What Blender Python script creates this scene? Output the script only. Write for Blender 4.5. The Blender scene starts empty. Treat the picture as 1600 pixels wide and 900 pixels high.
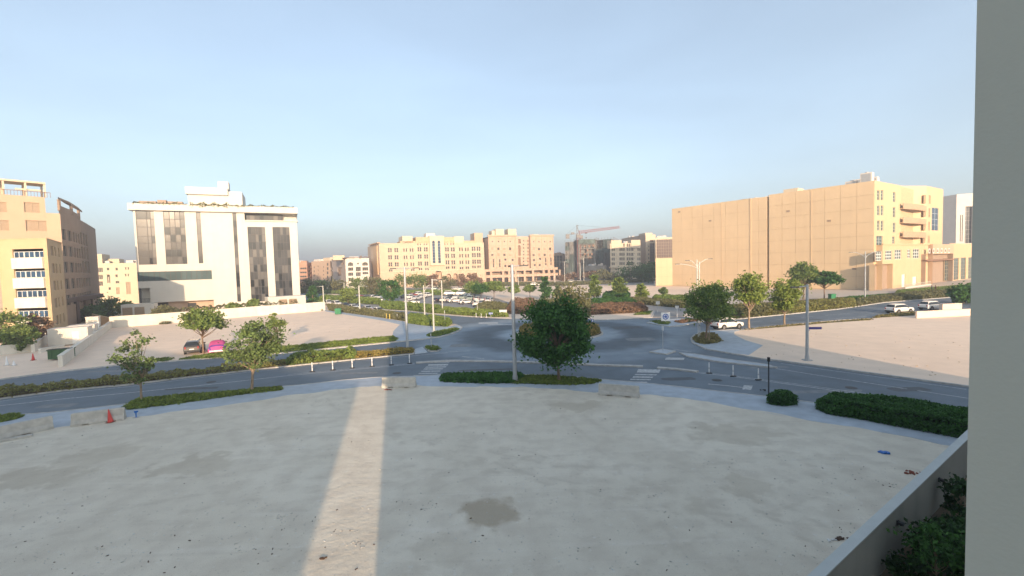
import bpy, math, random
import numpy as np
from mathutils import Vector, Matrix
from mathutils.geometry import tessellate_polygon
R = math.radians
C = bpy.context.scene.collection
SC = bpy.context.scene
# ---------------------------------------------------------------- camera, light, sky, exposure
EYE = 10.5
cam = bpy.data.objects.new('camera', bpy.data.cameras.new('camera'))
C.objects.link(cam); SC.camera = cam
cam.data.sensor_width = 36; cam.data.lens = 16.0
cam.data.clip_start = 0.05; cam.data.clip_end = 8000
CM = Matrix.Rotation(R(90 - 2.8), 3, 'X') @ Matrix.Rotation(R(-1.6), 3, 'Z')
cam.matrix_world = Matrix.Translation((0, 0, EYE)) @ CM.to_4x4()
SUN_EL = 11.0
sd = Vector((-.25, .968, 0)).normalized() * math.cos(R(SUN_EL)); sd.z = -math.sin(R(SUN_EL))
sl = bpy.data.lights.new('sun', 'SUN'); sl.energy = 2.4; sl.angle = R(0.55); sl.color = (1.0, .72, .47)
so = bpy.data.objects.new('sun', sl); C.objects.link(so); so.rotation_euler = sd.to_track_quat('-Z', 'Y').to_euler()
W = bpy.data.worlds.new('World'); SC.world = W; W.use_nodes = True
nt = W.node_tree; nt.nodes.clear()
sk = nt.nodes.new('ShaderNodeTexSky'); sk.sky_type = 'NISHITA'; sk.sun_disc = False
sk.sun_elevation = R(SUN_EL); sk.sun_rotation = math.atan2(-sd.x, -sd.y)
sk.air_density = 1.0; sk.dust_density = 2.5; sk.ozone_density = 3; sk.altitude = 0
bg = nt.nodes.new('ShaderNodeBackground'); bg.inputs[1].default_value = 0.116
wo = nt.nodes.new('ShaderNodeOutputWorld')
bw = nt.nodes.new('ShaderNodeRGBToBW'); tint = nt.nodes.new('ShaderNodeVectorMath'); tint.operation = 'SCALE'; tint.inputs[0].default_value = (.965, 1.03, .965)
mxs = nt.nodes.new('ShaderNodeMix'); mxs.data_type = 'RGBA'; mxs.inputs[0].default_value = .42   # milky, dusty air
nt.links.new(sk.outputs[0], bw.inputs[0]); nt.links.new(bw.outputs[0], tint.inputs['Scale'])
nt.links.new(sk.outputs[0], mxs.inputs[6]); nt.links.new(tint.outputs[0], mxs.inputs[7]); 
tcw = nt.nodes.new('ShaderNodeTexCoord'); mpw = nt.nodes.new('ShaderNodeMapping'); mpw.inputs['Scale'].default_value = (1.2, 1.2, 5); mpw.inputs['Rotation'].default_value = (.25, .35, 0)
nzw = nt.nodes.new('ShaderNodeTexNoise'); nzw.inputs['Scale'].default_value = 1.6; nzw.inputs['Detail'].default_value = 5; nzw.inputs['Distortion'].default_value = .4
mrw = nt.nodes.new('ShaderNodeMapRange'); mrw.inputs[1].default_value = .3; mrw.inputs[2].default_value = .75; mrw.inputs[3].default_value = .94; mrw.inputs[4].default_value = 1.07
vmw = nt.nodes.new('ShaderNodeVectorMath'); vmw.operation = 'SCALE'   # faint high veil of cloud
nt.links.new(tcw.outputs['Generated'], mpw.inputs[0]); nt.links.new(mpw.outputs[0], nzw.inputs['Vector']); nt.links.new(nzw.outputs[0], mrw.inputs[0])
hzw = nt.nodes.new('ShaderNodeMix'); hzw.data_type = 'RGBA'; hzw.inputs[0].default_value = .36; hzw.inputs[7].default_value = (1.16, 1.42, 1.64, 1)   # even pale haze over the whole dome
nt.links.new(mxs.outputs[2], hzw.inputs[6]); nt.links.new(hzw.outputs[2], vmw.inputs[0]); nt.links.new(mrw.outputs[0], vmw.inputs['Scale']); nt.links.new(vmw.outputs[0], bg.inputs[0])
nt.links.new(bg.outputs[0], wo.inputs[0])
SC.view_settings.view_transform = 'Standard'; SC.view_settings.look = 'None'
SC.view_settings.exposure = 1.97; SC.view_settings.gamma = 1; SC.view_settings.use_curve_mapping = False

# ---------------------------------------------------------------- helpers
FP = 711.11
def ray(px, py): return CM @ Vector(((px - 800) / FP, -(py - 450) / FP, -1))
def G(px, py, z=0.0):
    d = ray(px, py); t = (z - EYE) / d.z
    return Vector((d.x * t, d.y * t))
def GL(l, z=0.0): return [G(x, y, z) for x, y in l]
def ppm(px, py): return (G(px, py) - G(px + 1, py)).length  # metres per pixel across

def tag(o, label=None, cat=None, group=None, kind=None):
    if label: o['label'] = label
    if cat: o['category'] = cat
    if group: o['group'] = group
    if kind: o['kind'] = kind
    return o
def empty(name, loc=(0, 0, 0), rz=0, label=None, cat=None, group=None):
    o = bpy.data.objects.new(name, None); C.objects.link(o); o.location = loc; o.rotation_euler = (0, 0, rz)
    o.empty_display_size = .3
    return tag(o, label, cat, group)
def link(name, me, parent=None, loc=None, rz=None):
    o = bpy.data.objects.new(name, me); C.objects.link(o)
    if parent: o.parent = parent
    if loc is not None: o.location = loc
    if rz is not None: o.rotation_euler = (0, 0, rz)
    return o
def copy_tree(o, parent=None):
    c = o.copy(); C.objects.link(c)
    if parent: c.parent = parent
    for ch in list(o.children): copy_tree(ch, c)
    return c

class MB:
    def __init__(s): s.v = []; s.f = []; s.m = []
    def quad(s, a, b, c, d, m=0): s.poly([a, b, c, d], m)
    def poly(s, pts, m=0):
        n = len(s.v); s.v += [tuple(p) for p in pts]; s.f.append(tuple(range(n, n + len(pts)))); s.m.append(m)
    def box(s, x0, x1, y0, y1, z0, z1, m=0, M=None):
        n = len(s.v)
        P = [(x0, y0, z0), (x1, y0, z0), (x1, y1, z0), (x0, y1, z0), (x0, y0, z1), (x1, y0, z1), (x1, y1, z1), (x0, y1, z1)]
        if M is not None: P = [tuple(M @ Vector(p)) for p in P]
        s.v += P
        for f in ((0, 3, 2, 1), (4, 5, 6, 7), (0, 1, 5, 4), (1, 2, 6, 5), (2, 3, 7, 6), (3, 0, 4, 7)):
            s.f.append(tuple(n + i for i in f)); s.m.append(m)
    def cbox(s, cx, cy, cz, sx, sy, sz, m=0, rz=0, rx=0):
        M = Matrix.Translation((cx, cy, cz)) @ Matrix.Rotation(rz, 4, 'Z') @ Matrix.Rotation(rx, 4, 'X')
        s.box(-sx / 2, sx / 2, -sy / 2, sy / 2, -sz / 2, sz / 2, m, M)
    def prism(s, poly, z0, z1, m=0, mt=None, bottom=False):
        poly = [Vector((p[0], p[1])) for p in poly]
        ar = sum(poly[i].x * poly[(i + 1) % len(poly)].y - poly[(i + 1) % len(poly)].x * poly[i].y for i in range(len(poly)))
        if ar < 0: poly = poly[::-1]
        n = len(s.v); k = len(poly)
        s.v += [(p.x, p.y, z0) for p in poly] + [(p.x, p.y, z1) for p in poly]
        for i in range(k):
            j = (i + 1) % k; s.f.append((n + i, n + j, n + k + j, n + k + i)); s.m.append(m)
        for t in tessellate_polygon([[Vector((p.x, p.y, 0)) for p in poly]]):
            a, b, c = t
            if (poly[b] - poly[a]).cross(poly[c] - poly[a]) < 0: a, c = c, a
            s.f.append((n + k + a, n + k + b, n + k + c)); s.m.append(m if mt is None else mt)
            if bottom: s.f.append((n + c, n + b, n + a)); s.m.append(m)
    def sheet(s, poly, z, m=0):
        poly = [Vector((p[0], p[1])) for p in poly]; n = len(s.v); s.v += [(p.x, p.y, z) for p in poly]
        for t in tessellate_polygon([[Vector((p.x, p.y, 0)) for p in poly]]):
            a, b, c = t
            if (poly[b] - poly[a]).cross(poly[c] - poly[a]) < 0: a, c = c, a
            s.f.append((n + a, n + b, n + c)); s.m.append(m)
    def ribbon(s, pts, w, z0, z1, m=0, closed=False, shift=0):
        pts = [Vector((p[0], p[1])) for p in pts]; k = len(pts); L = []; Rr = []
        for i, p in enumerate(pts):
            a = pts[i - 1] if (i > 0 or closed) else p; b = pts[(i + 1) % k] if (i < k - 1 or closed) else p
            d = (b - a)
            d = d.normalized() if d.length > 1e-6 else Vector((1, 0)); nrm = Vector((-d.y, d.x))
            L.append(p + nrm * (shift + w / 2)); Rr.append(p + nrm * (shift - w / 2))
        for i in range(k if closed else k - 1):
            j = (i + 1) % k; a, b, c, d = Rr[i], Rr[j], L[j], L[i]
            s.quad((a.x, a.y, z1), (b.x, b.y, z1), (c.x, c.y, z1), (d.x, d.y, z1), m)
            if z1 - z0 > .01:
                s.quad((a.x, a.y, z0), (b.x, b.y, z0), (b.x, b.y, z1), (a.x, a.y, z1), m)
                s.quad((c.x, c.y, z0), (d.x, d.y, z0), (d.x, d.y, z1), (c.x, c.y, z1), m)
        if z1 - z0 > .01 and not closed:
            for a, b in ((L[0], Rr[0]), (Rr[-1], L[-1])):
                s.quad((a.x, a.y, z0), (b.x, b.y, z0), (b.x, b.y, z1), (a.x, a.y, z1), m)
    def tube(s, p0, p1, r0, r1=None, n=8, m=0, cap=True):
        r1 = r0 if r1 is None else r1; p0 = Vector(p0); p1 = Vector(p1); d = (p1 - p0)
        if d.length < 1e-6: return
        d.normalize(); a = d.orthogonal().normalized(); b = d.cross(a); k = len(s.v)
        for p, r in ((p0, r0), (p1, r1)):
            for i in range(n):
                t = 2 * math.pi * i / n; s.v.append(tuple(p + a * (r * math.cos(t)) + b * (r * math.sin(t))))
        for i in range(n):
            j = (i + 1) % n; s.f.append((k + i, k + j, k + n + j, k + n + i)); s.m.append(m)
        if cap:
            s.f.append(tuple(k + n + i for i in range(n))); s.m.append(m)
            s.f.append(tuple(k + i for i in range(n))[::-1]); s.m.append(m)
    def path(s, pts, r, n=6, m=0):
        for a, b in zip(pts, pts[1:]): s.tube(a, b, r, r, n, m)
    def lathe(s, prof, n=16, m=0, c=(0, 0, 0)):
        k = len(s.v)
        for r, z in prof:
            for i in range(n):
                t = 2 * math.pi * i / n; s.v.append((c[0] + r * math.cos(t), c[1] + r * math.sin(t), c[2] + z))
        for q in range(len(prof) - 1):
            for i in range(n):
                j = (i + 1) % n; s.f.append((k + q * n + i, k + q * n + j, k + (q + 1) * n + j, k + (q + 1) * n + i)); s.m.append(m)
        s.f.append(tuple(k + (len(prof) - 1) * n + i for i in range(n))); s.m.append(m)
    def mesh(s, name, mats, smooth=False):
        me = bpy.data.meshes.new(name); me.from_pydata(s.v, [], s.f)
        for m in (mats if isinstance(mats, (list, tuple)) else [mats]): me.materials.append(m)
        me.polygons.foreach_set('material_index', s.m)
        if smooth: me.polygons.foreach_set('use_smooth', [True] * len(s.f))
        me.update(); return me
    def build(s, name, mats, parent=None, loc=None, rz=None, smooth=False):
        return link(name, s.mesh(name, mats, smooth), parent, loc, rz)

# ---------------------------------------------------------------- materials
def mat(name, col, rough=.85, var=.12, scale=2.0, bump=0.0, bscale=None, metal=0.0, spec=.35, col2=None, big=0.0, bigscale=.05, island=False, transl=0.0, coat=0.0, streak=0.0):
    m = bpy.data.materials.new(name); m.use_nodes = True; t = m.node_tree; N = t.nodes; Lk = t.links
    b = N['Principled BSDF']; b.inputs['Roughness'].default_value = rough; b.inputs['Metallic'].default_value = metal
    b.inputs['Specular IOR Level'].default_value = spec
    if coat: b.inputs['Coat Weight'].default_value = coat
    c2 = col2 or tuple(max(0, c * (1 - var * 2)) for c in col)
    g = N.new('ShaderNodeNewGeometry')
    if island:
        fac = g.outputs['Random Per Island']
        mx = N.new('ShaderNodeMix'); mx.data_type = 'RGBA'; Lk.new(fac, mx.inputs[0])
        mx.inputs[6].default_value = (*c2, 1); mx.inputs[7].default_value = (*col, 1); out = mx.outputs[2]
    else:
        n1 = N.new('ShaderNodeTexNoise'); n1.inputs['Scale'].default_value = scale; n1.inputs['Detail'].default_value = 6
        Lk.new(g.outputs['Position'], n1.inputs['Vector'])
        r = N.new('ShaderNodeMapRange'); r.inputs[1].default_value = .3; r.inputs[2].default_value = .7; Lk.new(n1.outputs[0], r.inputs[0])
        mx = N.new('ShaderNodeMix'); mx.data_type = 'RGBA'; Lk.new(r.outputs[0], mx.inputs[0])
        mx.inputs[6].default_value = (*c2, 1); mx.inputs[7].default_value = (*col, 1); out = mx.outputs[2]
        if streak:
            mp = N.new('ShaderNodeMapping'); mp.inputs['Scale'].default_value = (1.1, 1.1, .06); Lk.new(g.outputs['Position'], mp.inputs[0])
            n3 = N.new('ShaderNodeTexNoise'); n3.inputs['Scale'].default_value = 1.0; n3.inputs['Detail'].default_value = 5; Lk.new(mp.outputs[0], n3.inputs['Vector'])
            r3 = N.new('ShaderNodeMapRange'); r3.inputs[1].default_value = .4; r3.inputs[2].default_value = .75; r3.inputs[3].default_value = 1; r3.inputs[4].default_value = 1 - streak
            Lk.new(n3.outputs[0], r3.inputs[0])
            vm = N.new('ShaderNodeVectorMath'); vm.operation = 'SCALE'; Lk.new(out, vm.inputs[0]); Lk.new(r3.outputs[0], vm.inputs['Scale']); out = vm.outputs[0]
    if big:
        n2 = N.new('ShaderNodeTexNoise'); n2.inputs['Scale'].default_value = bigscale; n2.inputs['Detail'].default_value = 4
        Lk.new(g.outputs['Position'], n2.inputs['Vector'])
        r2 = N.new('ShaderNodeMapRange'); r2.inputs[1].default_value = .3; r2.inputs[2].default_value = .7
        r2.inputs[3].default_value = 1 - big; r2.inputs[4].default_value = 1 + big * .5; Lk.new(n2.outputs[0], r2.inputs[0])
        v2 = N.new('ShaderNodeVectorMath'); v2.operation = 'SCALE'; Lk.new(out, v2.inputs[0]); Lk.new(r2.outputs[0], v2.inputs['Scale']); out = v2.outputs[0]
    Lk.new(out, b.inputs['Base Color'])
    if bump:
        nb = N.new('ShaderNodeTexNoise'); nb.inputs['Scale'].default_value = bscale or scale * 4; nb.inputs['Detail'].default_value = 6
        Lk.new(g.outputs['Position'], nb.inputs['Vector'])
        bp = N.new('ShaderNodeBump'); bp.inputs['Strength'].default_value = bump; bp.inputs['Distance'].default_value = .05
        Lk.new(nb.outputs[0], bp.inputs['Height']); Lk.new(bp.outputs[0], b.inputs['Normal'])
    if transl:
        tr = N.new('ShaderNodeBsdfTranslucent'); Lk.new(out, tr.inputs[0]); ms = N.new('ShaderNodeMixShader'); ms.inputs[0].default_value = transl
        Lk.new(b.outputs[0], ms.inputs[1]); Lk.new(tr.outputs[0], ms.inputs[2]); Lk.new(ms.outputs[0], N['Material Output'].inputs[0])
    return m

M = {}
M['sand'] = mat('sand', (.86, .68, .53), .95, .05, .5, .3, 6, big=.12, bigscale=.03)
M['asphalt'] = mat('asphalt', (.165, .20, .235), .8, .1, .6, .25, 30, big=.18, bigscale=.09)
M['pale_asphalt'] = mat('pale_asphalt', (.30, .29, .28), .85, .1, 1, .2, 30)
M['pave'] = mat('paving', (.43, .485, .545), .85, .1, 1.2, .2, 12, big=.1, bigscale=.2)
M['kerb'] = mat('kerb', (.50, .49, .47), .85, .16, 2.5, .2, 10)
M['paint'] = mat('road_paint', (.60, .62, .63), .7, .3, 5)
M['soil'] = mat('soil', (.20, .15, .10), .95, .2, 2, .6, 6)
M['concrete'] = mat('concrete', (.55, .53, .48), .9, .12, 3, .3, 12, streak=.15)
M['white_wall'] = mat('white_render', (.58, .56, .51), .8, .03, .6, streak=.05)
M['white_low'] = mat('white_low_wall', (.70, .66, .58), .85, .06, 1, streak=.12)
M['tan'] = mat('tan_cladding', (.64, .485, .31), .85, .02, .4, big=.05, bigscale=.09, streak=.03)
M['tan_joint'] = mat('tan_joint', (.56, .42, .265), .9)
M['tan_l'] = mat('light_tan_render', (.58, .43, .27), .85, .04, .5, streak=.05)
M['tan_d'] = mat('brown_render_and_shade', (.35, .255, .19), .85, .06, .5)  # brown walls, and the painted shade in the podium and portal recesses
M['peach'] = mat('peach_render', (.52, .37, .26), .85, .04, .4, streak=.05)
M['yellow'] = mat('ochre_render', (.50, .375, .225), .85, .04, .5, streak=.06)
M['cream'] = mat('cream_render', (.60, .50, .37), .85, .04, .5)
M['hotel'] = mat('hotel_render', (.56, .43, .31), .85, .04, .3)
M['hotel_y'] = mat('hotel_ochre', (.54, .39, .24), .85, .04, .3)
M['pinkish'] = mat('pinkish_render', (.50, .37, .28), .85, .05, .3)
M['pink_shade'] = mat('mauve_render', (.46, .38, .33), .85, .05, .3)
M['red_render'] = mat('salmon_render', (.44, .25, .17), .85, .05, .3)
M['offwhite'] = mat('offwhite_render', (.66, .60, .54), .85, .04, .4)
M['grey_conc'] = mat('raw_concrete', (.27, .26, .24), .9, .15, .3, big=.2, bigscale=.1)
M['netting'] = mat('scaffold_netting', (.13, .17, .16), .95, .25, .4)
M['brown_dark'] = mat('dark_cladding', (.12, .08, .07), .5, .1, 1)
M['glass'] = mat('window_glass', (.07, .075, .08), .12, .2, .3, spec=.3)
M['curtain'] = mat('curtain_glass', (.055, .06, .068), .2, .35, .10, spec=.22)
M['blue_glass'] = mat('blue_glass', (.04, .09, .17), .12, .3, .6, spec=.3)
M['teal_glass'] = mat('teal_glass', (.08, .13, .14), .12, .2, .2, spec=.3)
M['mullion'] = mat('grey_mullion', (.045, .045, .05), .5)
M['frame_w'] = mat('white_frame', (.7, .7, .68), .5, .04)
M['frame_b'] = mat('beige_frame', (.45, .36, .26), .6, .04)
M['shutter'] = mat('beige_blind', (.36, .27, .19), .7, .06, 3)
M['galv'] = mat('galvanised', (.42, .44, .46), .55, .06, 2, metal=.3)
M['pole_w'] = mat('pale_pole', (.55, .54, .50), .6, .05, 2)
M['dark_metal'] = mat('dark_metal', (.05, .05, .055), .5)
M['bark'] = mat('bark', (.24, .17, .12), .95, .2, 4, .6, 20)
M['bark_p'] = mat('pale_bark', (.36, .27, .19), .95, .2, 4, .6, 20)
def leaf(n, a, b, t=.25): M[n] = mat(n, a, .65, island=True, col2=b, transl=t, spec=.25, big=.32, bigscale=1.1)
leaf('leaf_dark', (.095, .22, .05), (.03, .085, .02), .35)
leaf('leaf_mid', (.25, .32, .08), (.09, .15, .04))
leaf('leaf_garden', (.05, .11, .03), (.02, .05, .015))
leaf('leaf_yellow', (.28, .36, .08), (.13, .17, .045))
leaf('leaf_olive', (.24, .23, .11), (.10, .11, .05))
leaf('leaf_hedge', (.28, .30, .09), (.17, .14, .055))
leaf('leaf_grey', (.22, .31, .095), (.08, .11, .05))
leaf('leaf_brown', (.32, .20, .13), (.16, .11, .07))
leaf('leaf_orange', (.42, .30, .09), (.18, .18, .05))
leaf('grass', (.23, .29, .06), (.09, .14, .03))
leaf('grass_dry', (.30, .27, .11), (.14, .12, .05))
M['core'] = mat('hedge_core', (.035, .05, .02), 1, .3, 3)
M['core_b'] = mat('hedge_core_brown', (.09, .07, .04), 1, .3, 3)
M['turf'] = mat('turf', (.10, .13, .04), 1, .3, 2, .5, 10)
M['turf_dry'] = mat('dry_turf', (.20, .18, .09), 1, .25, 2, .5, 10)
M['tyre'] = mat('tyre', (.02, .02, .02), .8)
M['rim'] = mat('rim', (.35, .35, .36), .35, metal=.7)
M['carglass'] = mat('car_glass', (.02, .025, .03), .05, spec=.7)
M['plastic'] = mat('black_plastic', (.03, .03, .03), .6)
M['tail'] = mat('tail_lamp', (.35, .02, .02), .3)
M['lampglass'] = mat('lamp_lens', (.6, .6, .58), .2)
for n, c in (('white', (.75, .73, .69)), ('silver', (.55, .55, .55)), ('grey', (.05, .052, .056)), ('black', (.025, .025, .03)), ('red', (.35, .05, .04)), ('blue', (.05, .10, .22)), ('sage', (.25, .30, .27))):
    M['car_' + n] = mat('car_paint_' + n, c, .3, .02, spec=.5, coat=.6)
M['pinkc'] = mat('pink_cover', (.62, .10, .30), .8, .1, 3, .4, 6)
M['purplec'] = mat('purple_cover', (.16, .06, .30), .8, .1, 3, .4, 6)
M['blue'] = mat('sign_blue', (.02, .10, .42), .5)
M['purple'] = mat('sign_purple', (.07, .06, .25), .5)
M['signwhite'] = mat('sign_white', (.75, .75, .75), .5, .02)
M['signred'] = mat('sign_red', (.5, .04, .03), .5)
M['cone'] = mat('cone_red', (.62, .07, .06), .6, .06)
M['bin'] = mat('bin_green', (.03, .20, .09), .6)
M['skin'] = mat('skin', (.30, .18, .12), .6)
M['cloth_d'] = mat('dark_cloth', (.03, .03, .04), .9)
M['cloth_r'] = mat('maroon_cloth', (.12, .03, .04), .9)
M['crane'] = mat('crane_red', (.28, .07, .06), .6)
M['crane_g'] = mat('crane_grey', (.20, .19, .19), .6)
M['balcony_b'] = mat('brown_balcony', (.26, .15, .10), .7)
M['balcony_t'] = mat('tan_balcony', (.48, .34, .23), .8)
M['curtain_b'] = mat('curtain_glass_dark', (.025, .03, .036), .12, .3, .1, spec=.3)
M['curtain_c'] = mat('curtain_glass_blind', (.10, .10, .10), .3, .2, .1, spec=.2)
M['own'] = mat('own_render', (.54, .555, .50), .9, .02, 1.2, .06, 90, streak=.04)
M['litter_b'] = mat('litter_blue', (.03, .16, .5), .5)
M['litter_w'] = mat('litter_white', (.7, .7, .68), .6)
M['rust'] = mat('rust', (.25, .08, .05), .9)
M['wood'] = mat('dark_wood', (.10, .06, .04), .9)

# lot ground: pale dust with broad tonal drift, tracks, damp patches at fixed places
def lot_material():
    m = bpy.data.materials.new('lot_dust'); m.use_nodes = True; t = m.node_tree; N = t.nodes; L = t.links
    b = N['Principled BSDF']; b.inputs['Roughness'].default_value = .95; b.inputs['Specular IOR Level'].default_value = .15
    g = N.new('ShaderNodeNewGeometry')
    def noise(sc, det=5, vec=None, dist=0):
        n = N.new('ShaderNodeTexNoise'); n.inputs['Scale'].default_value = sc; n.inputs['Detail'].default_value = det; n.inputs['Distortion'].default_value = dist
        L.new(vec or g.outputs['Position'], n.inputs['Vector']); return n.outputs[0]
    def rng(f, a, b_, c, d):
        r = N.new('ShaderNodeMapRange'); r.interpolation_type = 'SMOOTHSTEP'
        for i, v in zip((1, 2, 3, 4), (a, b_, c, d)): r.inputs[i].default_value = v
        L.new(f, r.inputs[0]); return r.outputs[0]
    def mix(f, a, b_, mode='MIX'):
        x = N.new('ShaderNodeMix'); x.data_type = 'RGBA'; x.blend_type = mode
        if isinstance(f, float): x.inputs[0].default_value = f
        else: L.new(f, x.inputs[0])
        for i, v in ((6, a), (7, b_)):
            if isinstance(v, tuple): x.inputs[i].default_value = (*v, 1)
            else: L.new(v, x.inputs[i])
        return x.outputs[2]
    base = mix(rng(noise(.12, 6, dist=.6), .35, .65, 0, 1), (.655, .60, .495), (.73, .675, .565))
    base = mix(rng(noise(.9, 8), .35, .7, 0, .5), base, (.52, .46, .38))
    mp = N.new('ShaderNodeMapping'); mp.inputs['Rotation'].default_value = (0, 0, R(25)); mp.inputs['Scale'].default_value = (.12, 1.6, 1)
    L.new(g.outputs['Position'], mp.inputs[0])
    base = mix(rng(noise(1.0, 5, mp.outputs[0], .6), .55, .75, 0, .22), base, (.42, .37, .31))
    mp2 = N.new('ShaderNodeMapping'); mp2.inputs['Rotation'].default_value = (0, 0, R(-38)); mp2.inputs['Scale'].default_value = (.10, 1.9, 1)
    L.new(g.outputs['Position'], mp2.inputs[0])
    base = mix(rng(noise(1.0, 5, mp2.outputs[0], .6), .56, .76, 0, .35), base, (.78, .73, .64))
    base = mix(rng(noise(28, 4), .35, .65, 0, .22), base, (.42, .37, .30))
    base = mix(rng(noise(7, 8), .62, .72, 0, .35), base, (.30, .27, .23))
    base = mix(rng(noise(4.2, 8), .64, .72, 0, .5), base, (.68, .66, .61))
    wn = N.new('ShaderNodeTexNoise'); wn.inputs['Scale'].default_value = .9; wn.inputs['Detail'].default_value = 6; L.new(g.outputs['Position'], wn.inputs['Vector'])
    sub = N.new('ShaderNodeVectorMath'); sub.operation = 'SUBTRACT'; sub.inputs[1].default_value = (.5, .5, .5); L.new(wn.outputs['Color'], sub.inputs[0])
    for (px, py, rad, k, wob) in ((765, 805, 1.25, .85, 2.2), (1165, 765, 1.1, .35, 3.0), (900, 637, 2.4, .45, 4.0), (1150, 680, 3.2, .38, 5.0), (690, 865, 1.3, .25, 3.0), (300, 730, 2.4, .4, 5), (60, 750, 2.6, .45, 5), (150, 715, 1.8, .35, 4), (1080, 800, .9, .3, 3), (440, 680, 1.6, .25, 4)):
        p = G(px, py)
        sc_ = N.new('ShaderNodeVectorMath'); sc_.operation = 'SCALE'; sc_.inputs['Scale'].default_value = wob; L.new(sub.outputs[0], sc_.inputs[0])
        ad = N.new('ShaderNodeVectorMath'); ad.operation = 'ADD'; L.new(g.outputs['Position'], ad.inputs[0]); L.new(sc_.outputs[0], ad.inputs[1])
        ml = N.new('ShaderNodeVectorMath'); ml.operation = 'MULTIPLY'; ml.inputs[1].default_value = (1, 1 if rad < 2 else 1.8, 0); L.new(ad.outputs[0], ml.inputs[0])
        ds = N.new('ShaderNodeVectorMath'); ds.operation = 'DISTANCE'; ds.inputs[1].default_value = (p.x, p.y * (1 if rad < 2 else 1.8), 0); L.new(ml.outputs[0], ds.inputs[0])
        base = mix(rng(ds.outputs['Value'], rad * .65, rad * 1.15, k * .9, 0), base, (.36, .30, .22))
    for (cx, cy, rad, k) in ((-20, -8, 38, .4), (-18.6, -8, 38, .4), (22, 60, 44, .45), (23.5, 60, 44, .45), (-60, 12, 66, .35), (-60, 12, 67.5, .35), (30, -30, 52, .4), (30, -30, 53.5, .4), (6, -40, 63, .35), (6, -40, 64.4, .35), (2, 14, 9, .3), (2, 14, 10.4, .3)):
        ds = N.new('ShaderNodeVectorMath'); ds.operation = 'DISTANCE'; ds.inputs[1].default_value = (cx, cy, 0)
        sc_ = N.new('ShaderNodeVectorMath'); sc_.operation = 'MULTIPLY_ADD'; sc_.inputs[1].default_value = (1.0, 1.0, 0); L.new(sub.outputs[0], sc_.inputs[0]); L.new(g.outputs['Position'], sc_.inputs[2]); L.new(sc_.outputs[0], ds.inputs[0])
        a_ = N.new('ShaderNodeMath'); a_.operation = 'SUBTRACT'; a_.inputs[1].default_value = rad; L.new(ds.outputs['Value'], a_.inputs[0])
        c_ = N.new('ShaderNodeMath'); c_.operation = 'ABSOLUTE'; L.new(a_.outputs[0], c_.inputs[0])
        f_ = N.new('ShaderNodeMath'); f_.operation = 'MULTIPLY'; L.new(rng(c_.outputs[0], .04, .22, k, 0), f_.inputs[0]); L.new(rng(wn.outputs[0], .42, .6, 0, 1), f_.inputs[1])
        base = mix(f_.outputs[0], base, (.52, .465, .38))
    L.new(base, b.inputs['Base Color'])
    bp = N.new('ShaderNodeBump'); bp.inputs['Strength'].default_value = .45; bp.inputs['Distance'].default_value = .08
    L.new(noise(3.5, 10), bp.inputs['Height']); L.new(bp.outputs[0], b.inputs['Normal'])
    return m
M['lot'] = lot_material()
# asphalt of the roundabout: dusty apron round the island, polished wheel ring
ISL = (G(808, 522) + G(941, 520)) / 2; ISR = (G(808, 522) - G(941, 520)).length / 2
def asphalt_mat():
    m = M['asphalt']; t = m.node_tree; N = t.nodes; L = t.links; b = N['Principled BSDF']; src = b.inputs['Base Color'].links[0].from_socket
    g = N.new('ShaderNodeNewGeometry'); n = N.new('ShaderNodeTexNoise'); n.inputs['Scale'].default_value = .35; n.inputs['Detail'].default_value = 4; L.new(g.outputs['Position'], n.inputs['Vector'])
    ds = N.new('ShaderNodeVectorMath'); ds.operation = 'DISTANCE'; ds.inputs[1].default_value = (ISL.x, ISL.y, 0); L.new(g.outputs['Position'], ds.inputs[0])
    ad = N.new('ShaderNodeMath'); ad.operation = 'MULTIPLY_ADD'; ad.inputs[1].default_value = 3.5; L.new(n.outputs[0], ad.inputs[0]); L.new(ds.outputs['Value'], ad.inputs[2])
    cr = N.new('ShaderNodeValToRGB'); e = cr.color_ramp; e.interpolation = 'EASE'
    e.elements[0].position = .0; e.elements[0].color = (2.1, 2.1, 2.1, 1); e.elements[1].position = 1; e.elements[1].color = (1, 1, 1, 1)
    for p, v in ((.30, 2.0), (.42, .72), (.52, .75), (.62, 1.5), (.72, 1.35), (.82, .95)):
        q = e.elements.new(p); q.color = (v, v, v, 1)
    dv = N.new('ShaderNodeMath'); dv.operation = 'DIVIDE'; dv.inputs[1].default_value = 30; L.new(ad.outputs[0], dv.inputs[0]); L.new(dv.outputs[0], cr.inputs[0])
    vm = N.new('ShaderNodeVectorMath'); vm.operation = 'MULTIPLY'; L.new(src, vm.inputs[0]); L.new(cr.outputs[0], vm.inputs[1]); L.new(vm.outputs[0], b.inputs['Base Color'])
asphalt_mat()

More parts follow.
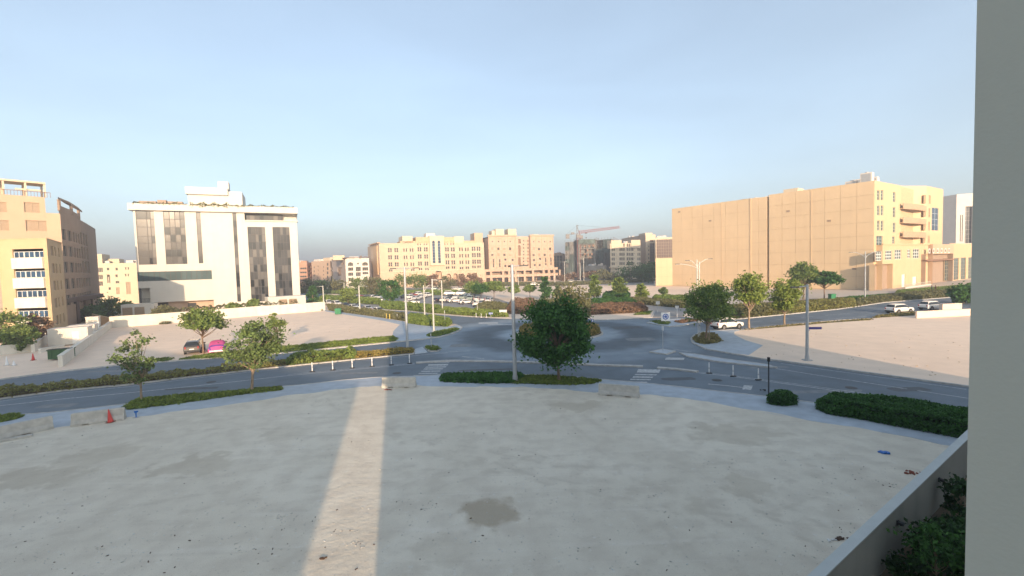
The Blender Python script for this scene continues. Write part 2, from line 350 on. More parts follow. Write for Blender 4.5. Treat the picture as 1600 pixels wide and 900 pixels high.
# ---------------------------------------------------------------- ground, roads, pavements
mb = MB(); mb.quad((-2200, -400, -.03), (2200, -400, -.03), (2200, 3000, -.03), (-2200, 3000, -.03)); tag(mb.build('ground', M['sand']), kind='structure')
E1 = [(-500, 712), (-120, 668), (0, 652), (84, 646), (190, 634), (333, 616), (402, 609), (480, 602), (540, 595), (590, 591), (644, 589.5), (693, 587), (778, 586), (860, 588), (941, 594.5), (1015, 601), (1104, 611), (1193, 621), (1300, 635), (1400, 648), (1510, 662), (1700, 688)]
L1 = [(-500, 760), (-120, 704), (0, 686), (112, 667), (224, 653), (335, 638), (450, 621), (560, 606.5), (650, 605), (743, 606.5), (860, 609), (936, 616), (1000, 619), (1067, 624), (1142, 637), (1193, 647), (1260, 659), (1335, 671), (1422, 686), (1468, 697), (1600, 727), (1700, 750)]
N1 = [(-500, 665), (-200, 622), (0, 594), (89, 582), (180, 572), (282, 564), (450, 552), (620, 535), (666, 530), (690, 526.5), (707, 522), (719, 516.5), (722, 512), (715, 508.5), (703, 505), (675, 498), (640, 494), (602, 489), (562, 484.5), (510, 477), (480, 472.5), (430, 463), (380, 455)]
# asphalt sheets
mb = MB()
RE = [(1079, 530), (1082, 537), (1103, 546.5), (1140, 553), (1190, 562), (1220, 565), (1393, 589), (1510, 605), (1700, 632)]
mb.sheet(GL(E1) + GL(RE)[::-1] + GL([(1084, 524), (1097, 519), (1111, 517), (1155, 515), (1225, 507.5), (1310, 500), (1434, 493), (1511, 485), (1700, 470), (1700, 446), (1511, 463), (1382, 473), (1310, 483.5), (1155, 499), (1110, 498), (1068, 495), (1018, 496.5), (960, 500), (900, 501), (821, 499.5), (800, 498.5), (730, 495), (678, 491), (640, 486.5), (600, 484.5), (560, 474), (520, 462), (480, 455), (430, 449), (330, 440)]) + GL(N1)[::-1], 0)
tag(mb.build('road', M['asphalt']), kind='structure')
mb = MB(); mb.sheet(GL([(1018, 495.5), (1023, 487), (1015, 483.5), (1000, 477), (985, 474), (992, 472), (1040, 478), (1078, 482), (1085, 485), (1070, 490), (1069, 494.5)]), .004)
tag(mb.build('side_road', M['pale_asphalt']), kind='structure')
mb = MB(); mb.sheet(GL([(560, 475), (600, 482), (640, 484), (700, 489), (742, 489), (790, 484), (800, 474), (770, 464), (700, 452), (640, 450), (560, 447), (520, 448), (530, 462)]), -.012)
tag(mb.build('car_park', M['pale_asphalt']), kind='structure')
# near lot (with gentle relief) and pavement
def gridded(poly, z, step, relief, name, m, seed=1):
    P = [(p.x, p.y) for p in poly]; xs = [p[0] for p in P]; ys = [p[1] for p in P]
    mb = MB(); mb.prism(poly, z - .3, z, 0)
    return mb.build(name, m)
lot = GL(L1) + [Vector((60, -6)), Vector((-60, -6))]
mb = MB(); mb.prism(lot, -.2, .105); tag(mb.build('vacant_lot', M['lot']), kind='structure')
mb = MB(); mb.prism(GL(L1) + GL(E1)[::-1], -.1, .12); tag(mb.build('pavement', M['pave']), kind='structure')

def kerb_stones(line_, w, z1, label=None, shift=0, L_=1.0, name='kerb'):
    P = [Vector(p) for p in line_]; root = tag(empty(name, (0, 0, 0)), kind='structure'); rnd = random.Random(4); g = MB(); g.box(-L_ / 2 + .01, L_ / 2 - .01, -w / 2, w / 2, -.1, z1 - .02); g.box(-L_ / 2 + .02, L_ / 2 - .02, -w / 2 + .015, w / 2 - .015, z1 - .02, z1); me = g.mesh('kerb_stone', M['kerb'])
    acc = 0; 
    for a, b in zip(P, P[1:]):
        d = b - a; l = d.length; d = d.normalized(); nn = Vector((-d.y, d.x)); k = max(1, round(l / L_))
        for i in range(k):
            c = a + d * (l * (i + .5) / k) + nn * shift; o = link('kerb_stone', me, root, (c.x, c.y, rnd.uniform(-.006, .006)), math.atan2(d.y, d.x) + rnd.uniform(-.006, .006)); o.scale = (l / k / L_, 1, 1)
    return root
kerb_stones(GL([p for p in E1 if -200 < p[0] < 1620]), .2, .145, shift=-.05)
rnd = random.Random(8); q = GL(L1); dust = []
for a, b in zip(q, q[1:]):
    k = max(1, int((b - a).length / .45))
    for i in range(k): p = a.lerp(b, i / k); dust.append(p + Vector((0, .22 * math.sin(p.x * 1.9) + .18 * math.sin(p.x * .7 + 2) + rnd.uniform(-.06, .10))))
mb = MB()
for a, b in zip(dust, dust[1:]): mb.quad((a.x, a.y - 1.3, .1065), (b.x, b.y - 1.3, .1065), (b.x, b.y, .125), (a.x, a.y, .125))
tag(mb.build('dust_drift', M['lot']), kind='structure')
# left lot
LL = GL(N1) + GL([(380, 470), (300, 480), (235, 500), (172, 512), (95, 573), (-100, 575), (-500, 610)])
mb = MB(); mb.prism(GL(N1) + GL([(300, 460), (200, 463), (100, 480), (-100, 520), (-500, 560)]), -.1, .09); tag(mb.build('sandy_lot', M['sand']), kind='structure')
mb = MB()
mb.prism(GL([(620, 534.5), (666, 529.5), (690, 526), (707, 521.5), (718, 516.5), (721, 512), (714, 509), (700, 511), (667, 509), (640, 504.5), (600, 498), (536, 488.5), (510, 485), (490, 482), (487, 483.5), (520, 489), (570, 497), (600, 502), (625, 508), (615, 518), (612, 530)]), -.1, .115)
tag(mb.build('pavement', M['pave']), kind='structure')
mb = MB(); mb.ribbon(GL(N1), .2, -.1, .135, shift=.05); tag(mb.build('kerb', M['kerb']), kind='structure')
# left median
MED_S = [(-500, 690), (-120, 640), (0, 624), (99, 611), (200, 602), (291, 590.5), (402, 578), (480, 570), (550, 563), (610, 557), (646, 553.5)]
MED_N = [(-500, 672), (-120, 626), (0, 611.5), (91, 604), (180, 594), (282, 585), (380, 574), (450, 567), (554, 556.5), (630, 548.5), (648, 548)]
mb = MB(); mb.prism(GL(MED_S) + GL(MED_N)[::-1], -.1, .11); tag(mb.build('median', M['soil']), kind='structure')
mb = MB(); mb.ribbon(GL(MED_S) + GL(MED_N)[::-1], .22, -.1, .14, closed=True); tag(mb.build('kerb', M['kerb']), kind='structure')
mb = MB(); mb.prism(GL([(648, 553.5), (649, 546), (660, 543), (668, 551)]), -.1, .1); tag(mb.build('traffic_island', M['pave']), kind='structure')
def island(pts, m, z=.12, k=.2):
    mb = MB(); P = GL(pts); mb.prism(P, -.1, z); tag(mb.build('traffic_island', m), kind='structure')
    mb = MB(); mb.ribbon(P, k, -.1, z + .02, closed=True); tag(mb.build('kerb', M['kerb']), kind='structure')
island([(664, 543.5), (672, 541.5), (681, 541.5), (688, 547), (683, 549.5), (671, 549.5)], M['turf'])
island([(1015.6, 551), (1036, 546.7), (1055, 550), (1041, 554.6)], M['pave'])
island([(1062, 552.5), (1085, 554.5), (1130, 562), (1197, 571), (1213, 575.5), (1195, 574), (1120, 566), (1075, 558)], M['pave'])
island([(1011, 505), (1030, 501), (1060, 499), (1092, 499.5), (1100, 502), (1068, 509), (1045, 511)], M['pave'])
mb = MB()
kerb_stones(GL([(650, 567.5), (700, 564.5), (760, 565), (860, 568), (930, 571), (1005, 573.5)]), .62, .13, name='lane_kerb')
kerb_stones(GL([(1027, 575.5), (1060, 578), (1090, 582)]), .62, .13, name='lane_kerb')
# roundabout island
circ = lambda r, n=48: [ISL + Vector((r * math.cos(2 * math.pi * i / n), r * math.sin(2 * math.pi * i / n))) for i in range(n)]
mb = MB(); mb.prism(circ(ISR), -.1, .14); tag(mb.build('roundabout_island', M['soil']), kind='structure')
mb = MB(); mb.ribbon(circ(ISR), .25, -.1, .17, closed=True); tag(mb.build('kerb', M['kerb']), kind='structure')
# right lot and corner pavement
CR = [(1700, 470), (1511, 485), (1434, 493.5), (1310, 500.5), (1225, 508), (1155, 515.5), (1111, 517.5), (1097, 519.5), (1084, 524.5)] + RE
mb = MB(); mb.prism(GL(CR), -.1, .09); tag(mb.build('sandy_lot', M['sand']), kind='structure')
mb = MB(); mb.prism(GL([(1165, 515.5), (1111, 518), (1097, 520), (1085, 524.5), (1080, 530), (1083, 537), (1103, 546), (1140, 552.3), (1170, 556), (1192, 541), (1165, 533), (1147, 524), (1148, 519)]), -.1, .115); tag(mb.build('pavement', M['pave']), kind='structure')
mb = MB(); mb.ribbon(GL([(1155, 515.5), (1111, 517.5), (1097, 519.5), (1084, 524.5)] + RE), .2, -.1, .14, shift=.06); tag(mb.build('kerb', M['kerb']), kind='structure')
# north side: park ground, verge, pavement before the tan building
NB = [(560, 474), (600, 484.5), (640, 486.5), (678, 491), (730, 495), (800, 498.5), (821, 499.5), (900, 501), (960, 500), (1018, 496.5), (1023, 487), (1015, 483.5), (1000, 477)]
mb = MB(); mb.prism(GL([(678, 490.5), (730, 494.5), (800, 498), (821, 499), (900, 500.5), (960, 499.5), (1018, 496), (1022, 487), (1014, 483.5), (1000, 477.3), (960, 476), (880, 478), (800, 480), (790, 484.5), (742, 489.5)]), -.1, .1); tag(mb.build('pavement', M['sand']), kind='structure')
mb = MB(); mb.ribbon(GL(NB), .25, -.1, .14); tag(mb.build('kerb', M['kerb']), kind='structure')
mb = MB(); mb.prism(GL([(1078, 482.5), (1110, 498), (1155, 499), (1310, 483.5), (1382, 473), (1511, 463), (1700, 446), (1700, 440), (1511, 449), (1430, 455), (1350, 462), (1240, 470), (1140, 476)]), -.1, .1); tag(mb.build('verge', M['soil']), kind='structure')
mb = MB(); mb.ribbon(GL([(1085, 486), (1110, 497.5), (1155, 499), (1310, 483.5), (1382, 473), (1511, 463), (1700, 446)]), .25, -.1, .15); tag(mb.build('kerb', M['kerb']), kind='structure')
mb = MB(); mb.prism(GL([(1140, 476), (1240, 470), (1350, 462), (1430, 455), (1511, 449), (1700, 440), (1700, 430), (1500, 438), (1400, 447), (1365, 453), (1200, 452), (1120, 452), (1110, 466)]), -.1, .06); tag(mb.build('forecourt', mat('forecourt_paving', (.55, .48, .41), .9, .08, 1)), kind='structure')
mb = MB(); mb.sheet(GL([(830, 441.5), (905, 441), (1000, 437), (1022, 436), (1022, 445), (960, 446), (890, 443.8), (760, 447), (700, 447), (700, 444)]), -.015); tag(mb.build('far_road', M['pale_asphalt']), kind='structure')

# road markings
mb = MB()
def line(pts, w=.14, dash=None):
    P = GL(pts)
    if not dash: mb.ribbon(P, w, .006, .006); return
    on, off = dash
    for a, b in zip(P, P[1:]):
        d = (b - a); n = d.length; d.normalize(); s = 0
        while s < n: mb.ribbon([a + d * s, a + d * min(n, s + on)], w, .006, .006); s += on + off
line([(-500, 701), (-120, 650), (0, 634), (106, 622.5), (190, 615), (344, 599), (450, 587)], .16)
line([(450, 587), (520, 580.5), (590, 574), (648, 568.5)], .14)
line([(450, 585.2), (520, 578.9), (590, 572.5), (648, 567)], .10)
line([(-500, 693), (-120, 643), (0, 627), (99, 614), (200, 604.3), (291, 592.7), (402, 580), (480, 572), (550, 565), (610, 559), (650, 555.5), (700, 551)], .12)
line([(1090, 582.5), (1145, 588.5), (1260, 604), (1364, 619), (1510, 641), (1700, 672)], .14)
line([(1090, 581), (1145, 587), (1260, 602), (1364, 616.5), (1510, 638), (1700, 668)], .10)
line([(1213, 576), (1301, 590), (1497, 620), (1700, 652)], .12, (5, .6))
line([(703, 550), (735, 548)], .14); line([(722, 557), (760, 561)], .2, (1.2, .8))
line([(1220, 568), (1393, 592), (1510, 608.5)], .10)
line([(1157, 512.5), (1310, 497.5), (1430, 489), (1511, 480)], .12)
line([(1120, 505), (1170, 503.5), (1310, 491), (1500, 474)], .12, (3, 3))
line([(602, 492), (640, 496), (675, 500), (700, 505)], .12)
line([(824, 501.5), (900, 503), (960, 502), (1010, 499)], .18)
for a, b, y0, y1 in ((672, 703, 563.5, 567), (669, 700, 569, 571.5), (665, 697, 573, 574.5), (662, 692, 576, 577.5), (658, 688, 579.5, 581), (654, 684, 583, 584.3), (646, 677, 586.4, 588.5),
                     (996, 1031, 577, 582), (992, 1026, 584.5, 586), (989, 1020, 588, 590), (985, 1017, 592, 593.5), (976, 1011, 596, 600.5),
                     (1040, 1069, 558.5, 562), (748, 778, 504, 506), (762, 800, 507, 508.3), (1161, 1175, 602, 608.5)):
    s = 3.5 if a < 720 or a > 985 else 0
    mb.sheet(GL([(a - s * .3, y1), (b - s * .3, y1 + (.6 if a > 900 else -.4)), (b + s * .3, y0 + (.6 if a > 900 else -.4)), (a + s * .3, y0)]), .0065)
line([(1106, 600), (1135, 602.5), (1161, 605.5)], .18)
line([(1052, 545.5), (1080, 550)], .15); line([(990, 552), (1012, 551.5)], .15)
tag(mb.build('road_markings', M['paint']), kind='structure')

M['patch'] = mat('asphalt_patch', (.12, .13, .14), .85, .15, 1.5, .3, 30); M['patch_l'] = mat('asphalt_patch_pale', (.235, .25, .26), .85, .15, 1.5, .3, 30)
mb = MB(); rnd = random.Random(21)
for (x, y, w, h, m) in ((300, 607, 5, .9, 0), (90, 634, 3, 1.2, 1), (560, 583, 4, .7, 1), (760, 578, 6, .8, 0), (1060, 592, 3, 1.0, 0), (1280, 612, 7, .8, 1), (1420, 608, 3, 1.2, 0), (1200, 574, 4, .7, 1), (720, 540, 3, 2.5, 1), (1000, 530, 4, 2.4, 1), (980, 512, 5, 3, 0), (700, 515, 4, 2.5, 0), (860, 552, 7, 1.4, 1), (1260, 500, 6, 1.2, 0), (1390, 487, 6, 1, 1), (650, 495, 7, 1.2, 1), (400, 562, 5, .8, 0), (170, 580, 5, .8, 1)):
    p = G(x, y); a = along0 = math.atan2((G(x + 20, y) - p).y, (G(x + 20, y) - p).x); d = Vector((1, 0)); n_ = Vector((0, 1)); k = 14
    mb.sheet([p + Vector((w / 2 * math.copysign(abs(math.cos(t)) ** .4, math.cos(t)) * rnd.uniform(.92, 1.05), h / 2 * math.copysign(abs(math.sin(t)) ** .4, math.sin(t)) * rnd.uniform(.85, 1.1))) for t in [2 * math.pi * i / k for i in range(k)]], .0035, m)
tag(mb.build('road_patches', [M['patch'], M['patch_l']]), kind='structure')
for i, (x, y) in enumerate(((620, 583), (905, 553), (1120, 594), (1330, 606), (330, 597))):
    p = G(x, y); c = MB(); c.lathe([(.42, 0), (.42, .012), (.36, .014)], 20)
    for k in range(4): c.cbox(-.24 + k * .16, 0, .017, .05, .5, .006)
    tag(c.build('manhole_cover', mat('cast_iron_%d' % i, (.07, .07, .07), .6), None, (p.x, p.y, .004)), ['round manhole cover in the left lane before the sunlit barrier', 'round manhole cover on the roundabout just behind the dense dark tree', 'round manhole cover in the right lane near the crossing', 'round manhole cover far along the right hand road', 'round manhole cover on the left road behind the near trees'][i], 'manhole cover')
# ---------------------------------------------------------------- foliage helpers
def quads_mesh(name, C_, S, mats, seed, up=.0, aspect=1.6, extra=None, normal_out=None):
    rng = np.random.default_rng(seed); n = len(C_)
    a = rng.normal(size=(n, 3)); a[:, 2] *= (1 - up * .7); a[:, 2] += up * 1.2; a /= np.linalg.norm(a, axis=1)[:, None]
    b = rng.normal(size=(n, 3)); b -= (b * a).sum(1)[:, None] * a; b /= np.linalg.norm(b, axis=1)[:, None]
    s = (np.asarray(S) * rng.uniform(.6, 1.3, n))[:, None]
    A = a * s * aspect * .5; B = b * s * .5; nrm = np.cross(a, b) * s * .12
    V = np.stack([C_ - A, C_ + B + nrm, C_ + A, C_ - B + nrm], 1).reshape(-1, 3)
    F = np.arange(n * 4).reshape(-1, 4)
    v = V; f = [tuple(r) for r in F.tolist()]; mi = [0] * n
    if extra:
        k = len(v); v = np.vstack([v, np.array(extra.v)]) if extra.v else v
        f += [tuple(i + k for i in q) for q in extra.f]; mi += [1 + q for q in extra.m]
    me = bpy.data.meshes.new(name); me.from_pydata(v.tolist(), [], f)
    for m in mats: me.materials.append(m)
    me.polygons.foreach_set('material_index', mi); me.update(); return me

def tree(x, y, h, cw, z0, style, lm, label, group=None, n=1500, ls=.22, seed=1, bark='bark', nclu=26, crf=.3, lean=(0, 0), name='tree', tr=None, base=.1):
    rnd = random.Random(seed); rng = np.random.default_rng(seed)
    root = empty(name, (x, y, base), 0, label, 'tree', group)
    tr = tr or h * .018 + .03; cz = (z0 + h) / 2; rz_ = (h - z0) / 2; rw = cw / 2
    cl = []
    if style == 'tier':      # layered conical
        lay = max(5, int((h - z0) / .55))
        for i in range(lay):
            f = i / (lay - 1); z = z0 + (h - z0) * f; r = rw * (1 - f) ** .8 + .12
            k = max(2, int(nclu / lay * (1.5 - f)))
            for q in range(k):
                a = rnd.uniform(0, 6.28); rr = r * rnd.uniform(.4, 1); cl.append((rr * math.cos(a), rr * math.sin(a), z + rnd.uniform(-.12, .12)))
    else:
        while len(cl) < nclu:
            u = rng.normal(size=3); u /= np.linalg.norm(u); rr = rng.uniform(.45, 1) ** .6
            px_, py_, pz_ = u * rr
            if style == 'umbrella' and pz_ < -.35: continue
            if style == 'box': px_, py_ = [math.copysign(abs(c) ** .75, c) for c in (px_, py_)]; pz_ = math.copysign(abs(pz_) ** .7, pz_)
            th_ = math.atan2(py_, px_); lob = 1 + .17 * math.sin(2 * th_ + seed) + .13 * math.sin(3 * th_ + seed * 2.1 + pz_ * 3) + .10 * math.sin(5 * pz_ + seed)
            cl.append((px_ * rw * .86 * lob, py_ * rw * .86 * lob, cz + pz_ * rz_ * (.88 if pz_ < 0 else .86 + .14 * math.sin(4 * th_ + seed))))
    cl = np.array(cl); cl[:, 0] += lean[0] * (cl[:, 2] / h); cl[:, 1] += lean[1] * (cl[:, 2] / h)
    tb = MB(); top = Vector((lean[0] * .6, lean[1] * .6, z0 + (h - z0) * (.85 if style == 'tier' else .35)))
    p = Vector((0, 0, -.15)); seg = 5; mids = []
    for i in range(seg):
        q = Vector((0, 0, -.15)).lerp(top, (i + 1) / seg) + Vector((rnd.uniform(-1, 1), rnd.uniform(-1, 1), 0)) * h * .008
        tb.tube(p, q, tr * (1 - i / seg * .6), tr * (1 - (i + 1) / seg * .6), 7, cap=False); mids.append((p, q)); p = q
    for c in cl[:: max(1, len(cl) // 26)]:
        c = Vector(c); f = min(.95, max(.45, (c.z / max(top.z, .1)) * (.9 if style == 'tier' else .6)))
        s = Vector((0, 0, -.15)).lerp(top, f); m_ = s.lerp(c, .5) + Vector((0, 0, -.06 * h if style != 'tier' else 0)) * .4
        tb.tube(s, m_, tr * .4, tr * .24, 5, cap=False); tb.tube(m_, c, tr * .24, tr * .08, 4, cap=False)
    tb.build('trunk', M[bark], root, smooth=True)
    crr = crf * rw; per = max(3, n // len(cl)); pts = []
    for c in cl:
        k = int(per * rnd.uniform(.6, 1.4)); q = rng.normal(size=(k, 3)) * np.array([crr, crr, crr * (.45 if style in ('tier', 'umbrella') else .72)]) * .62 * rnd.uniform(.6, 1.3); pts.append(q + c)
    me = quads_mesh('crown', np.vstack(pts), ls, [M[lm]], seed, up=.25)
    link('crown', me, root)
    return root

def sample_poly(poly, n, rng):
    tris = tessellate_polygon([[Vector((p.x, p.y, 0)) for p in poly]])
    T = np.array([[(poly[i].x, poly[i].y) for i in t] for t in tris])
    ar = np.abs(np.cross(T[:, 1] - T[:, 0], T[:, 2] - T[:, 0])) / 2
    ix = rng.choice(len(T), n, p=ar / ar.sum()); a = rng.random((n, 1)); b = rng.random((n, 1)); s = (a + b) > 1; a = np.where(s, 1 - a, a); b = np.where(s, 1 - b, b)
    return T[ix, 0] + a * (T[ix, 1] - T[ix, 0]) + b * (T[ix, 2] - T[ix, 0]), ar.sum()

def lumps(P, rng, k=.9):   # smooth pseudo noise on positions
    x, y = P[:, 0], P[:, 1]
    return (np.sin(x * 1.7 * k + 1.3 * np.sin(y * 1.1 * k)) + np.sin(y * 2.3 * k + x * .6) + np.sin(x * 3.9 * k + y * 3.1 * k)) / 3

def hedge(poly, h, lm, label, cat='hedge', den=45, ls=.16, seed=1, core='core', rough=.25, name='hedge', kind=None, group=None, lm2=None, z=.1):
    rng = np.random.default_rng(seed); pts = [Vector(p) for p in poly]
    cen = sum(pts, Vector((0, 0))) / len(pts)
    _, area = sample_poly(pts, 4, rng); n = int(area * den)
    P, _ = sample_poly(pts, n, rng); H_ = h * (1 + rough * lumps(P, rng))
    # distance to border for rounded shoulders
    d = np.full(len(P), 1e9); per = 0
    sides = []
    for a, b in zip(pts, pts[1:] + pts[:1]):
        e = np.array(b - a); L_ = np.linalg.norm(e)
        if L_ < 1e-6: continue
        t = np.clip(((P - np.array(a)) @ e) / L_ ** 2, 0, 1); q = np.array(a) + t[:, None] * e; d = np.minimum(d, np.linalg.norm(P - q, axis=1))
        k = int(L_ * h * den * 1.1); tt = rng.random((k, 1)); sp = np.array(a) + tt * e; sides.append(sp + rng.normal(size=sp.shape) * .07)
    H_ *= np.clip(.55 + d / (h * .7), 0, 1)
    top = np.column_stack([P, z + H_ + rng.normal(size=n) * .05])
    S_ = np.vstack(sides) if sides else np.zeros((0, 2)); zz = rng.random(len(S_)) ** .8 * h * (.75 + rough * lumps(S_, rng)) + z if len(S_) else np.zeros(0)
    allp = np.vstack([top, np.column_stack([S_, zz])])
    ex = MB()
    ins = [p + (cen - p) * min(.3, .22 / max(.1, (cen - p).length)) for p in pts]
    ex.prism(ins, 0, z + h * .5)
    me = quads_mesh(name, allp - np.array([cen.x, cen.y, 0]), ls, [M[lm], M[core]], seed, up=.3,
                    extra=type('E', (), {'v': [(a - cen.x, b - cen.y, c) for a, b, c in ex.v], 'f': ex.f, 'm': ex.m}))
    o = link(name, me, None, (cen.x, cen.y, 0)); return tag(o, label, None if kind else cat, group, kind)

def strip(pts, w):     # polygon from a centre line
    pts = [Vector(p) for p in pts]; L_ = []; R_ = []
    for i, p in enumerate(pts):
        d = (pts[min(i + 1, len(pts) - 1)] - pts[max(i - 1, 0)]).normalized(); n_ = Vector((-d.y, d.x)); L_.append(p + n_ * w / 2); R_.append(p - n_ * w / 2)
    return L_ + R_[::-1]

def grass(poly, label, den=60, h=.16, lm='grass', seed=1, turf='turf', z=.125):
    rng = np.random.default_rng(seed); pts = [Vector(p) for p in poly]
    _, area = sample_poly(pts, 3, rng); P, _ = sample_poly(pts, int(area * den), rng)
    ex = MB(); ex.sheet(pts, z)
    zz = z + h * .4 * (1 + .6 * lumps(P, rng, 1.4)) * rng.uniform(.4, 1, len(P))
    P = P + rng.normal(size=P.shape) * .12
    me = quads_mesh('grass', np.column_stack([P, zz]), h, [M[lm], M[turf]], seed, up=.5, aspect=1.8, extra=ex)
    return tag(link('grass', me), label, None, None, 'stuff')

# ---------------------------------------------------------------- facade helpers
class Fac:
    """vertical wall from A (left) to B (right) as seen from the street; u along it, z up"""
    def __init__(s, A, B): s.A = Vector(A); s.B = Vector(B); s.e = (s.B - s.A).normalized(); s.n = Vector((s.e.y, -s.e.x)); s.L = (s.B - s.A).length; s.rz = math.atan2(s.e.y, s.e.x)
    def uv(s, px, py):
        d = ray(px, py); n = s.n; t = (s.A.x * n.x + s.A.y * n.y) / (d.x * n.x + d.y * n.y)
        p = Vector((d.x * t, d.y * t)); return (p - s.A).dot(s.e), EYE + d.z * t
    def rect(s, x0, y0, x1, y1, kind='win', **k):
        xm = (x0 + x1) / 2; ym = (y0 + y1) / 2
        return dict(u0=s.uv(x0, ym)[0], u1=s.uv(x1, ym)[0], z0=s.uv(xm, y1)[1], z1=s.uv(xm, y0)[1], kind=kind, **k)
    def p(s, u, off=0, z=0): q = s.A + s.e * u + s.n * off; return (q.x, q.y, z)

def wall_face(mb, F, z0, z1, holes, depth=.25, m=0, mr=0, uA=0, uB=None):
    uB = F.L if uB is None else uB
    us = sorted({uA, uB, *[min(max(h[k], uA), uB) for h in holes for k in ('u0', 'u1')]}); zs = sorted({z0, z1, *[min(max(h[k], z0), z1) for h in holes for k in ('z0', 'z1')]})
    for a, b in zip(us, us[1:]):
        if b - a < 1e-4: continue
        run = None
        for c, d in zip(zs, zs[1:]):
            if d - c < 1e-4: continue
            um, zm = (a + b) / 2, (c + d) / 2
            if any(h['u0'] < um < h['u1'] and h['z0'] < zm < h['z1'] for h in holes):
                if run: mb.quad(F.p(a, 0, run[0]), F.p(b, 0, run[0]), F.p(b, 0, run[1]), F.p(a, 0, run[1]), m); run = None
            else: run = (run[0], d) if run else (c, d)
        if run: mb.quad(F.p(a, 0, run[0]), F.p(b, 0, run[0]), F.p(b, 0, run[1]), F.p(a, 0, run[1]), m)
    for h in holes:
        dd = -h.get('depth', depth); a, b, c, d = h['u0'], h['u1'], h['z0'], h['z1']
        mb.quad(F.p(a, 0, c), F.p(b, 0, c), F.p(b, dd, c), F.p(a, dd, c), mr); mb.quad(F.p(a, 0, d), F.p(a, dd, d), F.p(b, dd, d), F.p(b, 0, d), mr)
        mb.quad(F.p(a, 0, c), F.p(a, dd, c), F.p(a, dd, d), F.p(a, 0, d), mr); mb.quad(F.p(b, 0, c), F.p(b, 0, d), F.p(b, dd, d), F.p(b, dd, c), mr)
        if h.get('arch'):
            r = (b - a) / 2; rh = r * h['arch']; um = (a + b) / 2; K = 8
            for sg in (-1, 1):
                arc = []
                for i in range(K + 1):
                    t = i / K * math.pi / 2
                    if h['arch'] > 1.05: x = r * math.cos(t) ** .8
                    else: x = r * math.cos(t)
                    arc.append((um + sg * x, d - rh + rh * math.sin(t)))
                cu = um + sg * r
                for (p0, p1) in zip(arc, arc[1:]):
                    mb.poly([F.p(cu, .0, d), F.p(p0[0], 0, p0[1]), F.p(p1[0], 0, p1[1])], m)
                    mb.quad(F.p(p0[0], 0, p0[1]), F.p(p1[0], 0, p1[1]), F.p(p1[0], dd, p1[1]), F.p(p0[0], dd, p0[1]), mr)

_wc = {}
def win(F, h, parent, fm='frame_b', gm='glass', nx=1, nz=1, fw=.07, name='window'):
    w = h['u1'] - h['u0']; ht = h['z1'] - h['z0']; key = (round(w, 1), round(ht, 1), fm, gm, nx, nz)
    dp = h.get('depth', .25) - .06
    if key not in _wc:
        a = MB(); W_, H_ = key[0], key[1]
        for x in [0, W_] + [W_ * i / nx for i in range(1, nx)]: a.box(x - fw / 2 - W_ / 2, x + fw / 2 - W_ / 2, -.05, .05, 0, H_)
        for z in [0, H_] + [H_ * i / nz for i in range(1, nz)]: a.box(-W_ / 2, W_ / 2, -.04, .04, z - fw / 2, z + fw / 2)
        b = MB(); b.box(-W_ / 2, W_ / 2, -.012, .012, 0, H_)
        _wc[key] = (a.mesh('window', M[fm]), b.mesh('pane', M[gm]))
    a, b = _wc[key]; c = F.p((h['u0'] + h['u1']) / 2, -dp, h['z0'])
    o = link(name, a, parent, c, F.rz); link('pane', b, o, (0, .03, 0)); return o

def block(root, pts, z0, z1, m, holes={}, mr=None, roof=True, parapet=.5, name='wall', roofm=None, pw=.25):
    """pts: plan corners, counter-clockwise; holes: {edge index: [rects]}; edge i runs pts[i]->pts[i+1] with outside on its right"""
    mb = MB(); k = len(pts)
    for i in range(k):
        F = Fac(pts[i], pts[(i + 1) % k]); wall_face(mb, F, z0, z1, holes.get(i, []), m=0, mr=1)
    o = mb.build(name, [m, mr or m], root)
    if roof:
        r = MB(); r.sheet(pts, z1 - parapet); r.ribbon(pts, pw, z1 - parapet - .01, z1 + .002, closed=True, shift=pw / 2 + .003)
        r.build('roof', roofm or m, root)
    return o
def deepen(A, B, d):   # rectangle behind facade A->B
    F = Fac(A, B); back = -F.n * d; return [F.A, F.B, F.B + back, F.A + back]
def zz(l, ox, oy, s): return [(ox + a / s, oy + b / s) for a, b in l]
def grid_holes(F, u0, u1, nu, w, z0, z1, nz, h, **k):
    out = []
    for i in range(nu):
        for j in range(nz):
            uc = u0 + (u1 - u0) * (i + .5) / nu; zc = z0 + (z1 - z0) * (j + .5) / nz
            out.append(dict(u0=uc - w / 2, u1=uc + w / 2, z0=zc - h / 2, z1=zc + h / 2, kind='win', **k))
    return out
#PART2
# ================================================================ BUILDINGS
def remat(me, m): c = me.copy(); c.materials.clear(); c.materials.append(M[m]); return c
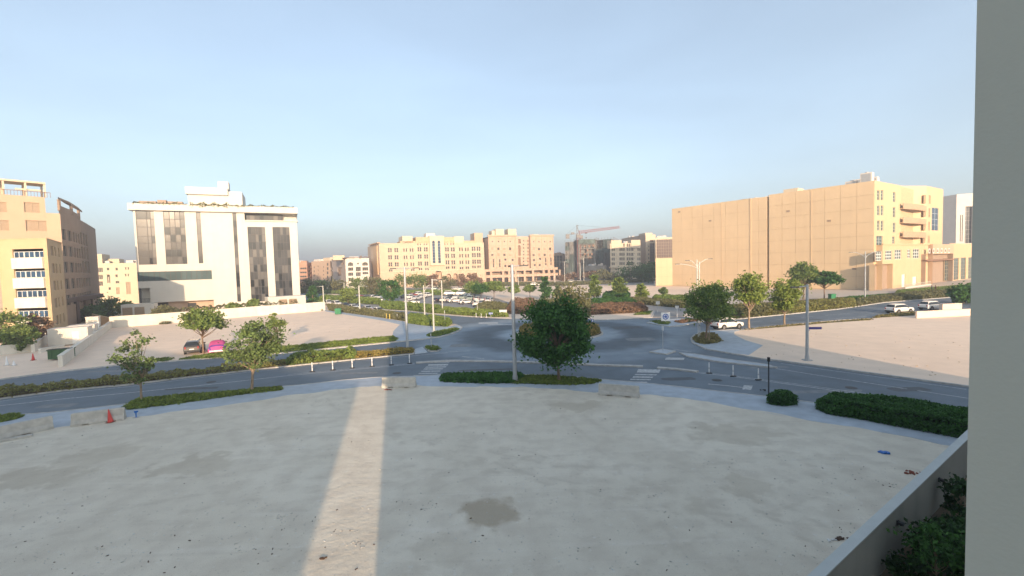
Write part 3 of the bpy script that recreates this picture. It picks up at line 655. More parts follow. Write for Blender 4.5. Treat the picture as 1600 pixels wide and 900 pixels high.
# ---- white office building
def white_building():
    O = (180, 270, 3.748)
    A = G(207, 318, 30.0); B = G(462.5, 325, 30.0); F = Fac(A, B)
    q = lambda x0, y0, x1, y1, **k: F.rect(O[0] + x0 / O[2], O[1] + y0 / O[2], O[0] + x1 / O[2], O[1] + y1 / O[2], **k)
    root = empty('office_building', (A.x, A.y, 0), 0, 'white office block with tall grey glass strips and planted roof', 'building')
    Tr = Matrix.Translation((-A.x, -A.y, 0))
    top = 28.2
    w1 = q(128, 213, 235, 538, depth=.35); w2 = q(289, 216, 414, 535, depth=.35); w3 = q(481, 222, 507, 530, depth=.35)
    w4 = q(701, 230, 723, 755, depth=.35); w5 = q(786, 317, 889, 755, depth=.35); w6 = q(931, 318, 1030, 721, depth=.35)
    wb = q(130, 576, 567, 630, depth=.5); terr = q(757, 236, 1068, 280, depth=3.0)
    terr['u1'] = F.L + .001; under = q(212, 752, 580, 822, depth=2.4); porch = q(128, 676, 206, 780, depth=3)
    porch['u0'] = -.001; under['z0'] = porch['z0'] = 0.0; w4['z0'] = max(w4['z0'], .8); w5['z0'] = max(w5['z0'], .5)
    if w1['z1'] > top - .1: w1['z1'] = top - .1
    for w in (w2, w3, w4): w['z1'] = min(w['z1'], top - .1)
    under['u0'] = porch['u1'] + .6
    holes = [w1, w2, w3, w4, w5, w6, wb, terr, under, porch]
    pts = deepen(A, B, 22)
    blk = MB(); wall_face(blk, F, 0, top, holes, m=0, mr=1)
    for i in (1, 2, 3): wall_face(blk, Fac(pts[i], pts[(i + 1) % 4]), 0, top, [], m=0)
    blk.sheet(pts, top - .02)
    for v in (w for w in (terr, under, porch)):      # rear wall of the recesses
        d = -v['depth'] + .02; blk.quad(F.p(v['u0'], d, v['z0']), F.p(v['u1'], d, v['z0']), F.p(v['u1'], d, v['z1']), F.p(v['u0'], d, v['z1']), 2 if v is under else 1)
    blk.build('wall', [M['white_wall'], M['white_wall'], M['pinkish']], root).location = (-A.x, -A.y, 0)
    # roof slab with fascia
    fa = MB(); up = F.p(-.9, 1.0), F.p(F.L + .3, 1.0), F.p(F.L + .3, -22.5), F.p(-.9, -22.5)
    fp = [Vector(p[:2]) for p in up]; fa.prism(fp, top + .005, 30.0, bottom=True)
    o = fa.build('roof', M['white_wall'], root); o.location = (-A.x, -A.y, 0)
    te = MB(); te.prism([Vector(F.p(terr['u0'], .4)[:2]), Vector(F.p(F.L + .3, .4)[:2]), Vector(F.p(F.L + .3, -3)[:2]), Vector(F.p(terr['u0'], -3)[:2])], terr['z0'] - .25, terr['z0'] + .05, bottom=True)
    te.build('terrace_slab', M['white_wall'], root).location = (-A.x, -A.y, 0)
    def curtain(w, nx, nz, rows=None, cols=None, mt='curtain'):
        fr = MB(); W_ = w['u1'] - w['u0']; H_ = w['z1'] - w['z0']; cols = cols or [i / nx for i in range(nx + 1)]; rows = rows or [i / nz for i in range(nz + 1)]
        for c in cols: fr.box(c * W_ - .065, c * W_ + .065, -.06, .03, 0, H_)
        for r in rows: fr.box(0, W_, -.05, .025, r * H_ - .06, r * H_ + .06)
        b0 = F.p(w['u0'], -.22, w['z0']); f = fr.build('window', M['mullion'], root, (b0[0] - A.x, b0[1] - A.y, b0[2]), F.rz)
        rnd = random.Random(int(W_ * 100))
        for a, b in zip(cols, cols[1:]):
            for c, d in zip(rows, rows[1:]):
                key = (round((b - a) * W_, 2), round((d - c) * H_, 2), mt)
                if key not in _wc:
                    g = MB(); g.box(-key[0] / 2, key[0] / 2, -.012, .012, -key[1] / 2, key[1] / 2); _wc[key] = g.mesh('pane', M[mt])
                p = link('pane', _wc[key] if mt != 'curtain' else _wc.setdefault((key, rr := rnd.choice((0, 0, 1, 2))), _wc[key] if rr == 0 else remat(_wc[key], 'curtain_b' if rr == 1 else 'curtain_c')), f, ((a + b) / 2 * W_, 0, (c + d) / 2 * H_)); p.rotation_euler = (R(rnd.uniform(-.35, .35)), 0, R(rnd.uniform(-.35, .35)))
    curtain(w1, 0, 0, [0, .13, .26, .4, .53, .7, .85, 1], [0, .58, .78, 1])
    curtain(w2, 0, 0, [0, .14, .28, .42, .56, .70, .85, 1], [0, .27, .52, .76, 1])
    curtain(w3, 1, 7); curtain(w4, 1, 12); curtain(w5, 0, 0, [i / 10 for i in range(11)], [0, .22, .44, .6, .8, 1]); curtain(w6, 0, 0, [i / 9 for i in range(10)], [0, .22, .44, .6, .8, 1])
    curtain(wb, 14, 1, mt='teal_glass')
    tw = dict(terr); tw['u1'] = terr['u0'] + (terr['u1'] - terr['u0']) * .72; tw['z1'] -= .4; tw['z0'] += .3
    A0 = F.A.copy(); F.A = F.A - F.n * 1.6; curtain(tw, 8, 1); F.A = A0
    pw = dict(porch); pw['z0'] = 0; pw['z1'] = 3
    # porch: railings, low canopy columns
    pr = MB()
    for i in range(10):
        u = porch['u0'] + (porch['u1'] - porch['u0']) * i / 9; pr.tube(F.p(u, -.2, 3.2), F.p(u, -.2, 4.3), .03, n=5)
    pr.tube(F.p(porch['u0'], -.2, 4.3), F.p(porch['u1'], -.2, 4.3), .04, n=5); pr.tube(F.p(porch['u0'] + .3, -.3, 0), F.p(porch['u0'] + .3, -.3, porch['z1']), .15)
    pr.box(0, 0.01, 0, .01, 0, .01, 0, Matrix.Translation(F.p(1, -1, 0)))
    pr.build('railing', M['mullion'], root).location = (-A.x, -A.y, 0)
    sl_ = MB(); sl_.prism([Vector(F.p(0.1, -.1)[:2]), Vector(F.p(porch['u1'] - .1, -.1)[:2]), Vector(F.p(porch['u1'] - .1, -2.9)[:2]), Vector(F.p(.1, -2.9)[:2])], 2.95, 3.2, bottom=True); sl_.build('balcony', M['white_low'], root).location = (-A.x, -A.y, 0)
    for a, b in ((418, 465), (225, 300)):
        h = q(a, 765, b, 790); h['depth'] = 2.3; h['z0'] = max(.9, h['z0']); win(F, h, None, 'mullion', 'glass').parent = root
        o = root.children[-1]; o.location = (o.location.x - A.x, o.location.y - A.y, o.location.z)
    # penthouse
    def ph(x0, y0, x1, off, z0, z1, d, nm, zl=None):
        r0 = q(x0, y0, x1, y0 + 20); p = [Vector(F.p(r0['u0'], -off)[:2]), Vector(F.p(r0['u1'], -off)[:2]), Vector(F.p(r0['u1'], -off - d)[:2]), Vector(F.p(r0['u0'], -off - d)[:2])]
        m_ = MB(); m_.prism(p, z0, z1, bottom=True); m_.build(nm, M['white_wall'], root).location = (-A.x, -A.y, 0)
    ph(408, 110, 735, 4.0, 30.0, 34.8, 12, 'penthouse'); ph(396, 92, 650, 3.2, 33.6, 35.6, 13, 'penthouse_roof'); ph(588, 66, 652, 5, 35.62, 37.8, 4, 'lift_housing')
    # low equipment and planting on the roof
    ro = MB()
    for (a, b, z) in ((130, 240, .9), (240, 300, 1.3), (300, 395, 1.0)):
        r0 = q(a, 150, b, 160); p = [Vector(F.p(r0['u0'], -1)[:2]), Vector(F.p(r0['u1'] - .3, -1)[:2]), Vector(F.p(r0['u1'] - .3, -3)[:2]), Vector(F.p(r0['u0'], -3)[:2])]; ro.prism(p, 30.0, 30.0 + z)
    ro.build('roof_deck', M['tan_d'], root).location = (-A.x, -A.y, 0)
    rng = np.random.default_rng(5); P = []
    for (a, b, k, hz, dr) in ((110, 240, 120, .5, .2), (240, 420, 160, .6, .3), (440, 660, 420, .9, .9), (660, 760, 120, .5, .6), (760, 1050, 240, .6, .1)):
        r0 = q(a, 180, b, 190); u = rng.uniform(r0['u0'], r0['u1'], k); cl = np.sin(u * 2.1) * .5 + .6
        zz_ = 30.0 + hz * cl * rng.random(k) - dr * (rng.random(k) ** 2) * cl
        for uu, z_ in zip(u, zz_): P.append(F.p(uu, 1.0 if z_ < 30 else rng.uniform(.2, .9), z_))
    me = quads_mesh('roof_planting', np.array(P) - np.array([A.x, A.y, 0]), .35, [M['leaf_olive']], 4); link('roof_planting', me, root)
    return F
WF = white_building()
WA = WF

# walls
def low_wall(pts, h, m, label, t=.25, cope=.05, ground=0.08, name='boundary_wall'):
    P = [Vector(p) for p in pts]; c = P[0]; root = empty(name, (c.x, c.y, 0), 0, label, 'wall')
    Q = [p - c for p in P]; a = MB(); a.ribbon(Q, t, -.1, h); a.build('wall', M[m], root)
    b = MB(); b.ribbon(Q, t + cope * 2, h + .004, h + .10); b.build('coping', M[m], root); return root
low_wall(GL([(172, 513), (235, 508.5), (300, 503), (400, 494), (480, 488), (508, 485.5)]), 2.3, 'white_low', 'long white boundary wall in front of the white office block')
low_wall(GL([(130, 500), (172, 512)]), 2.0, 'tan_l', 'tan boundary wall joining the long white one at its left end')
low_wall([G(95, 574.5), G(173, 513)], 1.35, 'white_low', 'pale low wall running back from the green skip', t=.4)
low_wall(GL([(-200, 575), (0, 556), (50, 550), (57, 549)]), 1.3, 'white_low', 'low cream wall below the round green bush at left edge', t=.4)
low_wall(GL([(52, 551), (75, 536)]), 1.3, 'white_low', 'short grey return wall behind the red cone', t=.4)
low_wall(GL([(62, 552), (100, 546)]), .6, 'white_low', 'very low white wall behind the green skip', t=.4)
def plinth(px0, px1, y, h, d, louv, label, z0=0.05):
    A = G(px0, y[0]); B = G(px1, y[1]); F = Fac(A, B); root = empty('plant_enclosure', (A.x, A.y, 0), 0, label, 'enclosure')
    m = MB(); m.prism([p - A for p in deepen(A, B, d)], 0, h); m.build('wall', M['white_wall'], root)
    for a, b in louv:
        g = MB(); n = 9; W_ = (b - a) * F.L; H_ = h * .52
        g.box(0, W_, -.02, .0, 0, H_)
        for i in range(n): g.cbox(W_ / 2, -.05, (i + .5) * H_ / n, W_, .1, .03, rx=R(35))
        p = F.p(a * F.L, .01, h * .28); g.build('louvre', M['shutter'], root, (p[0] - A.x, p[1] - A.y, p[2]), F.rz)
    return root
plinth(419.5, 478.5, (487.5, 483.0), 3.9, 4, [(.28, .5), (.54, .76)], 'white plant enclosure with two louvres at right foot of office block')
plinth(190, 242, (499.5, 496.5), 3.6, 3, [(.04, .34), (.4, .7)], 'white plant enclosure with two louvres left of office block')

# ---- tan clad hall on the right
def tan_hall():
    HT = 33.0; Cn = G(1366.5, 282, HT); Lf = G(1050, 325, HT); F = Fac(Lf, Cn); L_ = F.L
    root = empty('clad_hall', (Cn.x, Cn.y, 0), 0, 'large tan clad hall with blank panelled flank and low annex', 'building')
    off = lambda o: setattr(o, 'location', Vector(o.location) - Vector((Cn.x, Cn.y, 0)))
    uS = F.uv(1173, 400)[0]; uG = F.uv(1201, 400)[0]; uLow = F.uv(1157, 400)[0]
    zlow = F.uv(1150, 313)[1]
    # side facade
    D = Fac(Cn, G(1408, 290, HT)); Dl = D.L
    back = -F.n * 45
    body = MB()
    P = lambda u, o=0: Vector(F.p(u, o)[:2])
    body.prism([P(0, 0), P(uLow, 0), P(uLow, -30), P(0, -30)], 0, zlow)
    body.prism([P(uLow, 0), P(uG - .5, 0), P(uG - .5, -30), P(uLow, -30)], 0, HT - .6)
    body.prism([P(uG - .5, -.8), P(uG + .2, -.8), P(uG + .2, -30), P(uG - .5, -30)], 0, HT - .6)
    E2 = Vector(D.p(Dl)[:2])
    body.prism([P(uG + .2, 0), Cn - F.e * .01, Cn + D.e * .3 - D.n * .3, E2 - D.n * .5, E2 - D.n * .3 + back * .4, P(uG + .2, -30)], 0, HT - .05)
    o = body.build('core', M['tan_joint'], root); off(o)
    pane_ = {}
    def panels(F, u0, u1, z0, z1, nu, nz, o=.0, mt='tan'):
        w = (u1 - u0) / nu; h = (z1 - z0) / nz; key = (round(w, 3), round(h, 3), mt)
        if key not in pane_:
            g = MB(); g.box(-w / 2 + .03, w / 2 - .03, -.10, 0, -h / 2 + .03, h / 2 - .03); pane_[key] = g.mesh('panel', M[mt])
        for i in range(nu):
            for j in range(nz):
                p = F.p(u0 + w * (i + .5), .08 + o + .012 * (((i * 7 + j * 5) % 3) - 1), z0 + h * (j + .5)); off(link('panel', pane_[key], root, p, F.rz))
    ua = 0.0
    panels(F, 0, uS, 0.1, zlow, max(1, round(uS / 4.6)), 7)
    panels(F, uLow, uS, zlow, HT - .5, 1, 1)
    panels(F, uS, uG - .5, 0.1, HT - .5, 2, 8, .0)
    r = MB(); r.box(-.25, .25, -.3, .22, 0, HT - .4); off(r.build('pilaster', M['tan_l'], root, F.p(uS, 0, .02), F.rz))
    panels(F, uG + .2, L_ - .02, 0.1, HT, max(1, round((L_ - uG) / 4.5)), 8)
    # side facade with slot windows
    hs = []
    o7 = (1250, 260, 4.09)
    qq = lambda a, b, c, d, **k: D.rect(o7[0] + a / o7[2], o7[1] + b / o7[2], o7[0] + c / o7[2], o7[1] + d / o7[2], **k)
    for y0, y1 in ((153, 215), (250, 312), (347, 410)):
        for x0, x1 in ((493, 508), (517, 532), (594, 609)):
            dy = 12 if x0 > 550 else 0; hs.append(qq(x0, y0 + dy, x1, y1 + dy))
    hs.append(qq(488, 445, 527, 503)); hs.append(qq(589, 448, 604, 500))
    m = MB(); wall_face(m, D, 0, HT, hs, mr=0); off(m.build('wall', [M['tan_l']], root))
    for h in hs: w = win(D, h, root, 'frame_w', 'teal_glass', 2 if h['u1'] - h['u0'] > 2 else 1, 3); off(w)
    # podium in front of the side facade
    zP = D.uv(1405, 383)[1]
    # penthouse boxes and roof units
    rb = MB(); a = F.uv(1222, 300)[0]
    rb.prism([P(a, -1), P(a + 4.5, -1), P(a + 4.5, -6), P(a, -6)], HT - 1, HT + 1.2); off(rb.build('roof_box', M['cream'], root))
    for (x, w_, h_, d_) in ((1166, 3.2, 1.0, 3), (1190, 2, .9, 2), (1200, 3, .7, 2), (1330, 7, 2.6, 8), (1318, 3, 1.6, 3), (1344, 3, 3.4, 2)):
        a = F.uv(x, 300)[0]; u = MB(); zb = (HT if x > 1200 else HT - .6)
        u.box(-w_ / 2, w_ / 2, -1, 1, 0, h_); u.box(-w_ / 2 + .3, w_ / 2 - .3, -1.05, -1.0, .3, h_ - .3, 1); u.lathe([(.5, 0), (.5, .3), (.1, .3)], 10, 1, (0, 0, h_))
        off(u.build('air_unit', [M['offwhite'], M['galv']], root, F.p(a, -d_ - 4, zb), F.rz))
    for (x, y, nm) in ((1062, 331, 'wall_light'), (1232, 330, 'vent'), (1296, 345, 'vent'), (1110, 345, 'vent'), (1335, 420, 'vent')):
        u_, z_ = F.uv(x, y); g = MB(); g.box(-.5, .5, -.16, 0, -.3, .3); [g.box(-.45, .45, -.2, -.16, -.25 + k * .14, -.2 + k * .14) for k in range(4)]; off(g.build(nm, M['tan_d'], root, F.p(u_, .1, z_), F.rz))
    for x in (1128, 1268): g = MB(); u_ = F.uv(x, 380)[0]; g.tube((0, 0, .2), (0, 0, zlow - .5), .09, n=6); off(g.build('downpipe', M['tan_l'], root, F.p(u_, .2, 0), F.rz))
    # low annex on the left
    An = G(1024, 403.5, 12.0); Fl = Fac(An, Vector(F.p(-.02)[:2])); an = MB()
    Q = [An, Vector(F.p(-.02, -.1)[:2]), Vector(F.p(-.02, -25)[:2]), An - F.n * 25]
    an.prism(Q, 0, 11.95); off(an.build('annex', M['tan_joint'], root)); panels(Fl, .05, Fl.L - .05, .1, 12.0, 3, 3, .0)
    return F, D, Cn, off, qq, HT
TF, TD, TC, _o, TQ, THT = tan_hall()

def right_complex():
    D = TD; root = empty('civic_building', (TC.x, TC.y, 0), 0, 'light tan wing with stacked balconies, portal and podium windows', 'building')
    off = lambda o: (setattr(o, 'location', Vector(o.location) - Vector((TC.x, TC.y, 0))), o)[1]
    # stair / balcony recess between the hall and the second block
    D2 = Fac(D.p(D.L)[:2], D.p(D.L + 1)[:2]); s7 = lambda a, b: (1250 + a / 4.09, 260 + b / 4.09)
    uB0 = D.uv(*s7(783, 300))[0]; uB1 = D.uv(*s7(890, 300))[0]; zB = D.uv(*s7(785, 127))[1]; zP = D.uv(*s7(645, 500))[1]
    X0 = D.L + .6
    # second block: facade flush with D, flank turned toward the street
    A = Vector(D.p(uB0, 1.0)[:2]); B = Vector(D.p(uB1, 1.0)[:2]); F2 = Fac(A, B)
    q2 = lambda a, b, c, d, **k: F2.rect(*s7(a, b), *s7(c, d), **k)
    hs = [q2(795, 182, 806, 235), q2(822, 185, 834, 240), q2(793, 265, 804, 322), q2(820, 268, 832, 325), q2(792, 352, 803, 408), q2(818, 355, 830, 410), q2(790, 440, 801, 490), q2(816, 442, 828, 490)]
    gl = q2(842, 265, 885, 410, depth=.2); hs = hs + [gl]
    flank = Fac(Vector(D.p(uB0 - 13, -5)[:2]), A)
    w = MB(); wall_face(w, F2, 0, zB, hs, mr=0)
    for a, b in ((B, B - D.n * 22), (B - D.n * 22, Vector(D.p(uB0 - 13, -22)[:2]))): wall_face(w, Fac(a, b), 0, zB, [])
    pl = [A, B, B - D.n * 22, Vector(D.p(uB0 - 13, -22)[:2]), flank.A]; w.sheet(pl, zB - .6)
    off(w.build('wall', M['tan_l'], root))
    fl = MB(); wall_face(fl, flank, 0, zB, []); off(fl.build('flank_wall', M['tan'], root))
    for h in hs[:-1]: off(win(F2, h, root, 'frame_b', 'shutter', 1, 3))
    off(win(F2, gl, root, 'frame_w', 'blue_glass', 2, 4))
    for i, (ya) in enumerate((262, 350, 438)):       # three balconies in the recess
        zb = D.uv(*s7(700, ya))[1]; b = MB(); h_ = 1.9
        a0 = D.L - 1.0
        Pp = [Vector(D.p(a0, .9)[:2]), Vector(D.p(a0 + (uB0 - a0) * .5, 1.6)[:2]), Vector(D.p(uB0 - .05, 1.05)[:2]), Vector(D.p(uB0 - .05, -3)[:2]), Vector(D.p(a0, -4)[:2])]
        b.prism(Pp, zb - h_ / 2, zb - h_ / 2 + .3, bottom=True); b.ribbon(Pp[:3], .15, zb - h_ / 2, zb + h_ / 2); off(b.build('balcony', M['balcony_t'], root))
    rb = MB(); rb.ribbon([Vector(D.p(D.L + .2, -4)[:2]), flank.A], .4, 0, zB - .4); off(rb.build('recess_wall', M['balcony_t'], root))
    g2 = MB(); g2.box(0, 3, -.2, .2, 0, zB * .5); off(g2.build('glazed_shaft', M['teal_glass'], root, D.p(uB1 + .1, .0, zP + 2), D.rz))
    # podium
    pA = Vector(D.p(2.0, 1.5)[:2]); pB = Vector(D.p(D.uv(1441, 420)[0], 1.5)[:2]); PF = Fac(pA, pB); pq = lambda a, b, c, d, **k: PF.rect(*s7(a, b), *s7(c, d), **k)
    zt = PF.uv(*s7(640, 502))[1]; zt = max(12, min(zt, 18))
    wn = [pq(485, 545, 523, 602), pq(545, 538, 587, 597), pq(605, 533, 647, 593), pq(686, 531, 706, 586), pq(722, 528, 762, 587)]
    ov = pq(478, 625, 592, 785, depth=1.4); ov['z0'] = 0
    dr = [pq(650, 690, 672, 750), pq(719, 705, 745, 748)]
    for d_ in dr: d_['z0'] = 0.02
    w = MB(); wall_face(w, PF, 0, zt, wn + [ov] + dr, mr=0)
    w.quad(PF.p(ov['u0'], -1.38, 0), PF.p(ov['u1'], -1.38, 0), PF.p(ov['u1'], -1.38, ov['z1']), PF.p(ov['u0'], -1.38, ov['z1']), 1)  # back of the overhang coloured brown to paint in its shade
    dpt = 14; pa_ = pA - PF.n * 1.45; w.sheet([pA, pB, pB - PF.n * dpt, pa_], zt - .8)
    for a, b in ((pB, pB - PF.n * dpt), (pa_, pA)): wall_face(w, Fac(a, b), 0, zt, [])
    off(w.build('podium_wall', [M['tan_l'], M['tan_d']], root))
    for h in wn: off(win(PF, h, root, 'frame_w', 'teal_glass', 3 if h['u1'] - h['u0'] > 4 else 2, 3, .22))
    for h in dr: off(win(PF, h, root, 'frame_w', 'frame_w', 1, 1, name='door'))
    cp = MB(); cp.box(-.2, PF.L + .2, -.3, .25, 0, .4); off(cp.build('cornice', M['tan_l'], root, PF.p(0, 0, zt + .01), PF.rz))
    rl = MB()
    for i in range(30): rl.tube((i * .8, 0, 0), (i * .8, 0, 1.3), .05, n=4)
    rl.tube((0, 0, 1.3), (23.2, 0, 1.3), .06, n=4); rl.box(0, 23.2, -.1, .1, 0, .5); off(rl.build('railing', M['pole_w'], root, PF.p(ov['u1'] + .5, 3, .05), PF.rz))
    # portal
    tA = Vector(D.p(D.uv(1441.5, 420)[0], 1.5)[:2]); tB = Vector(D.p(D.uv(1474.5, 420)[0], 1.5)[:2]); QF = Fac(tA - PF.n * -1.2, tB - PF.n * -1.2); tq = lambda a, b, c, d, **k: QF.rect(*s7(a, b), *s7(c, d), **k)
    zq = QF.uv(*s7(850, 497))[1]; hole = tq(803, 560, 915, 745, depth=1.62); hole['z0'] = 0; hole['u1'] = QF.L - .5
    w = MB(); wall_face(w, QF, 0, zq, [hole], mr=2); w.quad(QF.p(hole['u0'], -1.6, 0), QF.p(hole['u1'], -1.6, 0), QF.p(hole['u1'], -1.6, hole['z1']), QF.p(hole['u0'], -1.6, hole['z1']), 2)  # brown reveals and back quad: the portal's deep shade put into the colour
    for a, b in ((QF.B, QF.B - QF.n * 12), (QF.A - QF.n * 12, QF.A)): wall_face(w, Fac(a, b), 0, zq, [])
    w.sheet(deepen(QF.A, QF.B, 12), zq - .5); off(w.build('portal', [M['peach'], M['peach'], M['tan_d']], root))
    w0 = (hole['u1'] - hole['u0']) / 7
    for i in range(6):
        g = MB(); g.box(-.9, .9, -.06, .02, 0, 1.6); g.box(-.55, .55, -.08, -.06, .3, 1.3, 1); off(g.build('lattice_panel', [M['frame_w'], M['balcony_b']], root, QF.p(hole['u0'] + w0 * (i + .75), .05, hole['z1'] + .3), QF.rz))
    cb = MB(); cb.box(0, hole['u1'] - hole['u0'], -1.0, .9, 0, .5); off(cb.build('canopy', M['balcony_b'], root, QF.p(hole['u0'], -.6, hole['z1'] - 2.4), QF.rz))
    # right wing with tall windows
    rA = Vector(tB) + D.e * .05; rB = rA + D.e * 48; RF = Fac(rA, rB); rq = lambda a, b, c, d, **k: RF.rect(*s7(a, b), *s7(c, d), **k)
    zr = RF.uv(*s7(960, 492))[1]; tw = [rq(924, 588, 957, 730), rq(982, 586, 1014, 724), rq(1028, 583, 1060, 720), rq(1075, 581, 1105, 716), rq(1125, 581, 1160, 716)]
    w = MB(); wall_face(w, RF, 0, zr, tw, mr=0); w.sheet(deepen(rA, rB, 25), zr - .6)
    for a, b in ((rB, rB - RF.n * 25),): wall_face(w, Fac(a, b), 0, zr, [])
    off(w.build('wing_wall', M['tan_l'], root))
    for h in tw: off(win(RF, h, root, 'frame_b', 'teal_glass', 2, 6))
right_complex()
def far_white():
    A = G(1472, 308, 31); B = G(1540, 303, 31)
    Cq = G(1497, 306, 31); F1 = Fac(A, Cq)
    A = Vector((150, 165)); 
    d = lambda px, dist: Vector((ray(px, 400).x / ray(px, 400).y * dist, dist))
    a = d(1466, 262); b = d(1493, 252); c = d(1560, 246); F1 = Fac(a, b); F2 = Fac(b, c)
    zt = F1.uv(1480, 306)[1]; root = empty('pale_office', (a.x, a.y, 0), 0, 'pale office with vertical slots rising behind the civic building podium', 'building')
    s7 = lambda x, y: (1250 + x / 4.09, 260 + y / 4.09)
    hs = [F2.rect(*s7(1055, 255), *s7(1110, 490), depth=2.0), F2.rect(*s7(1022, 310), *s7(1028, 480)), F2.rect(*s7(1034, 310), *s7(1040, 480))]
    pts = [a, b, c, c - F2.n * 20, a - F1.n * 20]
    o = block(root, [p - a for p in pts], 0, zt, M['offwhite'], {1: [dict(h) for h in hs]}); 
    for h in hs[1:]:
        w = win(F2, h, root, 'mullion', 'glass', 1, 5); w.location = Vector(w.location) - Vector((a.x, a.y, 0))
    g = MB(); 
    w = win(F2, dict(hs[0], depth=1.9), root, 'frame_w', 'curtain', 3, 8); w.location = Vector(w.location) - Vector((a.x, a.y, 0))
far_white()

# ---- left cluster
D_ = lambda px, dist: Vector((ray(px, 430).x / ray(px, 430).y * dist, dist))
D_ = D_
def left_front():
    r = lambda px, d: Vector((ray(px, 430).x, ray(px, 430).y)).normalized()
    # front ochre block: facade from left of frame to corner at px 77, flank 77..101
    C1 = G(91, 527.5); zt = 17.6
    zt = 17.3; K = D_(77, 78); A = K + Vector((-18, -.5)); F = Fac(A, K); flB = D_(100, 89.6)
    root = empty('apartment_block', (K.x, K.y, 0), 0, 'ochre apartment block with white bays and blue windows at left edge', 'building')
    off = lambda o: (setattr(o, 'location', Vector(o.location) - Vector((K.x, K.y, 0))), o)[1]
    S = Fac(K, flB); pts = [A, K, flB, Vector((-92, 90.5)), A + Vector((0, 8))]
    q1 = lambda a, b, c, d, **k: F.rect(a / 4.5, 260 + b / 4.5, c / 4.5, 260 + d / 4.5, **k)
    q2 = lambda a, b, c, d, **k: F.rect(a / 3.46, 440 + b / 3.46, c / 3.46, 440 + d / 3.46, **k)
    bays = [q1(88, 580, 300, 641, depth=.3), q1(105, 720, 313, 782, depth=.3), q1(118, 858, 325, 920, depth=.3), q2(97, 143, 260, 193, depth=.3), q2(130, 252, 272, 315, depth=1.2)]
    pan = [q1(85, 641, 308, 716), q1(100, 784, 320, 856), q2(92, 85, 255, 143), q2(105, 195, 268, 250)]
    u0 = min(b['u0'] for b in bays[:4]); u1 = max(b['u1'] for b in bays[:4])
    for b in bays[:4] + pan: b['u0'] = u0; b['u1'] = u1
    bays[4]['u0'] = u0 + .4; bays[4]['u1'] = u1
    for b, c in zip(pan, [0, 1, 2, 3]): b['z1'] = bays[c]['z0'] - .05
    for b in pan: pass
    pan[0]['z0'] = bays[1]['z1'] + .05; pan[1]['z0'] = bays[2]['z1'] + .05; pan[2]['z0'] = bays[3]['z1'] + .05; pan[3]['z0'] = bays[4]['z1'] + .05
    ss = []
    for j in range(5):
        for k_ in range(3): ss.append(dict(u0=S.L * (.2 + .25 * k_), u1=S.L * (.2 + .25 * k_) + S.L * (.17 if k_ == 0 else .09), z0=2.2 + j * 3.1, z1=3.9 + j * 3.1))
    w = MB(); wall_face(w, F, 0, zt, bays, mr=0); wall_face(w, S, 0, zt, ss, mr=0)
    for i in (2, 3, 4): wall_face(w, Fac(pts[i], pts[(i + 1) % 5]), 0, zt, [])
    w.sheet(pts, zt - .7); w.quad(F.p(u0, -1.2, 0), F.p(u1, -1.2, 0), F.p(u1, -1.2, bays[4]['z1']), F.p(u0, -1.2, bays[4]['z1']))
    off(w.build('wall', M['yellow'], root))
    wc = MB(); wc.ribbon([A, K, flB], .3, zt, zt + .15); off(wc.build('coping', M['yellow'], root))
    for p in pan:
        m = MB(); m.box(0, p['u1'] - p['u0'], -.35, .0, 0, p['z1'] - p['z0']); off(m.build('bay_panel', M['white_low'], root, F.p(p['u0'], 0, p['z0']), F.rz))
    for b in bays[:4]:
        W_ = b['u1'] - b['u0']
        for i in range(3):
            h = dict(b, u0=b['u0'] + W_ * i / 3 + .03, u1=b['u0'] + W_ * (i + 1) / 3 - .03, z1=b['z1'] - .45); off(win(F, h, root, 'frame_w', 'blue_glass', 2, 1, .07))
    b = bays[4]
    for i in range(2):
        h = dict(b, u0=b['u0'] + 1.2 + i * 2.5, u1=b['u0'] + 3.2 + i * 2.5, z0=b['z0'] + .6, z1=b['z1'] - .3, depth=.9); off(win(F, h, root, 'frame_w', 'blue_glass', 2, 1, .12))
    for h in ss: off(win(S, h, root, 'frame_b', 'shutter', 1, 1))
    # balcony stack at far left edge
    m = MB(); m.box(0, 6, -.9, 0, 0, zt + 1.2); off(m.build('stair_bay', M['offwhite'], root, F.p(F.uv(2, 450)[0] - 6, 0, 0), F.rz))
    # taller block behind
    d1 = 92.; P0 = D_(-40, 86); P1 = D_(79, 94); P2 = D_(101, 95.5); F2 = Fac(P0, P1); F3 = Fac(P1, P2)
    root = empty('apartment_block', (P1.x, P1.y, 0), 0, 'tall peach apartment block with roof pergolas behind the ochre block', 'building')
    off = lambda o: (setattr(o, 'location', Vector(o.location) - Vector((P1.x, P1.y, 0))), o)[1]
    z2 = F2.uv(74, 308.5)[1]; z3 = F3.uv(90, 333.5)[1]
    q1 = lambda a, b, c, d, **k: F2.rect(a / 4.5, 260 + b / 4.5, c / 4.5, 260 + d / 4.5, **k)
    hs = [q1(170, 255, 281, 325), q1(-60, 250, 48, 320), q1(182, 382, 350, 455), q1(-60, 378, 66, 450)]
    pts = [P0, P1, P1 - F2.n * 14, P0 - F2.n * 14]
    w = MB(); wall_face(w, F2, 0, z2, hs, mr=0)
    for i in (1, 2, 3): wall_face(w, Fac(pts[i], pts[(i + 1) % 4]), 0, z2, [])
    w.sheet(pts, z2 - .3)
    pts = [P1, P2, P2 - F2.n * 14, P1 - F2.n * 14]
    for i in (0, 1, 2): wall_face(w, Fac(pts[i], pts[(i + 1) % 4]), 0, z3, [])
    w.sheet(pts, z3 - .3); off(w.build('wall', M['peach'], root))
    for h in hs: off(win(F2, h, root, 'frame_b', 'shutter', 3 if h['u1'] - h['u0'] > 4 else 2, 1))
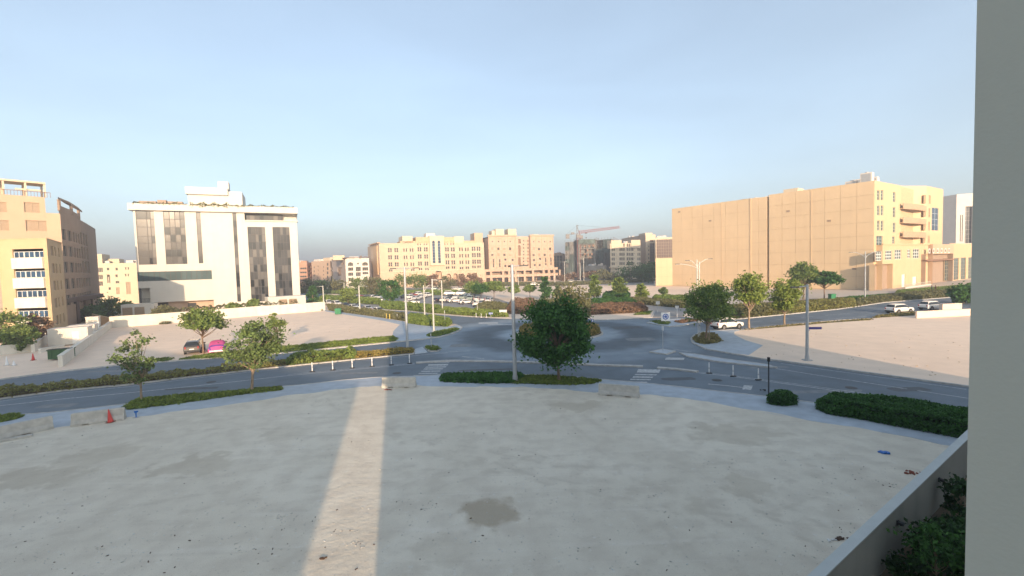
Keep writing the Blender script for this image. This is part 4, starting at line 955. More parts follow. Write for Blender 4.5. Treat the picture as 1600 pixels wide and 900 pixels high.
    # pergola + railing
    g = MB(); a = F2.uv(4, 300)[0]; b = F2.uv(72, 300)[0]; zr = z2; H_ = 2.7
    g.box(a - 4, b, -.2, 4.2, H_, H_ + .35)
    for u in (a, (a + b) / 2, b - .3): g.box(u, u + .3, 0, .3, 0, H_); g.box(u, u + .3, 3.7, 4.0, 0, H_)
    g.cbox(b - 2.5, .3, H_ * .5, 3.6, .25, .3); 
    off(g.build('pergola', M['cream'], root, F2.p(0, -.3, zr), F2.rz))
    g = MB()
    g.box(a - 4, b + .6, 0, .06, .95, 1.05)
    for i in range(24): u = a - 4 + (b + 4.6 - a) * i / 23; g.box(u - .03, u + .03, 0, .06, 0, 1.0)
    off(g.build('railing', M['balcony_b'], root, F2.p(0, -.1, zr), F2.rz))
    # brown side wing with stepped curve
    Q = [D_(99.5, 96.5), D_(118, 104), D_(129, 112), D_(141, 122)]
    root = empty('apartment_wing', (Q[0].x, Q[0].y, 0), 0, 'shaded brown apartment building with roof canopy right of the peach block', 'building')
    off = lambda o: (setattr(o, 'location', Vector(o.location) - Vector((Q[0].x, Q[0].y, 0))), o)[1]
    fs = [Fac(Q[i], Q[i + 1]) for i in range(3)]
    zt = fs[0].uv(108, 334)[1]; w = MB()
    allh = []
    for i, f in enumerate(fs):
        hs = []
        n = 2 if i == 0 else 3
        for j in range(6):
            for k_ in range(n):
                c = f.L * (k_ + .5) / n; ww = f.L / n * .62
                hs.append(dict(u0=c - ww / 2, u1=c + ww / 2, z0=4.6 + j * 3.55, z1=6.9 + j * 3.55 if not (i == 2 and 1 < j < 5) else 7.6 + j * 3.55))
        hs = [h for h in hs if h['z1'] < zt - .4]
        wall_face(w, f, 4.0, zt, hs, mr=0); allh.append((f, hs))
    nb = Vector((-.6, .8)) * 18
    poly = Q + [Q[3] + nb, Q[0] + nb]; w.prism([p + nb * .03 for p in poly], 0, 4.0); w.sheet(poly, zt - .3)
    wall_face(w, Fac(Q[3], Q[3] + nb), 4, zt, [])
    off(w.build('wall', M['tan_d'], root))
    for f, hs in allh:
        for h in hs: off(win(f, h, root, 'frame_b', 'glass', 2, 1))
    g = MB(); g.prism([Q[0], Q[1] + Vector((.8, -1)), Q[2] + Vector((1, -1)), Q[2] + nb * .4, Q[0] + nb * .4], zt + 2.3, zt + 2.7, bottom=True)
    for p in (Q[0] + nb * .05, Q[1] + nb * .05, Q[2] + nb * .05): g.cbox(p.x, p.y, zt + 1.1, .4, .4, 2.4)
    g.ribbon([q_ + nb * .03 for q_ in Q[:3]], .2, zt - .01, zt + 1.0); off(g.build('roof_canopy', M['tan_d'], root))
    g = MB(); n0 = Vector((.5, -.8)); g.prism([Q[0] + n0, Q[3] + Vector((5, -2)), Q[3] + nb * .1, Q[0] + nb * .1], 5.2, 6.2, bottom=True)
    for p in (Q[1] + n0, Q[2] + n0 * 1.5, Q[3] + n0 * 2): g.cbox(p.x, p.y, 2.6, .7, .7, 5.2)
    off(g.build('entrance_canopy', M['brown_dark'], root))
left_front()

def simple(name, label, m, corners, ztpx, holes_fn=None, depth=18, dist=None, fm='frame_b', gm='glass', extra=None, nx=2, nz=1):
    """corners: [(px, distance) ...] left to right; ztpx: pixel (x,y) on the first face's roof line"""
    P = [D_(px, d) for px, d in corners]; root = empty(name, (P[0].x, P[0].y, 0), 0, label, 'building')
    off = lambda o: (setattr(o, 'location', Vector(o.location) - Vector((P[0].x, P[0].y, 0))), o)[1]
    fs = [Fac(a, b) for a, b in zip(P, P[1:])]; zt = fs[0].uv(*ztpx)[1]
    w = MB(); hh = []
    for i, f in enumerate(fs):
        hs = holes_fn(i, f, zt) if holes_fn else []; wall_face(w, f, 0, zt, hs, mr=0, m=0 if i % 2 == 0 or not isinstance(m, tuple) else 1); hh.append((f, hs))
    dn = (P[0] + P[-1]).normalized(); bk = [P[-1] + dn * depth, P[0] + dn * depth]; ring = P + bk
    for a, b in ((P[-1], bk[0]), (bk[0], bk[1]), (bk[1], P[0])): wall_face(w, Fac(a, b), 0, zt, [])
    w.sheet(ring, zt - .5)
    ms = [M[x] for x in (m if isinstance(m, tuple) else (m, m))]; off(w.build('wall', ms, root))
    for f, hs in hh:
        for h in hs:
            if h.get('nowin'): continue
            off(win(f, h, root, h.get('fm', fm), h.get('gm', gm), h.get('nx', nx), h.get('nz', nz), .1 if h['u1'] - h['u0'] > 1.5 else .07))
    rq = random.Random(int(corners[0][0]))
    for q in range(5):      # water tanks, cooling units and stair heads on the flat roof
        f = fs[0] if fs[0].L > 8 or len(fs) == 1 else fs[1]; u = rq.uniform(.12, .88) * f.L; d_ = rq.uniform(2, 7); g = MB()
        if q % 2: g.lathe([(.9, 0), (.9, 1.7), (.3, 2.0)], 10)
        else: g.box(-1.1, 1.1, -.8, .8, 0, rq.uniform(1.0, 1.8)); g.box(-.8, .8, -.84, -.8, .2, .8)
        off(g.build('water_tank' if q % 2 else 'air_unit', M['offwhite' if q % 3 else 'galv'], root, f.p(u, -d_, zt - .5), f.rz))
    if extra: extra(root, off, fs, zt)
    return root, off, fs, zt
def roofbox(off, root, F, x0, x1, ytop, back, d, m, z0, nm='roof_box', base=None):
    u0 = F.uv(x0, ytop)[0]; u1 = F.uv(x1, ytop)[0]; A0 = F.A; sc_ = 1
    F2 = Fac(F.A - F.n * back, F.B - F.n * back); z1 = F2.uv((x0 + x1) / 2, ytop)[1]; u0 = F2.uv(x0, ytop)[0]; u1 = F2.uv(x1, ytop)[0]
    m_ = MB(); m_.prism([Vector(F2.p(u0)[:2]), Vector(F2.p(u1)[:2]), Vector(F2.p(u1, -d)[:2]), Vector(F2.p(u0, -d)[:2])], z0, z1); off(m_.build(nm, M[m], root))

# beige block between the brown wing and the office building
def ex(root, off, fs, zt):
    roofbox(off, root, fs[0], 141, 159, 397, .5, 8, 'cream', zt - .6); roofbox(off, root, fs[0], 168, 186, 404.5, 4, 6, 'cream', zt - .6)
    roofbox(off, root, fs[0], 197, 208, 407, 4, 6, 'offwhite', zt - .6)
def hf(i, f, zt):
    if i: return []
    o = []; s = lambda a, b, c, d, **k: f.rect(a / 4.5, 260 + b / 4.5, c / 4.5, 260 + d / 4.5, **k)
    for y in (712, 762, 808): o.append(s(682, y, 724, y + 32, nx=3))
    for x in (752, 812): 
        for y in (713, 760): o.append(s(x, y, x + 16, y + 18, nx=1))
    o.append(s(814, 805, 838, 822)); o.append(s(763, 850, 780, 868, nx=1)); o.append(s(818, 850, 842, 898, gm='shutter')); o.append(s(888, 812, 920, 898, gm='shutter'))
    o.append(s(754, 762, 762, 820, nx=1)); o.append(s(767, 762, 775, 820, nx=1))
    for x in (880, 898):
        for y in (708, 755): o.append(s(x, y, x + 9, y + 18, nx=1))
    return o
simple('apartment_building', 'beige apartment building far left of the white office block', 'cream', [(138, 152), (216, 158)], (190, 411), hf, extra=ex)

# salmon building, pink one, brown-windowed block right of the office building
def hsal(i, f, zt):
    if i == 0: return [f.rect(469, 418 + k * 6.3, 479, 420.8 + k * 6.3, nx=3) for k in range(4)]
    return [f.rect(482, 415.5 + k * 6.4, 485.5, 419 + k * 6.4, nx=1) for k in range(4)]
def exsal(root, off, fs, zt): roofbox(off, root, fs[0], 470, 479, 407.5, 2, 5, 'red_render', zt - .6)
simple('apartment_building', 'salmon apartment building just right of the white office block', 'red_render', [(455, 290), (480.5, 292), (489, 305)], (474, 410), hsal, extra=exsal)
def hpk(i, f, zt):
    if i: return []
    o = []
    for k in range(5): o.append(f.rect(510.3, 411 + k * 6.6, 513, 415.3 + k * 6.6, nx=1)); o.append(f.rect(489.7, 416 + k * 6.5, 491.5, 419 + k * 6.5, nx=1))
    for k in range(4): o.append(f.rect(496, 415 + k * 6, 497.5, 417.5 + k * 6, nx=1)); o.append(f.rect(504.5, 416 + k * 6, 506, 418.5 + k * 6, nx=1))
    return o
def expk(root, off, fs, zt):
    roofbox(off, root, fs[0], 490, 500, 405.3, 3, 6, 'offwhite', zt - .6); roofbox(off, root, fs[0], 505, 516, 402.6, 2, 8, 'cream', zt - .6)
simple('apartment_building', 'pale pink apartment building between the salmon and the mauve one', 'peach', [(487.5, 288), (517, 272), (520, 280)], (500, 408), hpk, extra=expk)
def hmv(i, f, zt):
    z = lambda a, b, c, d, **k: f.rect(460 + a / 11.43, 380 + b / 11.43, 460 + c / 11.43, 380 + d / 11.43, **k)
    if i == 0: return [z(650, 430, 680, 480), z(655, 500, 685, 590), z(770, 430, 842, 455, nx=3), z(775, 460, 835, 585, nx=3), z(848, 355, 888, 378, nx=1)]
    if i == 1:
        o = [z(958, 342, 1048, 408, arch=.6, nx=3, depth=1)] + [z(962, y, 1050, y + 58, nx=3, depth=1) for y in (435, 525)] + [z(968, 620, 1058, 680, nx=3, depth=1), z(975, 715, 1065, 770, nx=3, depth=1)]
        o += [z(1120, 350, 1152, 380), z(1098, 425, 1185, 500, nx=3, depth=.6), z(1100, 520, 1185, 590, nx=3, depth=.6), z(1128, 622, 1172, 672)]
        o += [z(1212, 340, 1312, 400, arch=.7, nx=3, depth=1.2), z(1215, 430, 1318, 490, nx=3, depth=1.2), z(1218, 515, 1318, 555, nx=3, depth=1.2), z(1240, 600, 1312, 690, arch=1, nx=2, depth=1.5)]
        return o
    return []
def exmv(root, off, fs, zt):
    for i, (a, b, y) in enumerate(((519.5, 540, 403.5), (540, 555, 402), (554, 565, 403.8), (565, 579, 402.2))):
        f = fs[0] if i == 0 else fs[1]; u0 = f.uv(a, y)[0]; u1 = f.uv(b, y)[0]
        m_ = MB(); m_.box(u0, u1 - .1, -.7, .3, 0, .5 if i != 2 else .3); off(m_.build('cornice', M['brown_dark'], root, f.p(0, 0, zt + .05 + .1 * i), f.rz))
    roofbox(off, root, fs[1], 520, 538, 399, 4, 9, 'cream', zt - .6); roofbox(off, root, fs[1], 546, 560, 401, 5, 9, 'offwhite', zt - .6); roofbox(off, root, fs[1], 562, 565.5, 399.5, 3, 3, 'brown_dark', zt - .6)
simple('apartment_building', 'mauve and white apartment building with arched brown balconies', ('pink_shade', 'offwhite'), [(519, 268), (540.5, 232), (577.5, 236), (581, 260)], (530, 405.5), hmv, extra=exmv)

# ---- hotel-like block with arcade
def hotel():
    P = [D_(594, 258), D_(757.5, 282)]; left = D_(581, 278); F = Fac(*P); S = Fac(left, P[0])
    root = empty('arcaded_building', (P[0].x, P[0].y, 0), 0, 'cream building with pointed arcade and twin tall blue windows', 'building')
    off = lambda o: (setattr(o, 'location', Vector(o.location) - Vector((P[0].x, P[0].y, 0))), o)[1]
    z6 = lambda a, b: (560 + a / 10, 360 + b / 10)
    q = lambda a, b, c, d, **k: F.rect(*z6(a, b), *z6(c, d), **k)
    zt = F.uv(*z6(550, 200))[1]; w = MB(); hs = []
    def pair(x, y, w_, h, kind):
        if kind == 'quad':
            for dx in (0, 34): hs.append(q(x + dx, y, x + dx + 24, y + 66, nx=1, nz=2, hk=1))
        elif kind == 'slim':
            for dx in (0, 38): hs.append(q(x + dx, y, x + dx + 19, y + 58, nx=1, nz=1, arch=1.0, depth=.4))
        else:
            for dx in (0, 32): hs.append(q(x + dx, y, x + dx + 22, y + 38, nx=1, nz=1))
    # left group
    sl = .02
    for k_, y in enumerate((275, 387, 498)):
        for x in (463, 563): pair(x + k_ * 4, y, 0, 0, 'quad')
        for x in (703, 803): pair(x + k_ * 6, y + 3, 0, 0, 'slim')
        for x in (925, 1025): pair(x + k_ * 5, y - 12, 0, 0, 'quad')
    for x in (920, 1020): pair(x, 172, 0, 0, 'slim')
    for x, y in ((480, 608), (825, 600), (945, 585), (1045, 585)): pair(x, y, 0, 0, 'low')
    # right group from second zoom (660,340,s5)
    z5 = lambda a, b: ((660 + a / 5 - 560) * 10, (340 + b / 5 - 360) * 10)
    for k_, y in enumerate((232, 282, 333)):
        for x in (178, 223): pair(*z5(x + k_ * 2, y), 0, 0, 'quad')
        for x in (287, 333): pair(*z5(x + k_ * 2, y + 1), 0, 0, 'slim')
        for x in (386, 424): pair(*z5(x + k_ * 2, y - 5), 0, 0, 'quad')
    for x in (172, 218): pair(*z5(x, 183), 0, 0, 'slim')
    for x, y in ((184, 382), (230, 380), (293, 385), (338, 382), (390, 376), (430, 374)): pair(*z5(x, y), 0, 0, 'low')
    tall = [q(1158, 160, 1200, 512, depth=.6, arch=1.0), q(1243, 160, 1285, 512, depth=.6, arch=1.0)]
    ar = []
    for x in (570, 690, 810, 925, 1040):
        ar.append(q(x, 725 - (x - 570) * .03, x + 78, 870, depth=3, arch=1.5))
    ar.append(q(1200, 625, 1308, 880, depth=3, arch=1.2))
    for x in (188, 240, 293, 345, 393):
        a, b = z5(x, 438 - (x - 188) * .02); ar.append(q(a, b, a + 74, b + 160, depth=3, arch=1.5))
    for h in ar: h['z0'] = 0
    tower = [h for h in tall]
    wall_face(w, F, 0, zt, hs + ar + [t for t in tall if False], depth=.4, mr=0)
    w.quad(F.p(0, -2.95, 0), F.p(F.L, -2.95, 0), F.p(F.L, -2.95, 8), F.p(0, -2.95, 8), 1)
    wall_face(w, S, 0, zt, [], m=0); bk = [P[1] - F.n * 30, left - F.n * 20]
    for a, b in ((P[1], bk[0]), (bk[0], bk[1]), (bk[1], left)): wall_face(w, Fac(a, b), 0, zt, [])
    w.sheet([left, P[0], P[1]] + bk, zt - .3)
    off(w.build('wall', [M['hotel'], M['pinkish']], root))
    for h in hs: off(win(F, h, root, 'frame_w', 'glass', 1, h.get('nz', 1), .06))
    # central tower proud of the wall, side bays, ochre fields
    uT0 = F.uv(*z6(1110, 300))[0]; uT1 = F.uv(*z6(1335, 300))[0]; zT = F.uv(*z6(1220, 88))[1]; zTb = F.uv(*z6(1220, 545))[1]
    FT = Fac(F.p(uT0, 1.2)[:2], F.p(uT1, 1.2)[:2]); tw = [FT.rect(*z6(1158, 160), *z6(1200, 512), depth=.4, arch=1.0), FT.rect(*z6(1243, 160), *z6(1285, 512), depth=.4, arch=1.0)]
    t = MB(); wall_face(t, FT, zTb, zT, tw, mr=0); d = deepen(FT.A, FT.B, 9)
    for i in (1, 2, 3): wall_face(t, Fac(d[i], d[(i + 1) % 4]), zTb, zT, [])
    t.sheet(d, zT - .2); t.quad(FT.p(0, 0, zTb), FT.p(0, -1.2, zTb), FT.p(FT.L, -1.2, zTb), FT.p(FT.L, 0, zTb)); off(t.build('tower', M['cream'], root))
    for h in tw: off(win(FT, h, root, 'frame_w', 'blue_glass', 1, 8, .08))
    def field(x0, y0, x1, m, pr, conv=z6, low=600):
        a = F.uv(*conv(x0, y0 + 100))[0]; b = F.uv(*conv(x1, y0 + 100))[0]; z1 = F.uv(*conv((x0 + x1) / 2, y0))[1]
        g = MB(); g.prism([Vector(F.p(a, -.3)[:2]), Vector(F.p(b, -.3)[:2]), Vector(F.p(b, -14)[:2]), Vector(F.p(a, -14)[:2])], zt - .4, z1); off(g.build('parapet_block', M[m], root))
    field(660, 165, 900, 'hotel_y', 0); field(690, 88, 850, 'cream', 0); field(900, 105, 1112, 'hotel_y', 0); field(1330, 105, 1500, 'hotel_y', 0); field(1500, 95, 1650, 'cream', 0); field(1650, 160, 1850, 'hotel_y', 0)
    g = MB(); a = F.uv(*z6(1085, 50))[0]; b = F.uv(*z6(1225, 50))[0]; g.prism([Vector(F.p(a, -5)[:2]), Vector(F.p(b, -5)[:2]), Vector(F.p(b, -12)[:2]), Vector(F.p(a, -12)[:2])], zT - 1, zT + 2); off(g.build('roof_box', M['offwhite'], root))
    # side bay panel
    u0 = S.L * .35
    g = MB(); g.box(S.L * .45, S.L * .85, -.6, 0, 7.5, zt - 1.2); 
    for k_ in range(4): g.box(S.L * .42, S.L * .88, -.7, -.6, 9 + k_ * 4.2, 9.3 + k_ * 4.2)
    off(g.build('oriel', M['hotel_y'], root, S.p(0, 0, 0), S.rz))
    g = MB(); g.box(-1, S.L + 1, -1.2, .5, 0, .5); off(g.build('cornice', M['peach'], root, S.p(0, 0, zt + .01), S.rz))
    g = MB(); g.box(-.1, F.L, -.3, 0, 0, .5); off(g.build('string_course', M['cream'], root, F.p(0, 0, 8.6), F.rz))
hotel()

def palace():
    P0 = D_(754, 306); P1 = D_(764.5, 293); P2 = D_(807, 300); P3 = D_(821, 304); P4 = D_(866, 309)
    P = [P0, P1, P2, P3, P4]; root = empty('stone_building', (P1.x, P1.y, 0), 0, 'pinkish stone building with carved bays above a two storey colonnade', 'building')
    off = lambda o: (setattr(o, 'location', Vector(o.location) - Vector((P1.x, P1.y, 0))), o)[1]
    fs = [Fac(a, b) for a, b in zip(P, P[1:])]; z9 = lambda a, b: (740 + a / 9, 350 + b / 9)
    F = Fac(P1, P4); zt = F.uv(*z9(400, 172))[1]; zc = F.uv(*z9(400, 640))[1]
    P2 = Vector(F.p(F.uv(*z9(605, 400))[0])[:2]); P3 = Vector(F.p(F.uv(*z9(800, 400))[0])[:2])
    FA = Fac(P1, P2); FB = Fac(P2 - F.n * 2.5, P3 - F.n * 2.5); FC = Fac(P3, P4)
    q = lambda f, a, b, c, d, **k: f.rect(*z9(a, b), *z9(c, d), **k)
    hA = []; hB = []; hC = []
    for f, hh, xs, dy in ((FA, hA, (265, 350, 435, 515), 0), (FC, hC, (845, 920, 1000, 1078), 2)):
        for x in xs: hh.append(q(f, x - 8, 236 + dy, x + 8, 256 + dy))
        for j, y in enumerate((325, 410)):
            for k_, x in enumerate(xs): hh.append(q(f, x - 16, y + dy + (k_ * 7 + j * 11) % 17, x + 14, y + 38 + dy + (k_ * 5) % 9, nx=2, gm='glass' if (k_ + j) % 2 else 'shutter'))
    for x in (280, 368): hA.append(q(FA, x - 9, 492, x + 9, 608, nz=4))
    for x in (1015, 1088): hC.append(q(FC, x - 9, 470, x + 9, 580, nz=4))
    for x, y in ((447, 500), (548, 505), (447, 588), (548, 575)): hA.append(q(FA, x - 14, y - 14, x + 14, y + 16))
    for x, y in ((850, 505), (935, 488), (860, 575), (930, 575)): hC.append(q(FC, x - 14, y - 12, x + 14, y + 16))
    for y0, y1 in ((215, 275), (300, 445), (468, 600)): hB.append(q(FB, 628, y0, 662, y1, gm='balcony_b', depth=1.2))
    for y in (225, 275, 325, 375, 420, 470, 515, 560):
        hB.append(q(FB, 695, y, 712, y + 22)); hB.append(q(FB, 752, y, 778, y + 24, gm='brown_dark' if y == 325 else 'balcony_b'))
    w = MB()
    for f, hh in ((FA, hA), (FB, hB), (FC, hC)): wall_face(w, f, zc, zt, hh, mr=0, depth=.35)
    wall_face(w, Fac(P0, P1), 0, zt - 1, [], m=1)
    for a, b in ((P2, FB.A), (FB.B, P3), (P4, P4 - F.n * 30), (P4 - F.n * 30, P0 - F.n * 20), (P0 - F.n * 20, P0)): wall_face(w, Fac(a, b), zc if a in (P2, FB.B) else 0, zt, [])
    w.sheet([P0, P1, P2, FB.A, FB.B, P3, P4, P4 - F.n * 30, P0 - F.n * 20], zt - .4)
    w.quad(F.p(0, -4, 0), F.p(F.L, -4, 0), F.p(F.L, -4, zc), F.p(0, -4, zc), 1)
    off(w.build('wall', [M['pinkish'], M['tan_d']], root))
    for f, hh in ((FA, hA), (FB, hB), (FC, hC)):
        for h in hh: off(win(f, h, root, 'frame_b', h.get('gm', 'glass'), h.get('nx', 1), h.get('nz', 1), .1))
    # string courses and pilasters (relief)
    for f, xs in ((FA, (222, 325, 405, 485, 585, 605)), (FC, (805, 885, 965, 1040, 1118))):
        g = MB()
        for y in (205, 298, 380, 470, 545):
            z = f.uv(*z9(400 if f is FA else 960, y))[1]; g.box(0, f.L, -.18, 0, z - .2, z + .2)
        for x in xs: u = f.uv(*z9(x, 400))[0]; u = min(max(u, .3), f.L - .3); g.box(u - .3, u + .3, -.24, 0, zc, zt - .1)
        off(g.build('stone_banding', M['peach'], root, f.p(0, 0, 0), f.rz))
        g = MB(); g.box(-.5, f.L + .3, -.7, .4, 0, .9); off(g.build('cornice', M['peach'], root, f.p(0, 0, zt + .01), f.rz))
    # colonnade two storeys
    E = D_(871.5, 308); FC2 = Fac(F.p(-.5, .3)[:2], E); n = 11; 
    z1 = FC2.uv(*z9(600, 715))[1]; z1b = FC2.uv(*z9(600, 745))[1]; z2 = FC2.uv(*z9(600, 632))[1]; z2b = FC2.uv(*z9(600, 660))[1]
    b = MB(); b.box(-3, FC2.L, -.4, 4, z2b, z2 + .3); b.box(-3, FC2.L, -.3, 4, z1b, z1 + .4); off(b.build('colonnade_beam', M['pinkish'], root, FC2.p(0, 0, 0), FC2.rz))
    cm = MB(); cm.box(-.7, .7, -.35, .7, 0, z2b); cmesh = cm.mesh('column', M['pinkish'])
    for x in (160, 245, 415, 500, 590, 718, 835, 985, 1060, 1135, 1215): off(link('column', cmesh, root, FC2.p(FC2.uv(*z9(x, 700))[0], -.1, 0), FC2.rz))
    g = MB()
    for i in range(14): g.box(i * FC2.L / 14 + .6, (i + .75) * FC2.L / 14, 0, .1, .1, z1b - .6)
    off(g.build('shopfront', M['glass'], root, FC2.p(0, -3.4, 0), FC2.rz))
    for (x0, x1, y, bk) in ((255, 310, 95, 6), (310, 425, 72, 4), (483, 598, 70, 4), (830, 900, 145, 3), (900, 990, 165, 3)):
        roofbox(off, root, F, *(740 + x / 9 for x in (x0, x1)), 350 + y / 9, bk, 7, 'cream', zt - .5)
    roofbox(off, root, F, 741, 754, 364, 6, 10, 'peach', 0, 'stair_tower')
palace()
def hrow(nu, nz, w, h, z0=5, zt_off=1.5, **k):
    def fn(i, f, zt):
        if i not in k.get('faces', (0,)): return []
        return grid_holes(f, 0, f.L, nu, w, z0, zt - zt_off, nz, h)
    return fn
simple('apartment_building', 'small pink building at right end of the stone colonnade', 'pinkish', [(866, 330), (879, 330), (886, 340)], (872, 396.5), hrow(3, 6, 1.6, 2, faces=(0,)), extra=lambda r, o, f, z: roofbox(o, r, f[0], 867, 877, 395.2, 2, 5, 'red_render', z - .6))

# ---- buildings under construction
def constr(label, corners, zpx, seed, floors, mt='grey_conc', net=(0, 1), holes=None):
    P = [D_(px, d) for px, d in corners]; root = empty('unfinished_building', (P[0].x, P[0].y, 0), 0, label, 'building')
    off = lambda o: (setattr(o, 'location', Vector(o.location) - Vector((P[0].x, P[0].y, 0))), o)[1]
    fs = [Fac(a, b) for a, b in zip(P, P[1:])]; zt = fs[0].uv(*zpx)[1]; dn = (P[0] + P[-1]).normalized(); bk = [P[-1] + dn * 20, P[0] + dn * 20]; ring = P + bk; rnd = random.Random(seed)
    c = sum(ring, Vector((0, 0))) / len(ring); inn = [p + (c - p) * .12 for p in ring]
    fh = zt / floors
    core = MB(); core.prism(inn, 0, zt - .5); off(core.build('core', M[mt], root))
    for k_ in range(1, floors + 1):
        s = MB(); s.prism(ring, k_ * fh - .35, k_ * fh, bottom=True); off(s.build('floor_slab', M[mt], root))
    for f in fs:
        n = max(2, int(f.L / 5)); col = MB()
        for i in range(n + 1): col.box(f.L * i / n - .3, f.L * i / n + .3, .05, .6, 0, zt - .4)
        off(col.build('column', M[mt], root, f.p(0, 0, 0), f.rz))
        sc_ = MB(); n = max(3, int(f.L / 2.4))
        for i in range(n + 1): sc_.tube((f.L * i / n, -.9, 0), (f.L * i / n, -.9, zt + 1.2), .07, n=4)
        for k_ in range(floors * 2): sc_.tube((0, -.9, k_ * fh / 2 + 1), (f.L, -.9, k_ * fh / 2 + 1), .06, n=4)
        off(sc_.build('scaffold', M['crane_g'], root, f.p(0, 0, 0), f.rz))
    for i in net:
        f = fs[i]; nn = max(2, int(f.L / 6)); 
        for a in range(nn):
            for k_ in range(floors):
                if rnd.random() < .22 or (holes and holes(i, a / nn, k_ / floors)): continue
                g = MB(); w_ = f.L / nn; n = 5
                for s_ in range(n):
                    y0 = .12 * math.sin(s_ * 2.1); y1 = .12 * math.sin((s_ + 1) * 2.1)
                    g.quad((w_ * s_ / n, y0, 0), (w_ * (s_ + 1) / n, y1, 0), (w_ * (s_ + 1) / n, y1, fh * .96), (w_ * s_ / n, y0, fh * .96))
                off(g.build('netting', M['netting'] if rnd.random() < .7 else M[mt], root, f.p(a * w_, 1.0, k_ * fh + .1), f.rz))
    return root, off, fs, zt
constr('grey building under construction with netting, left of the crane mast', [(885, 300), (899, 296), (901, 297)], (890, 378), 3, 9)
def exc(i, a, k): return .3 < k < .8
r_, o_, f_, z_ = constr('concrete frame building with open red openings behind the crane', [(899.5, 310), (905, 290), (930, 292), (935, 310)], (902, 375), 5, 9, holes=exc)
g = MB()
for (x, y) in ((913, 385), (920, 384.5), (926, 384), (917, 391), (913, 397), (918, 398), (919, 404), (924, 397), (922, 403)):
    h = f_[1].rect(x - 1.2, y - 1.5, x + 1.2, y + 1.5); g.box(h['u0'], h['u1'], -1.15, -1.0, h['z0'], h['z1'])
o_(g.build('opening', M['balcony_b'], r_, f_[1].p(0, 0, 0), f_[1].rz))
constr('netted grey tower under construction left of the cream arched building', [(929, 330), (933, 300), (957, 290), (968, 330)], (931, 376), 8, 9)
simple('site_building', 'low grey concrete site building right of the crane base', 'grey_conc', [(914, 285), (948, 280)], (930, 415), hrow(5, 1, 3, 2, 2, 1, faces=(0,)))
def hcr(i, f, zt):
    if i: return []
    o = []
    z8 = lambda a, b: (870 + a / 8.42, 345 + b / 8.42)
    for k_, y in enumerate((305, 362, 424, 485, 545)):
        for x in (722, 746) if k_ else (722,): o.append(f.rect(*z8(x, y), *z8(x + 16, y + 38), arch=.8))
        for x in (825, 850, 876, 920, 945, 970, 992): 
            if k_ == 0 and x in (850, 992): continue
            o.append(f.rect(*z8(x, y - 5), *z8(x + 17, y + 36), arch=.8))
        for x in (1062, 1085) if k_ else (1062,): o.append(f.rect(*z8(x, y - 3), *z8(x + 15, y + 36), arch=.8))
        for x in (778, 1018): o.append(f.rect(*z8(x, y), *z8(x + 7, y + 12)))
    return o
def excr(root, off, fs, zt):
    f = fs[0]; u0 = f.uv(970, 370)[0]; u1 = f.uv(985, 370)[0]
    for x0, x1 in ((954.3, 970.5), (985.5, 999.8)):
        a = f.uv(x0, 372)[0]; b = f.uv(x1, 372)[0]; m_ = MB(); m_.box(a, b, -.5, 5, zt - 3, f.uv(960, 375.5)[1]); off(m_.build('parapet_block', M['cream'], root, f.p(0, 0, 0), f.rz))
    m_ = MB(); m_.box(0, f.L, -1.2, 2, 7.5, 8.2); off(m_.build('canopy', M['cream'], root, f.p(0, 0, 0), f.rz))
simple('apartment_building', 'cream apartment building with five rows of arched windows', 'cream', [(954, 268), (1001.5, 272)], (978, 380), hcr, extra=excr, nx=1)
simple('apartment_building', 'tall salmon building with a bare side behind the cream arched one', ('peach', 'cream'), [(972, 345), (1009.5, 300), (1025, 304)], (1008, 366.5), lambda i, f, zt: [f.rect(1015.5, 375, 1021, 378, nx=3, gm='brown_dark')] + [f.rect(1015.5, 380, 1022.5, 413, nx=3, nz=8, gm='brown_dark', depth=.4)] + [f.rect(1013, 384 + 6 * k, 1014.5, 386.5 + 6 * k, nx=1) for k in range(5)] if i == 1 else [], extra=lambda r, o, f, z: roofbox(o, r, f[0], 998, 1008, 364.8, 1, 5, 'cream', z - .6))
simple('dark_office', 'dark maroon glazed office with cream roof band beside the tan hall', 'cream', [(1025, 285), (1062, 283)], (1035, 371), lambda i, f, zt: [f.rect(1025.8, 374, 1060, 430, nx=9, nz=12, gm='brown_dark')] if i == 0 else [], extra=None)

